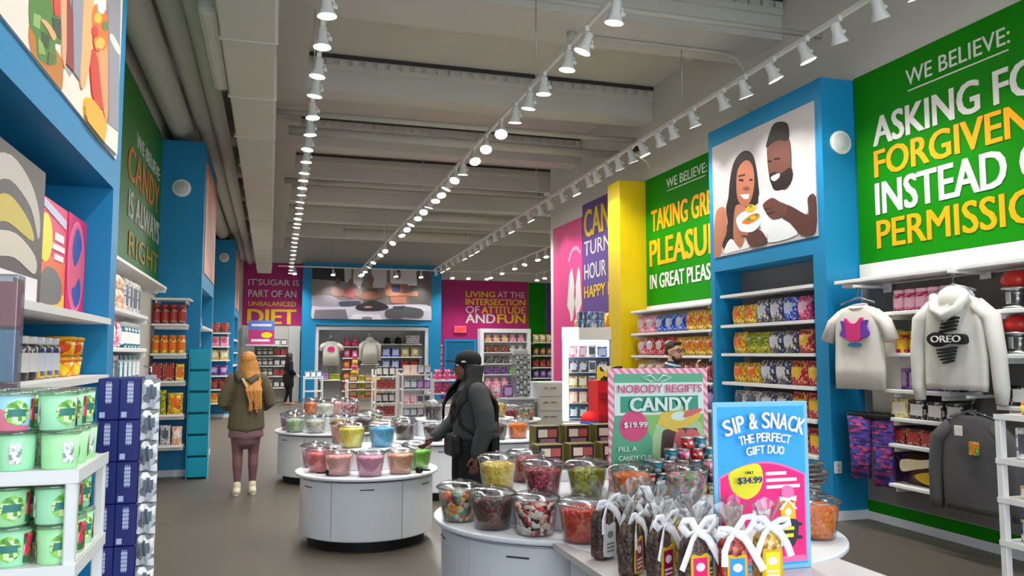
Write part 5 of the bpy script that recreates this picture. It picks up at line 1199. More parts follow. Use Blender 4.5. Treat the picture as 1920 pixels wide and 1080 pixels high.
# shiny lidded candy cups piled before the sign
cupm = {}
cc = ['orange', 'teal and white', 'yellow and orange', 'pink and white', 'white and grey', 'red and white']
def small_cup(x, y, z, l, lb):
    if l not in cupm:
        cupm[l] = (MB().lathe([(0.03, 0), (0.036, 0.05)], 18).mesh('cup_body', [LK[l]]), MB().lathe([(0.038, 0.05), (0.038, 0.056), (0.03, 0.06), (0.001, 0.06)], 18).mesh('foil_lid', [M_STEEL]))
    t = thing('candy_can', lb, 'candy can', (x, y, z), 0, 'small candy cans before the candy sign')
    part('can_body', cupm[l][0], None, t); part('foil_lid', cupm[l][1], None, t)
k = 0
for lay, (rows, z) in enumerate([([(1.92, 8, 3.92), (1.90, 8, 4.0), (1.95, 7, 4.08)], 0.90), ([(1.95, 7, 3.96), (1.95, 7, 4.04)], 0.96), ([(2.0, 6, 3.98), (2.0, 6, 4.06)], 1.02), ([(2.1, 4, 4.0)], 1.08), ([(2.2, 2, 4.0)], 1.14)]):
    for ri, (x0, n, y) in enumerate(rows):
        for i in range(n):
            if lay == 0 and x0 + 0.078 * i > 2.5: continue
            small_cup(x0 + 0.078 * i, y, z, cc[(k * 7 + i) % 6], 'foil lidded candy can, %s along, %s row, layer %s of the pile' % (ORD[i], ORD[ri], ['one', 'two', 'three', 'four', 'five'][lay])); k += 1

# table in front with tied gift bags
def table_outline(d):
    out = [(-0.52 + d, -0.75 + d)]
    cs = [(1.87 - 0.26, 4.09 + 0.33, 0.724), (1.87 + 0.24, 4.09 - 0.32, 0.734)]
    out.append((0.6 - d, -0.75 + d))
    for k in range(25):
        x = 0.6 - d - (1.12 - 2 * d) * k / 24
        X = x + 1.85; y = 3.78
        for cx, cy, r in cs:
            if abs(X - cx) < r: y = min(y, cy - math.sqrt(r * r - (X - cx) ** 2))
        out.append((x, y - 2.65 - d))
    return out
t = thing('display_table', 'white rectangular table joined to the big counter under the gift bags', 'table', (1.85, 2.65, 0))
part('table_top', MB().prism(table_outline(0.0), 0.712, 0.742), mat('greyish white top', (206, 202, 202), 0.3, 0.03), t)
part('cabinet_body', MB().prism(table_outline(0.05), 0.08, 0.712), M_WHITE, t)
part('kick_plate', MB().prism(table_outline(0.1), 0, 0.08), M_BLACK, t)
M_RIB = mat('white satin ribbon', (240, 240, 244), 0.45, 0.02)
CB = {'dark chocolate': pmat('bag of dark sweets', [(70, 52, 46), (88, 66, 58), (56, 42, 38), (104, 84, 74)], 70, 0.35, 0.5), 'gold': pmat('bag of gold sweets', [(196, 160, 70), (222, 190, 100), (160, 126, 50), (232, 210, 150)], 60, 0.3, 0.5), 'mixed red': pmat('bag of red sweets', [(150, 40, 40), (180, 70, 60), (110, 30, 34), (206, 120, 90)], 60, 0.3, 0.5)}
LBM = {'maroon': mat('maroon label', (150, 14, 70), 0.4, 0.03), 'pink': mat('pink label', (224, 24, 110), 0.4, 0.03), 'blue': mat('blue label', (40, 150, 226), 0.4, 0.03), 'deep blue': mat('deep blue label', (20, 90, 160), 0.4, 0.03), 'yellow': mat('yellow label', (240, 220, 30), 0.4, 0.03), 'white': mat('white info label', (214, 214, 216), 0.4, 0.03)}
M_GOLD = mat('gold label edge', (214, 170, 40), 0.35, 0.04)
def bow(seed):
    rr = random.Random(seed); mb = MB()
    def strip(pts, w):
        n = len(pts); vs = []
        for i, p in enumerate(pts):
            p = Vector(p); d = (Vector(pts[min(i + 1, n - 1)]) - Vector(pts[max(i - 1, 0)])).normalized()
            u = d.cross(Vector((0, 1, 0.35))).normalized()
            vs += [p + u * w, p - u * w]
        up = Vector((0, -0.0012, 0))
        vs2 = [v + up for v in vs]; m = len(vs)
        fs = [(2 * i, 2 * i + 1, 2 * i + 3, 2 * i + 2) for i in range(n - 1)] + [(m + 2 * i, m + 2 * i + 2, m + 2 * i + 3, m + 2 * i + 1) for i in range(n - 1)]
        fs += [(2 * i, 2 * i + 2, m + 2 * i + 2, m + 2 * i) for i in range(n - 1)] + [(2 * i + 1, m + 2 * i + 1, m + 2 * i + 3, 2 * i + 3) for i in range(n - 1)]
        mb.add(vs + vs2, fs, 0, True)
    for s in (-1, 1):
        a = rr.uniform(-0.02, 0.03)
        strip([(0, -0.022, 0), (s * 0.03, -0.035, 0.022 + a), (s * 0.062, -0.034, 0.024 + a), (s * 0.07, -0.03, 0.006 + a), (s * 0.04, -0.028, -0.006), (0, -0.024, 0)], 0.013)
        strip([(0, -0.026, 0), (s * 0.03, -0.04, -0.02), (s * 0.05, -0.046, -0.055), (s * (0.062 + a), -0.05, -0.095 - abs(a))], 0.013)
    mb.ball((0, -0.026, 0), (0.012, 0.01, 0.011), 8)
    return mb
def gift_bag(lb, x, y, z, rz, c, l, seed, sc=1.0):
    rr = random.Random(seed)
    t = thing('gift_bag', lb, 'gift bag', (x, y, z), rz, 'tied gift bags on the front table')
    body = MB(); n = 20; prof = [(0.82, 0.0), (0.96, 0.01), (1.0, 0.06), (0.98, 0.13), (0.88, 0.165), (0.55, 0.19), (0.2, 0.205)]
    vs = []; fs = []
    for k_, h_ in prof:
        for i in range(n):
            a = 2 * PI * i / n
            q = Vector((math.copysign(abs(math.cos(a)) ** 0.55, math.cos(a)) * 0.05 * k_, math.copysign(abs(math.sin(a)) ** 0.55, math.sin(a)) * 0.034 * k_, h_))
            q *= 1 + 0.05 * noise.noise(q * 40 + Vector((seed, 0, 0))); vs.append((q.x, q.y, h_))
    for j in range(len(prof) - 1):
        for i in range(n): fs.append((j * n + i, j * n + (i + 1) % n, (j + 1) * n + (i + 1) % n, (j + 1) * n + i))
    fs.append(tuple(range(n))[::-1]); fs.append(tuple((len(prof) - 1) * n + i for i in range(n)))
    part('bag_body', body.add(vs, fs, 0, True), CB[c], t)
    lw, lh = 0.036, 0.118
    o = part('label', MB().plate(smooth_out([(-lw, 0.0), (lw, 0.0), (lw * 1.02, lh * 0.5), (lw, lh), (lw * 0.5, lh + 0.004), (0, lh - 0.003), (-lw * 0.5, lh + 0.004), (-lw, lh), (-lw * 1.02, lh * 0.5)], 2), -0.0385, -0.034, 1 if l != 'white' else 0).plate(rect(-lw * 0.76, 0.006, lw * 0.76, lh - 0.008), -0.0395, -0.0385, 0), [LBM[l], M_GOLD], t, (0, 0, 0.012))
    lt = MB()
    lt.plate(ell(0, lh * 0.68, lw * 0.5, lh * 0.12, 14), -0.0402, -0.0395)
    for k_ in range(3): lt.plate(rect(-lw * 0.62, 0.014 + k_ * 0.014, lw * 0.62, 0.021 + k_ * 0.014), -0.0402, -0.0395)
    part('label_print', lt, mat('label white', (236, 220, 230), 0.4, 0.02) if l != 'white' else mat('label grey ink', (120, 120, 124), 0.4, 0.1), o)
    pl = MB(); vs = []; fs = []; m = 18
    for j, (k_, h_) in enumerate([(0.012, 0.2), (0.016, 0.215), (0.034, 0.245), (0.052, 0.28)]):
        for i in range(m):
            a = 2 * PI * i / m; w = k_ * (1 + 0.35 * math.sin(5 * a + seed) * (j / 3))
            vs.append((w * math.cos(a), w * 0.6 * math.sin(a), h_ + 0.02 * math.sin(3 * a + seed) * (j / 3)))
    for j in range(3):
        for i in range(m): fs.append((j * m + i, j * m + (i + 1) % m, (j + 1) * m + (i + 1) % m, (j + 1) * m + i))
    part('cellophane_top', pl.add(vs, fs, 0, True), clear('white cellophane', (236, 236, 236), 0.3, 0.2), t)
    b = part('bow', bow(seed), M_RIB, t, (0, 0, 0.205))
    t.scale = (sc, sc, sc)
    return t
for i, (lb, x, y, rz, c, l) in enumerate([
    ('dark sweets bag with a white info label beside the red orange tub', 1.44, 3.40, 0.5, 'dark chocolate', 'white'), ('dark sweets bag with a narrow maroon label, second from the red orange tub', 1.45, 3.14, 0.75, 'dark chocolate', 'maroon'),
    ('dark sweets bag with a maroon label behind the pink labelled one', 1.50, 2.97, 0.5, 'dark chocolate', 'maroon'), ('dark sweets bag with a bright pink label in the front row', 1.575, 2.83, 0.1, 'dark chocolate', 'pink'),
    ('sweets bag with a deep blue label just behind the pink one', 1.655, 2.93, 0.4, 'dark chocolate', 'deep blue'), ('red sweets bag with a bright blue label in the front row', 1.71, 2.78, -0.05, 'mixed red', 'blue'),
    ('gold sweets bag standing behind the yellow labelled one', 1.80, 2.93, 0.9, 'gold', 'white'), ('gold sweets bag with a yellow label before the blue and pink sign', 1.90, 2.83, -0.1, 'gold', 'yellow'),
    ('dark sweets bag second row behind the maroon labels', 1.59, 3.20, 0.3, 'dark chocolate', 'maroon'), ('dark sweets bag in the second row by the red orange tub', 1.57, 3.42, 0.2, 'dark chocolate', 'maroon'), ('gold sweets bag in the middle of the second row', 1.70, 3.10, 0.1, 'gold', 'white'),
    ('gold sweets bag at the back before the pink and green tub', 1.72, 3.28, -0.2, 'gold', 'yellow'), ('dark sweets bag at the very back before the orange tub', 1.70, 3.45, 0.0, 'dark chocolate', 'pink')]):
    gift_bag(lb, x, y, 0.751 if min(math.hypot(x - 1.61, y - 4.42) - 0.78, math.hypot(x - 2.11, y - 3.77) - 0.79) < 0 else 0.743, rz, c, l, i + 3, 1.13)

# blue and pink duo sign
t = thing('sign_stand', 'tall blue and pink sip and snack gift sign on the front table', 'sign', (1.79, 3.025, 0.743), 0.0)
part('frame', MB().rbox(-0.012, -0.012, 0, 0.452, 0.0, 0.705, 0.004), mat('sign pale blue edge', (130, 196, 236), 0.35, 0.02), t)
sm = [mat('sign sky', (60, 170, 246), 0.4, 0.02), mat('sign hot pink', (250, 40, 130), 0.4, 0.02), mat('sign bright yellow', (240, 230, 50), 0.4, 0.02), mat('sign white', (246, 240, 246), 0.4, 0.02), mat('sign light pink', (252, 120, 180), 0.4, 0.02), mat('sign ink', (50, 50, 66), 0.4, 0.03), mat('sign coral', (224, 80, 110), 0.4, 0.03), mat('sign amber', (240, 190, 50), 0.4, 0.03), mat('sign blue tag', (90, 150, 216), 0.4, 0.02), mat('sign navy', (40, 60, 120), 0.4, 0.02)]
pr = MB(); cnt = [0]
def L2(pts, m): cnt[0] += 1; pr.plate(pts, -0.0125 - 0.0004 * cnt[0], -0.012, m)
L2(rect(0.008, 0.02, 0.432, 0.685), 0)
L2([(0.012, 0.03)] + [(0.43, 0.03)] + [(0.43 - 0.418 * k / 16, 0.395 + 0.058 * math.sin(PI * k / 16)) for k in range(17)], 4)
L2([(0.018, 0.036)] + [(0.424, 0.036)] + [(0.424 - 0.406 * k / 16, 0.389 + 0.056 * math.sin(PI * k / 16)) for k in range(17)], 1)
L2(rect(0.02, 0.036, 0.42, 0.055), 4)
L2(smooth_out([(0.06, 0.41), (0.12, 0.435), (0.2, 0.443), (0.22, 0.39), (0.2, 0.33), (0.14, 0.3), (0.08, 0.33), (0.06, 0.37)], 5), 2)
for k, w_ in enumerate([0.1, 0.15, 0.165]): L2(rect(0.235, 0.395 - k * 0.028, 0.235 + w_, 0.409 - k * 0.028), 4 if False else 3)
for cx, cz, lab in [(0.075, 0.175, 6), (0.205, 0.15, 8), (0.335, 0.2, 7)]:
    L2(ell(cx, cz + 0.12, 0.032, 0.03, 16), 4); L2(rect(cx - 0.036, cz, cx + 0.036, cz + 0.08), 6 if lab == 6 else 4 if lab == 8 else 7)
    L2(rect(cx - 0.028, cz + 0.01, cx + 0.028, cz + 0.07), lab); L2(ell(cx, cz + 0.04, 0.016, 0.016, 12), 3)
    L2([(cx - 0.04, cz + 0.082), (cx, cz + 0.09), (cx + 0.04, cz + 0.082), (cx + 0.042, cz + 0.105), (cx, cz + 0.098), (cx - 0.042, cz + 0.105)], 3)
    L2([(cx - 0.045, cz + 0.05), (cx - 0.005, cz + 0.09), (cx + 0.005, cz + 0.09), (cx - 0.03, cz + 0.05)], 3); L2([(cx + 0.045, cz + 0.05), (cx + 0.005, cz + 0.09), (cx - 0.005, cz + 0.09), (cx + 0.03, cz + 0.05)], 3)
L2(smooth_out([(0.29, 0.11), (0.36, 0.1), (0.38, 0.2), (0.29, 0.2)], 4), 5); L2(rect(0.29, 0.125, 0.375, 0.205), 5); L2(rect(0.375, 0.18, 0.4, 0.192), 5); L2(rect(0.375, 0.125, 0.4, 0.137), 5)
L2(rect(0.305, 0.165, 0.36, 0.178), 2); L2(rect(0.315, 0.135, 0.355, 0.15), 2)
L2(smooth_out([(0.14, 0.08), (0.25, 0.07), (0.27, 0.12), (0.26, 0.175), (0.13, 0.178)], 4), 3); L2(ell(0.275, 0.13, 0.035, 0.042, 20), 3); L2(ell(0.276, 0.13, 0.019, 0.026, 16), 1); L2(rect(0.19, 0.14, 0.225, 0.155), 5); L2(rect(0.195, 0.105, 0.22, 0.115), 9)
part('print', pr, sm, t)
part('title_lettering', arc_text('SIP & SNACK', 0.22, 0.05, 0.545, 0.066, 0.70, 0.025, 0.002), sm[3], t, (0, -0.036, 0))
part('title_lettering', arc_text('THE PERFECT', 0.22, 0.03, 0.51, 0.036, 0.48, 0.03, 0.002), sm[3], t, (0, -0.036, 0))
part('title_lettering', arc_text('GIFT DUO', 0.22, 0.02, 0.47, 0.034, 0.38, 0.03, 0.002), sm[3], t, (0, -0.036, 0))
part('price_lettering', text_mb('$34.99', 0.115, 0.03, 0.04, 0.002), sm[9], t, (0.085, -0.036, 0.365))
part('price_lettering', text_mb('ONLY', 0.04, 0.011, 0.03, 0.002), sm[5], t, (0.12, -0.036, 0.408))

# ================================================================== white rack of mint tubs by the walkway
def post_rack(name, label, x0, x1, y0, y1, shelves, ztop, pw=0.024, cat='rack'):
    cx, cy = (x0 + x1) / 2, (y0 + y1) / 2
    t = thing(name, label, cat, (cx, cy, 0))
    for x in (x0, x1 - pw):
        for y in (y0, y1 - pw):
            part('post', MB().rbox(x - cx, y - cy, 0, x + pw - cx, y + pw - cy, ztop, 0.004, seg=1), M_WMETAL, t)
    for z in shelves:
        part('shelf', MB().box(x0 - cx + 0.003, y0 - cy + 0.003, z - 0.03, x1 - cx - 0.003, y1 - cy - 0.003, z).box(x0 - cx - 0.004, y0 - cy - 0.004, z - 0.027, x1 - cx + 0.004, y0 - cy - 0.0005, z + 0.002).box(x1 - cx + 0.0005, y0 - cy - 0.0005, z - 0.027, x1 - cx + 0.004, y1 - cy, z + 0.002).box(x0 - cx - 0.004, y0 - cy - 0.0005, z - 0.027, x0 - cx - 0.0005, y1 - cy, z + 0.002), M_WMETAL, t)
    return t
post_rack('display_rack', 'white post rack stacked with mint green tubs by the walkway', -1.02, -0.40, 2.0, 2.34, [0.3, 0.55, 0.78, 0.985, 1.19, 1.395], 1.395)
M_MINT = mat('mint tub', (176, 236, 176), 0.4, 0.02); M_MINT2 = mat('aqua mint tub', (172, 234, 190), 0.4, 0.02); M_PKB = pmat('pink and blue tub', [(240, 150, 170), (170, 220, 240), (236, 130, 156), (200, 230, 240)], 9, 0.4)
def patch(r, a0, a1, z0, z1, mb, mi=0, n=8, oval=False):
    vs = []; fs = []
    m = 7
    for j in range(m + 1):
        for i in range(n + 1):
            u = i / n * 2 - 1; v = j / m * 2 - 1
            if oval: u2 = u * math.sqrt(max(0, 1 - v * v * 0.999)); 
            else: u2 = u
            a = (a0 + a1) / 2 + (a1 - a0) / 2 * u2
            vs.append((r * math.cos(a), r * math.sin(a), (z0 + z1) / 2 + (z1 - z0) / 2 * v))
    for j in range(m):
        for i in range(n): fs.append((j * (n + 1) + i, j * (n + 1) + i + 1, (j + 1) * (n + 1) + i + 1, (j + 1) * (n + 1) + i))
    return mb.add(vs, fs, mi, True)
fruit = pmat('watermelon print', [(226, 60, 84), (240, 110, 120), (150, 30, 50), (250, 190, 190), (60, 110, 70)], 70, 0.4)
ring_m = pmat('round green emblem', [(120, 190, 70), (150, 214, 90), (220, 240, 190), (90, 160, 60)], 120, 0.4)
TM = {}
for key, m in (('mint', M_MINT), ('aqua', M_MINT2), ('pink', M_PKB)):
    TM[key] = MB().lathe([(0.0345, 0), (0.036, 0.003), (0.0395, 0.078)], 24).mesh('tub_body', [m])
tl = MB().lathe([(0.0415, 0.077), (0.042, 0.084), (0.039, 0.086), (0.001, 0.086)], 24).mesh('lid', [clear('mint lid', (226, 240, 230), 0.3, 0.12)])
te = patch(0.0396, -PI / 2 - 0.62, -PI / 2 + 0.62, 0.012, 0.068, MB(), 0, oval=True)
patch(0.0400, -PI / 2 - 0.45, -PI / 2 + 0.45, 0.032, 0.048, te, 1)
te = te.mesh('round_emblem', [ring_m, mat('emblem teal', (60, 130, 120), 0.4, 0.1)])
tp = patch(0.0394, -PI / 2 + 0.75, -PI / 2 + 1.9, 0.006, 0.07, MB(), 0).mesh('fruit_print', [fruit])
tb = patch(0.0395, -PI / 2 - 2.2, -PI / 2 - 1.6, 0.016, 0.062, MB(), 0).mesh('info_print', [pmat('info print', [(236, 240, 236), (220, 226, 220), (150, 156, 150)], 160, 0.5)])
rowname = {1.395: 'top shelf', 1.19: 'second shelf', 0.985: 'third shelf'}
for z in (1.395, 1.19):
    for layer in range(2):
        for col in range(4):
            for dep in range(3):
                x = -0.447 - 0.087 * col - (0.008 if layer else 0); y = 2.052 + 0.095 * dep
                key = 'pink' if (z == 1.395 and layer == 1 and col == 1 and dep == 0) else ('aqua' if (col + layer) % 3 == 1 else 'mint')
                say = {'pink': 'pink and blue', 'aqua': 'aqua green', 'mint': 'mint green'}[key]
                lb = '%s tub, %s from the navy cartons, %s %s layer, %s' % (say.replace(' green', ''), ORD[col], 'upper' if layer else 'lower', ['front', 'middle', 'rear'][dep], rowname[z].replace(' shelf', ' rack shelf'))
                turn = [0.55, 0.1, 0.75, 0.4, 0.9, 0.3][(col + 2 * layer + dep) % 6] + (2.0 if (layer == 0 and z == 1.395 and col in (0, 1)) else 0)
                t = thing('cotton_candy_tub', lb, 'candy tub', (x, y, z + 0.0865 * layer), turn, 'tubs on the walkway rack')
                part('tub_body', TM[key], None, t); part('lid', tl, None, t); part('round_emblem', te, None, t); part('fruit_print', tp, None, t); part('info_print', tb, None, t)

# navy cartons stacked behind the rack
M_NAVY = mat('navy carton', (22, 30, 104), 0.45, 0.03); M_NTXT = mat('pale carton print', (176, 184, 214), 0.5, 0.03)
cb = MB().rbox(-0.028, 0, 0, 0.028, 0.2, 0.1165, 0.002, seg=1).mesh('carton_body', [M_NAVY])
cp = MB()
for k in range(5): cp.plate(rect(-0.008, 0.05 + k * 0.011, 0.008, 0.058 + k * 0.011), -0.0012, 0)
for k in range(3): cp.plate(rect(-0.006 + 0.005 * k, 0.046, -0.004 + 0.005 * k, 0.108), -0.0014, 0)
cp.plate(rect(-0.022, 0.006, -0.008, 0.022), -0.0012, 0)
cp = cp.mesh('print', [M_NTXT])
for k in range(13):
    for c_ in range(2):
        lb = 'navy carton with pale print, %s down the stack, %s column' % (ORD[k], 'rack side' if c_ == 0 else 'aisle side')
        t = thing('carton', lb, 'carton', (-0.4365 + 0.0565 * c_, 2.54, 0.048 + 0.118 * (12 - k)), 0.02, 'navy cartons behind the rack')
        part('carton_body', cb, None, t); part('print', cp, None, t)
t = thing('carton_pallet', 'low dark plinth under the stack of navy cartons', 'plinth', (-0.408, 2.62, 0))
part('plinth', MB().rbox(-0.06, -0.08, 0, 0.06, 0.12, 0.047, 0.004), M_DGREY, t)
t = thing('clip_strip', 'long hanging clip strip of small grey sweet sachets beside the navy cartons', 'clip strip', (-0.345, 2.56, 0.25))
part('strip', MB().box(0.0, 0.0, 0, 0.03, 0.004, 1.34), M_FROST, t)
part('hook', MB().tube([(0.015, 0.002, 1.34), (0.015, 0.002, 1.36), (-0.01, 0.05, 1.365)], 0.003, 6), M_CHROME, t)
sm_ = bag_mb(0.05, 0.085, 0.018).mesh('sachet', [LK['white and grey'], LABEL_M['white and grey']])
for k in range(15): part('sachet', sm_, None, t, (0.018, -0.014, 0.01 + 0.088 * k), 0.25 * (k % 3 - 1))
t = thing('acrylic_display', 'tall cloudy acrylic column holding pink and blue cards behind the tub rack', 'display stand', (-0.735, 2.66, 0))
part('column', MB().rbox(-0.036, -0.036, 0.02, 0.036, 0.036, 1.88, 0.004), M_FROST, t)
part('base', MB().rbox(-0.08, -0.07, 0, 0.08, 0.07, 0.02, 0.004), M_FROST, t)
for z0, z1, m in [(1.73, 1.86, 'pink card'), (1.57, 1.72, 'blue card'), (1.53, 1.565, 'plum card'), (1.4, 1.525, 'cream card')]:
    part('card', MB().rbox(-0.03, -0.025, z0, 0.03, 0.025, z1, 0.002, seg=1), mat(m, {'pink card': (206, 110, 120), 'blue card': (130, 170, 206), 'plum card': (156, 70, 110), 'cream card': (206, 206, 190)}[m], 0.4, 0.08), t)

# ------------------------------------------------------------------ white rack at the clothing wall
post_rack('display_rack', 'white post rack of assorted sweets before the grey sweatshirt', 3.84, 4.4, 2.4, 3.54, [0.25, 0.64, 0.87, 1.08, 1.32], 1.32, 0.04)
G = 'goods on the rack by the clothing wall'
for z, its, nm in [(1.32, [('bag', 'orange', 0.13, 0.07, 0.09, 1), ('jar', 'royal blue', 0.13, 0.2, 0, 2), ('jar', 'magenta', 0.13, 0.2, 0, 2), ('jar', 'yellow and orange', 0.13, 0.2, 0, 1)], 'top rack shelf'), (1.08, [('box', 'white and grey', 0.16, 0.17, 0.12, 5)], 'second rack shelf'),
                   (0.87, [('box', 'peach', 0.14, 0.07, 0.1, 2), ('box', 'black and white', 0.16, 0.12, 0.1, 3)], 'third rack shelf'), (0.64, [('box', 'navy and white', 0.15, 0.15, 0.12, 2), ('box', 'peach', 0.15, 0.15, 0.12, 3)], 'fourth rack shelf'), (0.25, [('box', 'red and white', 0.2, 0.2, 0.15, 4)], 'lowest rack shelf')]:
    fill(its, 3.96, z, 3.49, 2.45, 'R', nm + ' by the sweatshirt', 'the clothing wall', G)

# ------------------------------------------------------------------ lit display case by the yellow pillar
t = thing('display_case', 'tall white lit display case with a glowing edge by the yellow pillar', 'display case', (4.55, 11.3, 0))
part('base_cabinet', MB().rbox(-0.36, -0.28, 0, 0.36, 0.3, 0.68, 0.005), M_WHITE, t)
part('light_box', MB().rbox(-0.36, -0.28, 1.86, 0.36, 0.3, 2.04, 0.006), M_CREAM, t)
part('lit_corner', MB().rbox(-0.365, -0.285, 1.862, -0.12, -0.2, 2.045, 0.004), emat('glowing white acrylic', (255, 255, 255), 1.1), t)
part('glowing_edge', MB().rbox(-0.36, -0.285, 0.68, -0.27, -0.22, 1.86, 0.006), emat('glowing white acrylic', (255, 255, 255), 1.1), t)
part('back_panel', MB().box(-0.36, 0.27, 0.68, 0.36, 0.3, 1.86), mat('pale blue back', (190, 210, 236), 0.4, 0.03), t)
part('side_panel', MB().box(-0.36, -0.22, 0.68, -0.345, 0.27, 1.86), M_LGREY, t)
part('side_panel', MB().box(0.33, -0.26, 0.68, 0.36, 0.27, 1.86), M_LGREY, t)
for k in range(5):
    part('glass_shelf', MB().box(-0.29, -0.24, 0.70 + 0.225 * k, 0.33, 0.27, 0.712 + 0.225 * k), mat('bright shelf edge', (226, 236, 246), 0.15, 0.02), t)
l = bpy.data.lights.new('case_lamp', 'AREA'); l.shape = 'RECTANGLE'; l.size = 0.5; l.size_y = 0.3; l.energy = 3; l.color = (0.8, 0.9, 1.0)
lo = bpy.data.objects.new('case_lamp', l); C.objects.link(lo); lo.parent = t; lo.location = (0, 0.0, 1.85)
for k in range(5):
    fill([('box', ['teal and white', 'peach', 'cream and yellow', 'navy and white', 'pink and white'][k], 0.12, 0.16, 0.1, 2), ('box', 'white and grey', 0.11, 0.17, 0.1, 1), ('box', ['purple', 'dark red', 'royal blue', 'navy and white', 'royal blue'][k], 0.14, 0.15, 0.1, 1)], 11.15, 0.712 + 0.225 * k, 4.28, 4.86, 'B', '%s shelf up in the lit case' % ORD[k], 'the glow', 'boxes in the lit case')
for o in [o for o in C.objects if o.get('group') == 'boxes in the lit case']:
    q = Matrix.Rotation(-0.35, 4, 'Z') @ (o.location - Vector((4.55, 11.3, 0)))
    o.location = q + Vector((4.55, 11.3, 0)); o.rotation_euler.z -= 0.35
t.rotation_euler.z = -0.35
solo('round_tin', MB().lathe([(0.2, 0), (0.21, 0.01), (0.21, 0.09), (0.215, 0.095), (0.215, 0.115), (0.2, 0.12), (0.001, 0.12)], 28, 0), pmat('striped tin', [(70, 90, 140), (130, 150, 186), (40, 56, 96), (200, 206, 220)], 30, 0.4, stretch=(1, 1, 0.2)), 'lower round blue striped tin on top of the lit display case', 'tin', (4.62, 11.3, 2.042))
solo('round_tin', MB().lathe([(0.2, 0), (0.205, 0.01), (0.205, 0.09), (0.21, 0.095), (0.21, 0.115), (0.19, 0.12), (0.001, 0.12)], 28, 0), pmat('striped tin', [(70, 90, 140)], 30), 'upper round blue striped tin on top of the lit display case', 'tin', (4.63, 11.3, 2.164))
t = thing('floor_display', 'red cardboard floor display between the lit case and the candy sign', 'floor display', (4.12, 9.6, 0))
part('display_body', MB().rbox(-0.17, -0.16, 0, 0.17, 0.16, 1.32, 0.006), mat('bright red card', (206, 16, 24), 0.45, 0.03), t)
part('header_card', MB().rbox(-0.17, -0.165, 1.32, 0.17, -0.14, 1.5, 0.004), pmat('black and yellow header', [(30, 28, 20), (236, 200, 40), (60, 50, 30), (226, 220, 200)], 14, 0.5), t)
for k in range(4): part('tray', MB().box(-0.15, -0.2, 0.25 + 0.28 * k, 0.15, -0.16, 0.33 + 0.28 * k), mat('dark red card', (150, 10, 20), 0.45, 0.03), t)
t = thing('party_hat', 'red domed party hat with a blue and white band on the low cabinet', 'hat', (3.72, 9.15, 0.80))
part('crown', MB().lathe([(0.11, 0.05), (0.1, 0.1), (0.06, 0.15), (0.001, 0.17)], 20), mat('bright red felt', (222, 22, 26), 0.7, 0.05), t)
part('band', MB().lathe([(0.112, 0.0), (0.114, 0.05)], 20), pmat('band stripes', [(40, 60, 150), (230, 230, 240)], 30, 0.6, stretch=(0.01, 0.01, 1)), t)
solo('low_cabinet', MB().rbox(-0.21, -0.3, 0.0, 0.21, 0.3, 0.80, 0.01), M_WHITE, 'low white cabinet carrying the red party hat', 'cabinet', (3.71, 9.2, 0))

# ------------------------------------------------------------------ cash desk
t = thing('drawer_unit', 'white drawer cabinet at the cash desk beside the lit case', 'cabinet', (5.0, 14.3, 0))
part('cabinet_body', MB().rbox(-0.3, -0.25, 0, 0.3, 0.25, 1.14, 0.006), M_WHITE, t)
for k in range(4):
    d_ = part('drawer', MB().rbox(-0.27, -0.27, 0.1 + 0.26 * k, 0.27, -0.25, 0.34 + 0.26 * k, 0.004), M_WMETAL, t)
    part('handle', MB().rbox(-0.06, -0.285, 0.25 + 0.26 * k, 0.06, -0.27, 0.265 + 0.26 * k, 0.003), M_STEEL, d_)
    part('handle', MB().rbox(-0.2, -0.285, 0.25 + 0.26 * k, -0.1, -0.27, 0.265 + 0.26 * k, 0.003), M_STEEL, d_)
t = thing('cash_desk', 'pale grey cash desk behind the counters carrying the card spinner', 'desk', (4.05, 14.3, 0))
part('desk_top', MB().rbox(-0.6, -0.4, 0.83, 0.6, 0.4, 0.87, 0.008), M_WHITE, t)
part('desk_front', MB().rbox(-0.55, -0.36, 0, 0.55, 0.36, 0.83, 0.008), mat('blue grey panel', (178, 186, 200), 0.5, 0.03), t)
t = thing('card_spinner', 'slim clear spinner rack full of blue and white cards on the cash desk', 'spinner rack', (4.42, 14.2, 0.87))
part('base', MB().cyl(0.16, 0, 0.03, 24), M_STEEL, t)
part('topper', MB().rbox(-0.15, -0.02, 0.76, 0.15, 0.02, 0.86, 0.004), mat('white topper card', (226, 230, 236), 0.4, 0.03), t)
part('column', MB().rbox(-0.14, -0.14, 0.03, 0.14, 0.14, 0.78, 0.004), M_FROST, t)
kk = product('box', 'white and grey', 0.06, 0.08, 0.02); k2 = product('box', 'navy and white', 0.06, 0.08, 0.02); k3 = product('box', 'teal and white', 0.06, 0.08, 0.02)
for r_ in range(8):
    for c_ in range(4): part('card', [kk, k2, k3][(r_ * 5 + c_ * 2) % 3], None, t, (-0.105 + 0.07 * c_, -0.155, 0.05 + 0.09 * r_))
t = thing('display_bucket', 'lime green bucket on the desk behind the woman in the cap', 'bucket', (3.55, 14.25, 0.87))
part('bucket', MB().lathe([(0.1, 0.28), (0.14, 0.5)], 20), mat('lime plastic', (110, 226, 60), 0.35, 0.03), t)
part('stand', MB().cyl(0.09, 0, 0.28, 16), mat('pink stand', (190, 110, 120), 0.4, 0.1), t)
fill([('bag', 'pink and white', 0.2, 0.25, 0.1, 2), ('box', 'purple', 0.18, 0.22, 0.1, 1)], 14.12, 0.87, 3.62, 4.24, 'B', 'on the cash desk', 'the lime bucket', 'sweets on the cash desk')
t = thing('card_reader', 'white tablet till on the cash desk beside the lime bucket', 'till', (3.5, 13.98, 0.87))
part('screen', MB().rbox(-0.1, -0.01, 0.1, 0.1, 0.01, 0.26, 0.004), M_WHITE, t)
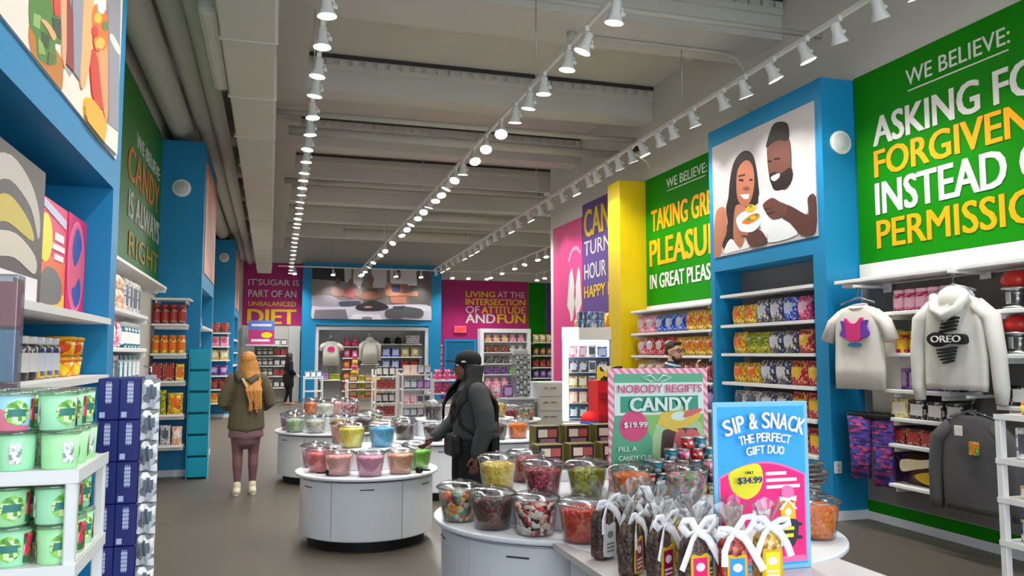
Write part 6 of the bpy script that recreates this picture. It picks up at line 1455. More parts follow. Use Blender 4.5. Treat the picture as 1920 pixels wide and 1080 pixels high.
part('stand', MB().cyl(0.05, 0, 0.012, 16).cyl(0.012, 0.01, 0.12, 8), M_WHITE, t)

# ------------------------------------------------------------------ wire racks, tables and the far end
def wire_rack(label, x0, x1, y0, y1, zs, ztop):
    cx, cy = (x0 + x1) / 2, (y0 + y1) / 2
    t = thing('wire_rack', label, 'rack', (cx, cy, 0))
    for x in (x0, x1):
        for y in (y0, y1): part('post', MB().rbox(x - cx - 0.02, y - cy - 0.02, 0, x - cx + 0.02, y - cy + 0.02, ztop, 0.005, seg=1), M_WMETAL, t)
    for z in zs: part('shelf', MB().rbox(x0 - cx, y0 - cy, z - 0.03, x1 - cx, y1 - cy, z, 0.004, seg=1), M_WMETAL, t)
    return t
wire_rack('white wire rack of boxed sweets in the middle of the floor', 2.85, 3.5, 18.0, 18.6, [0.25, 0.55, 0.87, 1.2], 1.24)
for k, z in enumerate([0.25, 0.55, 0.87, 1.2]):
    fill([('box', ['teal and white', 'pink and white', 'teal and white', 'peach'][k], 0.15, 0.2, 0.1, 2), ('box', ['navy and white', 'white and grey', 'purple', 'navy and white'][k], 0.15, 0.2, 0.1, 2)], 18.12, z, 2.88, 3.48, 'B', '%s shelf up of the wire rack' % ORD[k], 'the walkway', 'boxes on the wire rack')
wire_rack('narrow white wire rack on the walkway side of the wider one', 2.3, 2.78, 18.4, 19.0, [0.25, 0.55, 0.85, 1.15], 1.3)
for k, z in enumerate([0.25, 0.55, 0.85, 1.15]):
    fill([('box', ['dark red', 'black and white', 'dark red', 'black and white'][k], 0.14, 0.22, 0.1, 3)], 18.55, z, 2.32, 2.76, 'B', '%s shelf up of the narrow rack' % ORD[k], 'the walkway', 'boxes on the narrow wire rack')
wire_rack('white table rack of pink plush toys beside the wire rack', 3.62, 4.35, 18.4, 19.0, [0.45, 0.75, 1.05], 1.08)
for z, a in [(0.75, 'lower'), (1.05, 'top')]:
    fill([('plush', 'magenta', 0.22, 0.24, 0.2, 3)], 18.6, z, 3.64, 4.33, 'B', '%s shelf of the plush rack' % a, 'the wire rack', 'pink plush toys')
wire_rack('white table of stacked orange and brown boxes before the end bay', 2.2, 3.2, 24.0, 24.6, [0.4, 0.62, 0.84], 0.9)
part('red_edge', MB().box(-0.5, -0.31, 0.38, 0.5, -0.3, 0.41), mat('red edge strip', (220, 60, 50), 0.5, 0.03), bpy.data.objects['wire_rack.003'])
for z in (0.4, 0.62, 0.84):
    fill([('box', 'brown chocolate', 0.26, 0.19, 0.16, 1), ('box', 'yellow green', 0.15, 0.19, 0.16, 1), ('box', 'brown chocolate', 0.2, 0.19, 0.16, 1), ('box', 'orange', 0.24, 0.19, 0.16, 1)], 24.2, z, 2.22, 3.18, 'B', {0.4: 'lowest', 0.62: 'middle', 0.84: 'top'}[z] + ' shelf of the box table', 'the walkway', 'boxes on the table before the end bay')
t = thing('novelty_tower', 'thin yellow and pink novelty tower on the box table', 'novelty', (2.42, 24.3, 1.03))
for k in range(4): part('segment', MB().ball((0, 0, 0.08 + 0.15 * k), (0.12 - 0.015 * k, 0.1, 0.09), 12), LK['yellow and orange'] if k % 2 == 0 else LK['magenta'], t)
wire_rack('low grey display stand between the end bay and the walkway', 1.05, 1.6, 26.0, 26.6, [0.5, 0.9], 0.95)
fill([('box', 'teal and white', 0.17, 0.22, 0.14, 3)], 26.2, 0.9, 1.06, 1.58, 'B', 'on the low grey stand', 'the walkway', 'boxes on the low stand')
# inside the end bay
G = 'goods in the end bay'
def ebs(x0, x1, z, lb): shelf_board(x0, 29.05, x1, YB - 0.03, z, lb, 'end bay shelves')
for k, z in enumerate([1.92, 1.52, 1.13, 0.72, 0.36]):
    ebs(2.46, 3.05, z, '%s white shelf down in the pink column of the end bay' % ORD[k])
    fill([('plush' if k == 0 else 'bag', 'magenta' if k < 2 else 'crimson and yellow', 0.26, 0.3, 0.2, 2)], 29.24, z, 2.48, 3.04, 'B', '%s shelf of the pink column' % ORD[k], 'the white shirt', G)
for k, z in enumerate([2.02, 1.55, 1.12]):
    ebs(3.78, 5.3, z, '%s white shelf down in the blue column of the end bay' % ORD[k])
    fill([('cap', 'black and white', 0.3, 0.24, 0.3, 2), ('folded', 'navy and white', 0.5, 0.3, 0.3, 1)] if k == 0 else [('box', 'royal blue', 0.28, 0.32, 0.2, 2), ('bag', 'dark red' if k == 2 else 'cream and yellow', 0.33, 0.34, 0.2, 2)], 29.24, z, 3.85, 5.25, 'B', '%s shelf of the blue column' % ORD[k], 'the hoodie', G)
ebs(3.1, 3.75, 1.3, 'white shelf under the pale hoodie in the end bay')
ebs(1.66, 2.42, 0.75, 'white shelf of folded clothes under the far white shirt')
fill([('folded', 'purple', 0.3, 0.22, 0.3, 1), ('folded', 'yellow green', 0.36, 0.2, 0.3, 1)], 29.24, 0.75, 1.68, 2.4, 'B', 'under the far white shirt', 'the walkway', G)
t = thing('t_shirt', 'white shirt with a pink print hanging in the end bay', 'shirt', (2.06, 29.1, 1.25), 0)
b = cloth_mb([(0.29, 0.0, 1.0), (0.29, 0.4, 1.0), (0.29, 0.72, 0.9), (0.2, 0.82, 0.7), (0.1, 0.85, 0.6)], 0, 0.06, seed=3)
for s in (-1, 1): b.tube([(s * 0.2, 0, 0.76), (s * 0.32, 0, 0.68), (s * 0.38, -0.01, 0.52)], [0.07, 0.09, 0.09], 12)
part('shirt_body', b, M_TEE, t); part('chest_print', MB().plate(smooth_out([(-0.1, 0.5), (0.1, 0.5), (0.12, 0.6), (0.05, 0.66), (-0.05, 0.66), (-0.12, 0.6)]), -0.075, -0.05), mat('hot pink print', (216, 50, 120)), t)
hanger(t, 0.92, 0.3)
t = thing('hoodie', 'plain off white hoodie hanging in the end bay', 'hoodie', (3.42, 29.1, 1.32), 0)
b = cloth_mb([(0.28, 0.0, 1.0), (0.29, 0.4, 1.0), (0.28, 0.72, 0.9), (0.2, 0.82, 0.8), (0.1, 0.86, 0.7)], 0, 0.08, seed=6)
for s in (-1, 1): b.tube([(s * 0.2, 0, 0.76), (s * 0.31, 0, 0.66), (s * 0.33, 0, 0.1)], [0.07, 0.09, 0.06], 12)
part('hoodie_body', b, M_HOOD, t); part('hood', MB().ball((0, 0.0, 0.84), (0.16, 0.1, 0.11), 12), M_HOOD, t)
hanger(t, 0.92, 0.3)
# shelves under the diet sign
solo('white_jamb', MB().box(-0.93, 29.2, 0, -0.5, YB, 2.62), M_LGREY, 'pale upright board at the walkway end under the diet sign', 'board')
solo('white_jamb', MB().box(0.62, 29.2, 0, 1.0, YB, 2.62), M_LGREY, 'pale upright board beside the blue bay under the diet sign', 'board')
for k, z in enumerate([1.95, 1.6, 1.25, 0.9, 0.5]):
    shelf_board(-0.48, 29.1, 0.6, YB, z, '%s shelf down under the diet sign' % ORD[k], 'shelves under the diet sign')
    fill([('jar', 'black and white', 0.16, 0.24, 0, 3), ('box', 'dark red' if k % 2 else 'black and white', 0.2, 0.22, 0.14, 2)], 29.3, z, -0.44, 0.58, 'B', '%s shelf under the diet sign' % ORD[k], 'the walkway', 'goods under the diet sign')
t = poster('price_poster', 'blue and pink poster standing under the diet sign', (-0.72, 28.9, 1.98), 0, 0.85, 0.82, mat('poster sky', (90, 130, 210), 0.5, 0.03), [(0, rect(0, 0, 0.85, 0.5)), (1, ell(0.6, 0.32, 0.18, 0.1)), (2, rect(0.1, 0.1, 0.7, 0.18)), (2, rect(0.1, 0.62, 0.75, 0.7))], [mat('poster plum', (190, 60, 130), 0.5), mat('poster yellow', (236, 226, 40)), mat('poster white', (240, 232, 236))])
shelf_board(-0.8, 28.75, 0.3, 29.08, 1.97, 'white shelf carrying the blue and pink poster', 'shelves under the diet sign')
# white shelving by the blue door and the green strip
t = thing('shelving_unit', 'white shelving unit of pale toys beside the blue door', 'shelving', (8.45, 29.2, 0))
part('unit_frame', MB().box(-0.98, -0.2, 0, -0.85, 0.27, 2.6).box(0.85, -0.2, 0, 0.98, 0.27, 2.6).box(-0.85, -0.2, 2.45, 0.85, 0.27, 2.6).box(-0.85, 0.24, 0, 0.85, 0.27, 2.45), M_WHITE, t)
for z in (0.5, 0.9, 1.3, 1.72, 2.12): part('shelf', MB().box(-0.85, -0.18, z - 0.03, 0.85, 0.24, z), M_WMETAL, t)
for k, z in enumerate([2.12, 1.72, 1.3, 0.9, 0.5]):
    fill([('plush', ['peach', 'dark red', 'black and white', 'purple', 'pale pink'][k], 0.3, 0.27, 0.2, 3), ('plush', ['pale pink', 'white and grey', 'white and grey', 'lime', 'purple'][k], 0.3, 0.27, 0.2, 2)], 29.2, z, 7.65, 9.25, 'B', '%s shelf by the blue door' % ORD[k], 'the door', 'toys by the blue door')
for k, z in enumerate([2.1, 1.6, 1.15, 0.75]):
    shelf_board(9.55, 29.05, 10.7, YB - 0.03, z, '%s white shelf down on the green strip' % ORD[k], 'shelves on the green strip')
    fill([('bag', ['cream and yellow', 'brown chocolate', 'dark red', 'purple'][k], 0.26, 0.3, 0.15, 4)], 29.25, z, 9.58, 10.68, 'B', '%s shelf on the green strip' % ORD[k], 'the magenta sign', 'bags on the green strip')
t = thing('wall_banner', 'narrow magenta and cream banner beside the blue door', 'banner', (6.06, YB - 0.05, 0.9))
part('banner', MB().box(-0.1, -0.01, 0, 0.1, 0, 1.3), M_MAG, t)
part('print', MB().plate(rect(-0.07, 0.55, 0.07, 1.15), -0.013, -0.01).plate(rect(-0.07, 0.1, 0.07, 0.45), -0.013, -0.01), pmat('cream stripes', [(216, 170, 150), (176, 40, 100), (226, 190, 170)], 26, 0.5, stretch=(0.2, 1, 1)), t)
# yellow price card and small stand behind the blue and pink sign
t = thing('price_card', 'yellow price card in a white frame behind the blue and pink sign', 'card', (4.35, 8.2, 0))
part('card_frame', MB().tube([(-0.15, 0, 0.0), (-0.15, 0, 1.42), (0.12, 0, 1.42), (0.12, 0, 0.0)], 0.012, 8), M_WMETAL, t)
part('yellow_card', MB().box(-0.13, -0.006, 1.0, 0.13, 0.006, 1.22), mat('yellow card', (236, 214, 30), 0.5, 0.03), t)

# ================================================================== people
def limb(bm, pts):
    """union of round sections: pts (x, y, z, rx, ry)"""
    mb = MB()
    P = [Vector(p[:3]) for p in pts]
    n = 14; vs = []; fs = []
    for i, p in enumerate(pts):
        a = P[max(i - 1, 0)]; b = P[min(i + 1, len(P) - 1)]
        d = (b - a).normalized()
        rx, ry = p[3], p[4] if len(p) > 4 else p[3]
        u = Vector((1, 0, 0)) - d * d.x
        u = u.normalized() if u.length > 0.15 else (Vector((0, 0, 1)) - d * d.z).normalized()
        w = d.cross(u)
        for k in range(n):
            t = 2 * PI * k / n; vs.append(P[i] + u * math.cos(t) * rx + w * math.sin(t) * ry)
    for i in range(len(pts) - 1):
        for k in range(n): fs.append((i * n + k, i * n + (k + 1) % n, (i + 1) * n + (k + 1) % n, (i + 1) * n + k))
    fs.append(tuple(range(n))[::-1]); fs.append(tuple((len(pts) - 1) * n + k for k in range(n)))
    bm.add(vs, fs, 0, True)
    for i, p in enumerate(pts):
        r = min(p[3], p[4] if len(p) > 4 else p[3])
        if i in (0, len(pts) - 1): bm.ball(p[:3], r * 0.98, 12)
    return bm
def fuse(name, mb, mats, voxel=0.012, smooth=3, paint=None):
    me = mb.mesh(name, mats)
    o = bpy.data.objects.new(name, me); C.objects.link(o)
    m = o.modifiers.new('r', 'REMESH'); m.mode = 'VOXEL'; m.voxel_size = voxel
    s = o.modifiers.new('s', 'SMOOTH'); s.factor = 0.5; s.iterations = smooth
    dg = bpy.context.evaluated_depsgraph_get(); dg.update()
    r = bpy.data.meshes.new_from_object(o.evaluated_get(dg)); r.name = name
    bpy.data.objects.remove(o); bpy.data.meshes.remove(me)
    r.materials.clear()
    for x in (mats if isinstance(mats, (list, tuple)) else [mats]): r.materials.append(x)
    for p in r.polygons:
        p.use_smooth = True
        p.material_index = paint(p.center) if paint else 0
    return r
def hand(mb, wrist, d, side, curl=0.5, thumb=1):
    """palm, four fingers and a thumb; d points along the hand, side towards the thumb"""
    w = Vector(wrist); d = Vector(d).normalized(); s = Vector(side); s = (s - d * s.dot(d)).normalized(); nrm = d.cross(s)
    pc = w + d * 0.05
    limb(mb, [(*(w), 0.026, 0.02), (*(w + d * 0.04), 0.036, 0.018), (*(w + d * 0.085), 0.038, 0.016)])
    for k, ln in enumerate([0.072, 0.08, 0.075, 0.058]):
        b = w + d * 0.085 + s * (0.03 - 0.02 * k)
        p1 = b + d * ln * 0.45 + nrm * ln * 0.15 * curl; p2 = p1 + d * ln * 0.3 * (1 - 0.4 * curl) + nrm * ln * 0.32 * curl; p3 = p2 + d * ln * 0.2 * (1 - 0.8 * curl) + nrm * ln * 0.3 * curl
        limb(mb, [(*b, 0.0095), (*p1, 0.009), (*p2, 0.0085), (*p3, 0.007)])
    b = w + d * 0.025 + s * 0.028
    limb(mb, [(*b, 0.013), (*(b + d * 0.03 + s * 0.022), 0.0105), (*(b + d * 0.058 + s * 0.028 + nrm * 0.012), 0.0085)])
def head_mb(mb, c, f, s=1.0):
    """skull with jaw, nose, lips, brow and ears; c centre of the head, f the way it looks (unit, horizontal)"""
    c = Vector(c); f = Vector(f).normalized(); r = f.cross(Vector((0, 0, 1)))
    B = Matrix((r, f, Vector((0, 0, 1)))).transposed().to_4x4(); M = Matrix.Translation(c) @ B
    mb.ball((0, -0.012 * s, 0.02 * s), (0.076 * s, 0.096 * s, 0.092 * s), 20, 0, M)
    mb.ball((0, 0.022 * s, -0.04 * s), (0.062 * s, 0.07 * s, 0.075 * s), 18, 0, M)
    mb.ball((0, 0.055 * s, -0.088 * s), (0.03 * s, 0.028 * s, 0.026 * s), 12, 0, M)
    mb.ball((0, 0.096 * s, -0.025 * s), (0.015 * s, 0.02 * s, 0.022 * s), 10, 0, M)
    mb.ball((0, 0.088 * s, 0.0), (0.01 * s, 0.014 * s, 0.028 * s), 10, 0, M)
    mb.ball((0, 0.078 * s, 0.028 * s), (0.055 * s, 0.014 * s, 0.012 * s), 10, 0, M)
    mb.ball((0, 0.082 * s, -0.062 * s), (0.024 * s, 0.012 * s, 0.009 * s), 10, 0, M)
    for k in (-1, 1): mb.ball((k * 0.077 * s, -0.005 * s, -0.008 * s), (0.01 * s, 0.02 * s, 0.03 * s), 10, 0, M)
    return M
def face_parts(t, M, s, iris, brow, lips):
    for k in (-1, 1):
        e = part('eye', MB().ball((k * 0.031 * s, 0.083 * s, 0.008 * s), (0.013 * s, 0.01 * s, 0.0085 * s), 12, 0, M), mat('eye white', (230, 226, 222), 0.3, 0.02), t)
        part('iris', MB().ball((k * 0.031 * s, 0.0905 * s, 0.008 * s), (0.006 * s, 0.004 * s, 0.006 * s), 10, 0, M), mat(iris, (50, 34, 26), 0.2, 0.02), e)
        part('eyebrow', MB().ball((k * 0.031 * s, 0.09 * s, 0.031 * s), (0.02 * s, 0.006 * s, 0.0045 * s), 10, 0, M), brow, t)
    part('lips', MB().ball((0, 0.091 * s, -0.058 * s), (0.021 * s, 0.006 * s, 0.0045 * s), 12, 0, M).ball((0, 0.0905 * s, -0.066 * s), (0.018 * s, 0.006 * s, 0.005 * s), 12, 0, M), lips, t)
SK_L = mat('fair skin', (224, 176, 150), 0.55, 0.04); SK_D = mat('brown skin', (120, 80, 64), 0.55, 0.04); SK_M = mat('tan skin', (206, 156, 130), 0.55, 0.05)
LIPS = mat('lips', (176, 96, 90), 0.5, 0.04)
def hair_mb(mb, lines, r0, r1, n=8):
    for pts in lines:
        m = len(pts); mb.tube(pts, [r0 + (r1 - r0) * i / (m - 1) for i in range(m)], n)
    return mb

# --- the fair haired woman walking away
t = thing('person', 'woman with long strawberry blond hair in an olive brown jacket walking away', 'person', (-0.25, 10.2, 0), 0.06)
TI = mat('sheer plum tights', (116, 78, 86), 0.6, 0.08)
b = MB()
limb(b, [(0, 0, 0.92, 0.15, 0.11), (0, 0, 1.1, 0.125, 0.09), (0, 0, 1.3, 0.15, 0.1), (0, 0.0, 1.38, 0.12, 0.08), (0, 0.0, 1.44, 0.055, 0.055), (0, 0.01, 1.5, 0.05, 0.05)])
for s in (-1, 1):
    limb(b, [(s * 0.085, 0, 0.9, 0.1, 0.1), (s * 0.09, 0.01, 0.68, 0.085, 0.085), (s * 0.09, 0.015 + 0.01 * s, 0.47, 0.06, 0.062), (s * 0.088, -0.01 + 0.01 * s, 0.34, 0.058, 0.062), (s * 0.085, -0.02 + 0.02 * s, 0.12, 0.036, 0.038), (s * 0.085, -0.02 + 0.02 * s, 0.06, 0.034, 0.036)])
    limb(b, [(s * 0.085, -0.04 + 0.02 * s, 0.04, 0.034, 0.03), (s * 0.09, 0.1 + 0.02 * s, 0.035, 0.038, 0.026)])
    limb(b, [(s * 0.17, 0, 1.36, 0.05, 0.05), (s * 0.235, -0.02, 1.12, 0.042, 0.042), (s * 0.15, 0.19, 1.04, 0.032, 0.032)])
    hand(b, (s * 0.15, 0.19, 1.04), (-s * 0.5, 0.8, 0.1), (0, 0, 1), 0.7)
HM = head_mb(b, (0.01, 0.02, 1.56), (0.25, 1, 0))
part('body', fuse('body', b, [SK_L, TI], 0.009, 3, lambda c: 1 if c.z < 0.9 else 0), None, t)
face_parts(t, HM, 1, 'brown iris', mat('auburn brow', (130, 86, 50), 0.7, 0.05), LIPS)
JK = mat('olive brown jacket cloth', (92, 82, 62), 0.9, 0.1, scale=9)
b = MB()
limb(b, [(0, 0.0, 0.76, 0.215, 0.16), (0, 0, 0.9, 0.205, 0.15), (0, 0, 1.1, 0.18, 0.13), (0, -0.005, 1.28, 0.185, 0.125), (0, 0.0, 1.38, 0.15, 0.1), (0, 0, 1.43, 0.085, 0.08)])
for s in (-1, 1):
    limb(b, [(s * 0.165, 0, 1.355, 0.075, 0.08), (s * 0.235, -0.025, 1.2, 0.072, 0.075), (s * 0.265, -0.035, 1.07, 0.066, 0.07), (s * 0.215, 0.08, 1.02, 0.058, 0.06), (s * 0.16, 0.18, 1.035, 0.046, 0.046)])
part('jacket', fuse('jacket', b, JK, 0.014, 3), None, t)
part('jacket_hood', fuse('jacket_hood', limb(MB(), [(-0.11, -0.05, 1.42, 0.05, 0.05), (-0.07, -0.12, 1.36, 0.06, 0.04), (0.02, -0.14, 1.33, 0.06, 0.035), (0.1, -0.1, 1.38, 0.05, 0.04)]), JK, 0.012, 3), None, t)
part('bag_strap', MB().tube([(-0.12, -0.05, 1.455), (-0.06, -0.135, 1.36), (0.0, -0.155, 1.25), (0.07, -0.155, 1.12), (0.13, -0.15, 1.0)], 0.016, 8), mat('cream strap', (206, 190, 160), 0.6, 0.04), t)
part('skirt', fuse('skirt', limb(MB(), [(0, 0, 0.98, 0.16, 0.12), (0, 0, 0.84, 0.185, 0.14), (0, 0, 0.70, 0.2, 0.15), (0, 0, 0.665, 0.2, 0.15)]), mat('dusty mauve skirt', (122, 92, 96), 0.9, 0.08), 0.014, 2), None, t)
HB = mat('strawberry blond hair', (196, 132, 62), 0.55, 0.18, scale=30)
b = MB(); M2 = HM
b.ball((0, -0.02, 0.03), (0.092, 0.102, 0.098), 16, 0, M2)
rr = random.Random(5)
for k in range(44):
    a = -3.0 + 3.1 * k / 43; wv = rr.uniform(-0.012, 0.012)
    x0, y0 = 0.07 * math.cos(a) + 0.01, 0.075 * math.sin(a) + 0.01
    e = rr.uniform(0.95, 1.12); sx = 0.05
    hair_mb(b, [[(x0 * 0.7, y0 * 0.7 + 0.0, 1.63), (x0 * 1.28, y0 * 1.25, 1.55), (x0 * 1.4 + 0.01 + wv, y0 * 1.3 - 0.01, 1.45), (x0 * 1.3 + sx * 0.8 - wv, y0 * 0.9 - 0.085, 1.33), (x0 * 1.15 + sx + 0.01 + wv * 1.5, -0.17 + y0 * 0.25 + wv, 1.22), (x0 * 0.95 + sx + 0.03 - wv, -0.17 + y0 * 0.1, e)]], 0.015, 0.005, 6)
part('hair', fuse('hair', b, HB, 0.006, 1), None, t)
for s in (-1, 1):
    sh = MB(); yy = 0.02 * s
    limb(sh, [(s * 0.088, -0.065 + yy, 0.045, 0.042, 0.042), (s * 0.09, 0.03 + yy, 0.05, 0.045, 0.042), (s * 0.095, 0.12 + yy, 0.035, 0.046, 0.032), (s * 0.096, 0.155 + yy, 0.03, 0.036, 0.026)])
    limb(sh, [(s * 0.086, -0.03 + yy, 0.06, 0.045, 0.045), (s * 0.086, -0.03 + yy, 0.13, 0.042, 0.044)])
    o = part('shoe', fuse('shoe', sh, mat('cream trainer', (226, 216, 190), 0.6, 0.05), 0.008, 2), None, t)
    part('sole', MB().prism([(s * 0.092 + 0.048 * math.cos(a) * (1 if math.sin(a) > 0 else 0.9), 0.04 + yy + 0.135 * math.sin(a)) for a in [2 * PI * k / 20 for k in range(20)]], 0.0, 0.025), mat('off white sole', (236, 232, 220), 0.6, 0.03), o)

# --- the woman in the black cap, seen from the side
t = thing('person', 'woman in a black cap and charcoal jacket reaching towards the chocolate tubs', 'person', (1.555, 6.35, 0), PI / 2 + 0.1)
# she looks along her own +y (which is -x in the room)
TR = mat('black trousers cloth', (30, 30, 34), 0.85, 0.08)
b = MB()
limb(b, [(0, 0, 0.92, 0.14, 0.11), (0, 0.0, 1.1, 0.12, 0.09), (0, 0.0, 1.28, 0.15, 0.105), (0, 0.0, 1.38, 0.12, 0.08), (0, 0.01, 1.44, 0.052, 0.052), (0, 0.02, 1.5, 0.05, 0.05)])
for s in (-1, 1):
    limb(b, [(s * 0.085, 0, 0.9, 0.095, 0.1), (s * 0.085, 0.02, 0.68, 0.08, 0.085), (s * 0.085, 0.02, 0.47, 0.058, 0.06), (s * 0.085, -0.01, 0.32, 0.056, 0.062), (s * 0.083, -0.03, 0.1, 0.036, 0.04), (s * 0.083, -0.03, 0.05, 0.034, 0.036)])
    limb(b, [(s * 0.083, -0.05, 0.035, 0.034, 0.03), (s * 0.088, 0.1, 0.033, 0.038, 0.026)])
limb(b, [(-0.17, 0, 1.36, 0.05, 0.05), (-0.235, -0.03, 1.1, 0.042, 0.042), (-0.215, 0.03, 0.86, 0.03, 0.03)])
hand(b, (-0.215, 0.03, 0.86), (0.05, 0.15, -1), (0.2, 1, 0.1), 0.6)
limb(b, [(0.17, 0, 1.36, 0.05, 0.05), (0.21, 0.05, 1.12, 0.042, 0.042), (0.17, 0.25, 0.98, 0.03, 0.03)])
hand(b, (0.17, 0.25, 0.98), (-0.1, 0.75, -0.6), (-0.7, 0.2, 0.5), 0.5)
HM = head_mb(b, (0, 0.035, 1.555), (0.12, 1, 0))
part('body', fuse('body', b, [SK_D, TR], 0.009, 3, lambda c: 1 if c.z < 0.9 and abs(c.x) < 0.175 else 0), None, t)
face_parts(t, HM, 1, 'dark iris', mat('black brow', (30, 24, 22), 0.7, 0.05), LIPS)
JC = mat('charcoal jacket cloth', (68, 70, 70), 0.9, 0.08, scale=9)
b = MB()
limb(b, [(0, 0.0, 0.98, 0.18, 0.145), (0, 0, 1.12, 0.17, 0.135), (0, 0, 1.28, 0.185, 0.13), (0, 0.0, 1.38, 0.15, 0.1), (0, 0.0, 1.43, 0.085, 0.08)])
limb(b, [(-0.165, 0, 1.355, 0.08, 0.085), (-0.225, -0.03, 1.2, 0.08, 0.085), (-0.245, -0.04, 1.07, 0.074, 0.08), (-0.225, 0.0, 0.95, 0.062, 0.066), (-0.218, 0.02, 0.885, 0.056, 0.058)])
limb(b, [(0.165, 0, 1.355, 0.08, 0.085), (0.215, 0.02, 1.2, 0.076, 0.08), (0.225, 0.06, 1.1, 0.07, 0.07), (0.19, 0.18, 1.02, 0.058, 0.056), (0.175, 0.235, 0.99, 0.05, 0.05)])
part('jacket', fuse('jacket', b, JC, 0.013, 3), None, t)
part('trousers', fuse('trousers', (lambda q: [limb(q, [(s * 0.08, 0, 0.94, 0.115, 0.125), (s * 0.088, 0.02, 0.68, 0.1, 0.105), (s * 0.088, 0.02, 0.45, 0.086, 0.09), (s * 0.088, -0.02, 0.2, 0.084, 0.09), (s * 0.086, -0.025, 0.09, 0.086, 0.094)]) for s in (-1, 1)] and limb(q, [(0, 0, 0.99, 0.15, 0.125), (0, 0, 0.9, 0.16, 0.13)]))(MB()), TR, 0.013, 2), None, t)
HK = mat('black hair', (24, 20, 20), 0.5, 0.1, scale=30)
b = MB(); rr = random.Random(9)
b.ball((0, -0.02, 0.02), (0.09, 0.1, 0.094), 16, 0, HM)
for k in range(46):
    a = -3.6 + 4.2 * k / 45; wv = rr.uniform(-0.014, 0.014)
    x0, y0 = 0.075 * math.cos(a), 0.08 * math.sin(a) + 0.02
    fr = y0 > 0.0
    e = rr.uniform(1.16, 1.24) if fr else rr.uniform(1.12, 1.22)
    hair_mb(b, [[(x0 * 0.75, y0 * 0.75, 1.62), (x0 * 1.2, y0 * 1.2, 1.54), (x0 * 1.35, y0 * 1.25, 1.44), (x0 * 1.75, y0 * 1.2 + (0.075 if fr else -0.075), 1.36), (x0 * 1.7 + wv, (0.165 if fr else -0.175) + y0 * 0.3, 1.27), (x0 * 1.6 - wv, (0.185 if fr else -0.195) + y0 * 0.3, e + 0.02), (x0 * 1.4 + wv, (0.185 if fr else -0.195) + y0 * 0.3, e - 0.06)]], 0.017, 0.005, 6)
for s in (-1,):
    for k in range(6):
        hair_mb(b, [[(s * 0.085, 0.03 - 0.02 * k, 1.56), (s * 0.1, 0.05 - 0.02 * k, 1.46), (s * 0.135, 0.09 - 0.025 * k, 1.39), (s * 0.14, 0.165 - 0.012 * k, 1.27), (s * 0.125, 0.185 - 0.006 * k, 1.1 + 0.015 * k)]], 0.018, 0.006, 6)
part('hair', fuse('hair', b, HK, 0.006, 1), None, t)
cp_ = part('cap', fuse('cap', MB().ball((0, -0.015, 0.05), (0.096, 0.108, 0.082), 18, 0, HM).ball((0, -0.015, 0.03), (0.097, 0.109, 0.05), 18, 0, HM), mat('black cap cloth', (22, 22, 24), 0.85, 0.06), 0.008, 2), None, t)
part('cap_brim', MB().prism([(-0.07, 0.07), (0.07, 0.07), (0.068, 0.13), (0.04, 0.165), (0, 0.175), (-0.04, 0.165), (-0.068, 0.13)], 0.036, 0.044, 0, HM), mat('black cap cloth', (22, 22, 24)), cp_)
part('cap_badge', MB().ball((-0.09, 0.045, 0.034), (0.008, 0.022, 0.008), 8, 0, HM), M_LGREY, cp_)
bg = part('shoulder_bag', MB().rbox(-0.16, -0.20, 0.78, 0.12, -0.12, 1.02, 0.03), M_BLACK, t)
part('strap', MB().tube([(0.1, -0.16, 1.02), (0.16, -0.08, 1.3), (0.13, 0.0, 1.45), (0.02, 0.12, 1.3), (-0.14, 0.13, 1.1), (-0.2, 0.0, 1.0), (-0.15, -0.15, 0.98)], 0.014, 8), M_BLACK, bg)
part('waist_bag', MB().rbox(-0.13, 0.1, 0.84, 0.13, 0.19, 1.02, 0.035), M_BLACK, t)
for s in (-1, 1):
    sh = limb(MB(), [(s * 0.083, -0.075, 0.045, 0.042, 0.042), (s * 0.086, 0.03, 0.05, 0.044, 0.042), (s * 0.09, 0.13, 0.035, 0.046, 0.032)])
    part('shoe', fuse('shoe', sh, M_BLACK, 0.009, 2), None, t)

# --- the distant woman in black
t = thing('person', 'distant woman in black with long dark hair standing on the walkway', 'person', (0.62, 27.6, 0), -PI / 2 + 0.3)
b = MB()
limb(b, [(0, 0, 0.92, 0.14, 0.11), (0, 0.0, 1.1, 0.12, 0.09), (0, 0.0, 1.28, 0.15, 0.105), (0, 0.0, 1.40, 0.12, 0.08), (0, 0.01, 1.46, 0.052, 0.052), (0, 0.02, 1.52, 0.05, 0.05)])
for s in (-1, 1):
    limb(b, [(s * 0.085, 0, 0.9, 0.1, 0.1), (s * 0.09, 0.02, 0.5, 0.065, 0.07), (s * 0.09, -0.02 + 0.06 * s, 0.1, 0.04, 0.04), (s * 0.09, -0.02 + 0.06 * s, 0.05, 0.036, 0.036)])
    limb(b, [(s * 0.09, -0.04 + 0.06 * s, 0.035, 0.034, 0.03), (s * 0.09, 0.11 + 0.06 * s, 0.033, 0.038, 0.026)])
    limb(b, [(s * 0.17, 0, 1.38, 0.05, 0.05), (s * 0.23, -0.02, 1.12, 0.042, 0.042), (s * 0.2, 0.16, 0.98, 0.03, 0.03)])
    hand(b, (s * 0.2, 0.16, 0.98), (0, 0.8, -0.5), (-s * 0.7, 0.2, 0.5), 0.5)
HM = head_mb(b, (0, 0.03, 1.58), (0.1, 1, 0))
part('body', fuse('body', b, [SK_M, TR], 0.012, 2, lambda c: 1 if 0.08 < c.z < 0.9 and abs(c.x) < 0.18 else 0), None, t)
face_parts(t, HM, 1, 'dark iris', mat('black brow', (30, 24, 22)), LIPS)
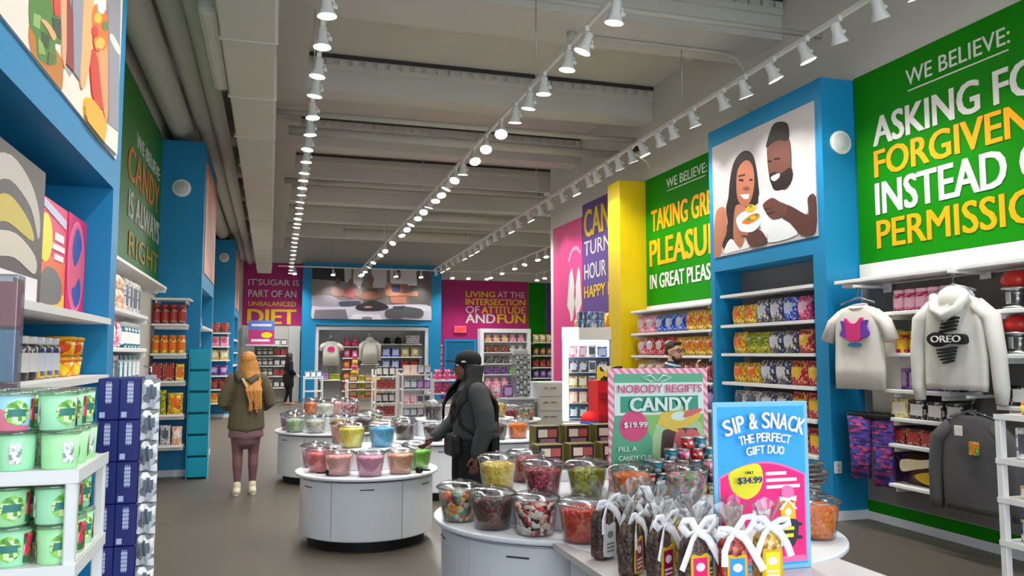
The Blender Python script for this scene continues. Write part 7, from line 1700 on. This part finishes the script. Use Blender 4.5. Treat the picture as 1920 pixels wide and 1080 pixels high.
b = limb(MB(), [(0, 0.0, 0.62, 0.2, 0.16), (0, 0, 0.9, 0.19, 0.15), (0, 0, 1.12, 0.17, 0.13), (0, 0, 1.3, 0.185, 0.13), (0, 0.0, 1.40, 0.14, 0.1), (0, 0.0, 1.46, 0.085, 0.08)])
for s in (-1, 1): limb(b, [(s * 0.165, 0, 1.375, 0.075, 0.08), (s * 0.23, -0.02, 1.14, 0.07, 0.075), (s * 0.21, 0.12, 1.0, 0.055, 0.055)])
part('coat', fuse('coat', b, mat('black coat cloth', (24, 24, 28), 0.9, 0.08), 0.016, 2), None, t)
b = MB().ball((0, -0.02, 0.03), (0.094, 0.104, 0.1), 14, 0, HM)
for k in range(14):
    a = -3.6 + 4.0 * k / 13; x0, y0 = 0.08 * math.cos(a), 0.085 * math.sin(a)
    hair_mb(b, [[(x0 * 0.7, y0 * 0.7, 1.65), (x0 * 1.2, y0 * 1.2, 1.56), (x0 * 1.5, y0 * 1.3, 1.42), (x0 * 1.8, y0 * 1.7, 1.22)]], 0.028, 0.012, 7)
part('hair', fuse('hair', b, HK, 0.012, 2), None, t)
part('handbag', MB().rbox(-0.32, -0.12, 0.7, -0.2, 0.14, 0.98, 0.03), M_BLACK, t)

# --- the man in glasses at the cash side
t = thing('person', 'bearded man in glasses and a navy sweater standing behind the candy sign', 'person', (4.50, 8.5, 0), PI + 0.62)
NV = mat('navy sweater knit', (44, 62, 84), 0.95, 0.08, scale=20)
b = MB()
limb(b, [(0, 0, 0.98, 0.16, 0.12), (0, 0.0, 1.15, 0.16, 0.11), (0, 0.0, 1.38, 0.18, 0.12), (0, 0.0, 1.48, 0.14, 0.09), (0, 0.0, 1.54, 0.062, 0.062), (0, 0.015, 1.62, 0.058, 0.06)])
for s in (-1, 1):
    limb(b, [(s * 0.095, 0, 0.96, 0.1, 0.11), (s * 0.1, 0.01, 0.52, 0.065, 0.07), (s * 0.1, -0.02, 0.12, 0.042, 0.045), (s * 0.1, -0.02, 0.05, 0.04, 0.04)])
    limb(b, [(s * 0.1, -0.05, 0.04, 0.04, 0.035), (s * 0.105, 0.13, 0.036, 0.044, 0.03)])
limb(b, [(0.2, 0, 1.44, 0.055, 0.055), (0.27, -0.02, 1.16, 0.048, 0.048), (0.2, 0.2, 1.12, 0.036, 0.036)])
hand(b, (0.2, 0.2, 1.12), (-0.5, 0.8, 0.2), (0, 0, 1), 0.6)
limb(b, [(-0.2, 0, 1.44, 0.055, 0.055), (-0.28, 0.08, 1.2, 0.048, 0.048), (-0.13, 0.25, 1.45, 0.036, 0.036)])
hand(b, (-0.13, 0.25, 1.45), (0.25, 0.1, 1), (0.8, 0.3, -0.2), 0.8)
HM = head_mb(b, (0, 0.03, 1.68), (0.3, 1, 0), 1.06)
part('body', fuse('body', b, [SK_M, TR], 0.009, 3, lambda c: 1 if c.z < 1.0 else 0), None, t)
BR = mat('dark brown hair', (52, 38, 30), 0.7, 0.12, scale=40)
face_parts(t, HM, 1.06, 'brown iris', BR, LIPS)
b = limb(MB(), [(0, 0.0, 0.9, 0.19, 0.145), (0, 0, 1.15, 0.185, 0.135), (0, 0, 1.38, 0.205, 0.135), (0, 0.0, 1.47, 0.16, 0.105), (0, 0.0, 1.525, 0.085, 0.08)])
limb(b, [(0.19, 0, 1.43, 0.075, 0.085), (0.27, -0.02, 1.18, 0.07, 0.075), (0.235, 0.12, 1.13, 0.058, 0.06), (0.205, 0.19, 1.125, 0.048, 0.048)])
limb(b, [(-0.19, 0, 1.43, 0.075, 0.085), (-0.28, 0.07, 1.22, 0.07, 0.075), (-0.2, 0.17, 1.33, 0.055, 0.058), (-0.14, 0.24, 1.43, 0.046, 0.046)])
part('sweater', fuse('sweater', b, NV, 0.012, 3), None, t)
part('collar', MB().tube([(0.083 * math.cos(a), 0.078 * math.sin(a) + 0.005, 1.53 - 0.018 * math.sin(a)) for a in [2 * PI * k / 24 for k in range(24)]], 0.014, 8, closed=True), mat('white collar', (214, 216, 220), 0.8, 0.03), t)
part('lanyard', MB().tube([(-0.075, 0.05, 1.52), (-0.07, 0.125, 1.42), (-0.02, 0.15, 1.25), (0.03, 0.15, 1.25), (0.08, 0.125, 1.42), (0.075, 0.05, 1.52)], 0.008, 6), mat('teal lanyard', (70, 140, 160), 0.6, 0.03), t)
b = MB().ball((0, -0.025, 0.05), (0.088, 0.1, 0.078), 16, 0, HM).ball((0, -0.05, 0.01), (0.084, 0.07, 0.07), 16, 0, HM).ball((0, 0.05, 0.095), (0.06, 0.035, 0.025), 12, 0, HM)
part('hair', fuse('hair', b, BR, 0.008, 2), None, t)
b = MB().ball((0, 0.045, -0.095), (0.055, 0.052, 0.034), 14, 0, HM).ball((0, 0.094, -0.052), (0.03, 0.008, 0.007), 10, 0, HM)
for s in (-1, 1): b.ball((s * 0.055, 0.03, -0.07), (0.013, 0.028, 0.03), 10, 0, HM)
part('beard', fuse('beard', b, BR, 0.007, 2), None, t)
g = MB()
for s in (-1, 1):
    g.tube([HM @ Vector((s * 0.034 + 0.026 * math.cos(a), 0.104, 0.008 + 0.02 * math.sin(a))) for a in [2 * PI * k / 18 for k in range(18)]], 0.0035, 6, closed=True)
    g.tube([HM @ Vector((s * 0.06, 0.102, 0.012)), HM @ Vector((s * 0.085, 0.04, 0.012)), HM @ Vector((s * 0.084, -0.01, 0.01))], 0.003, 6)
g.tube([HM @ Vector((-0.009, 0.106, 0.01)), HM @ Vector((0.009, 0.106, 0.01))], 0.003, 6)
part('glasses', g, M_BLACK, t)
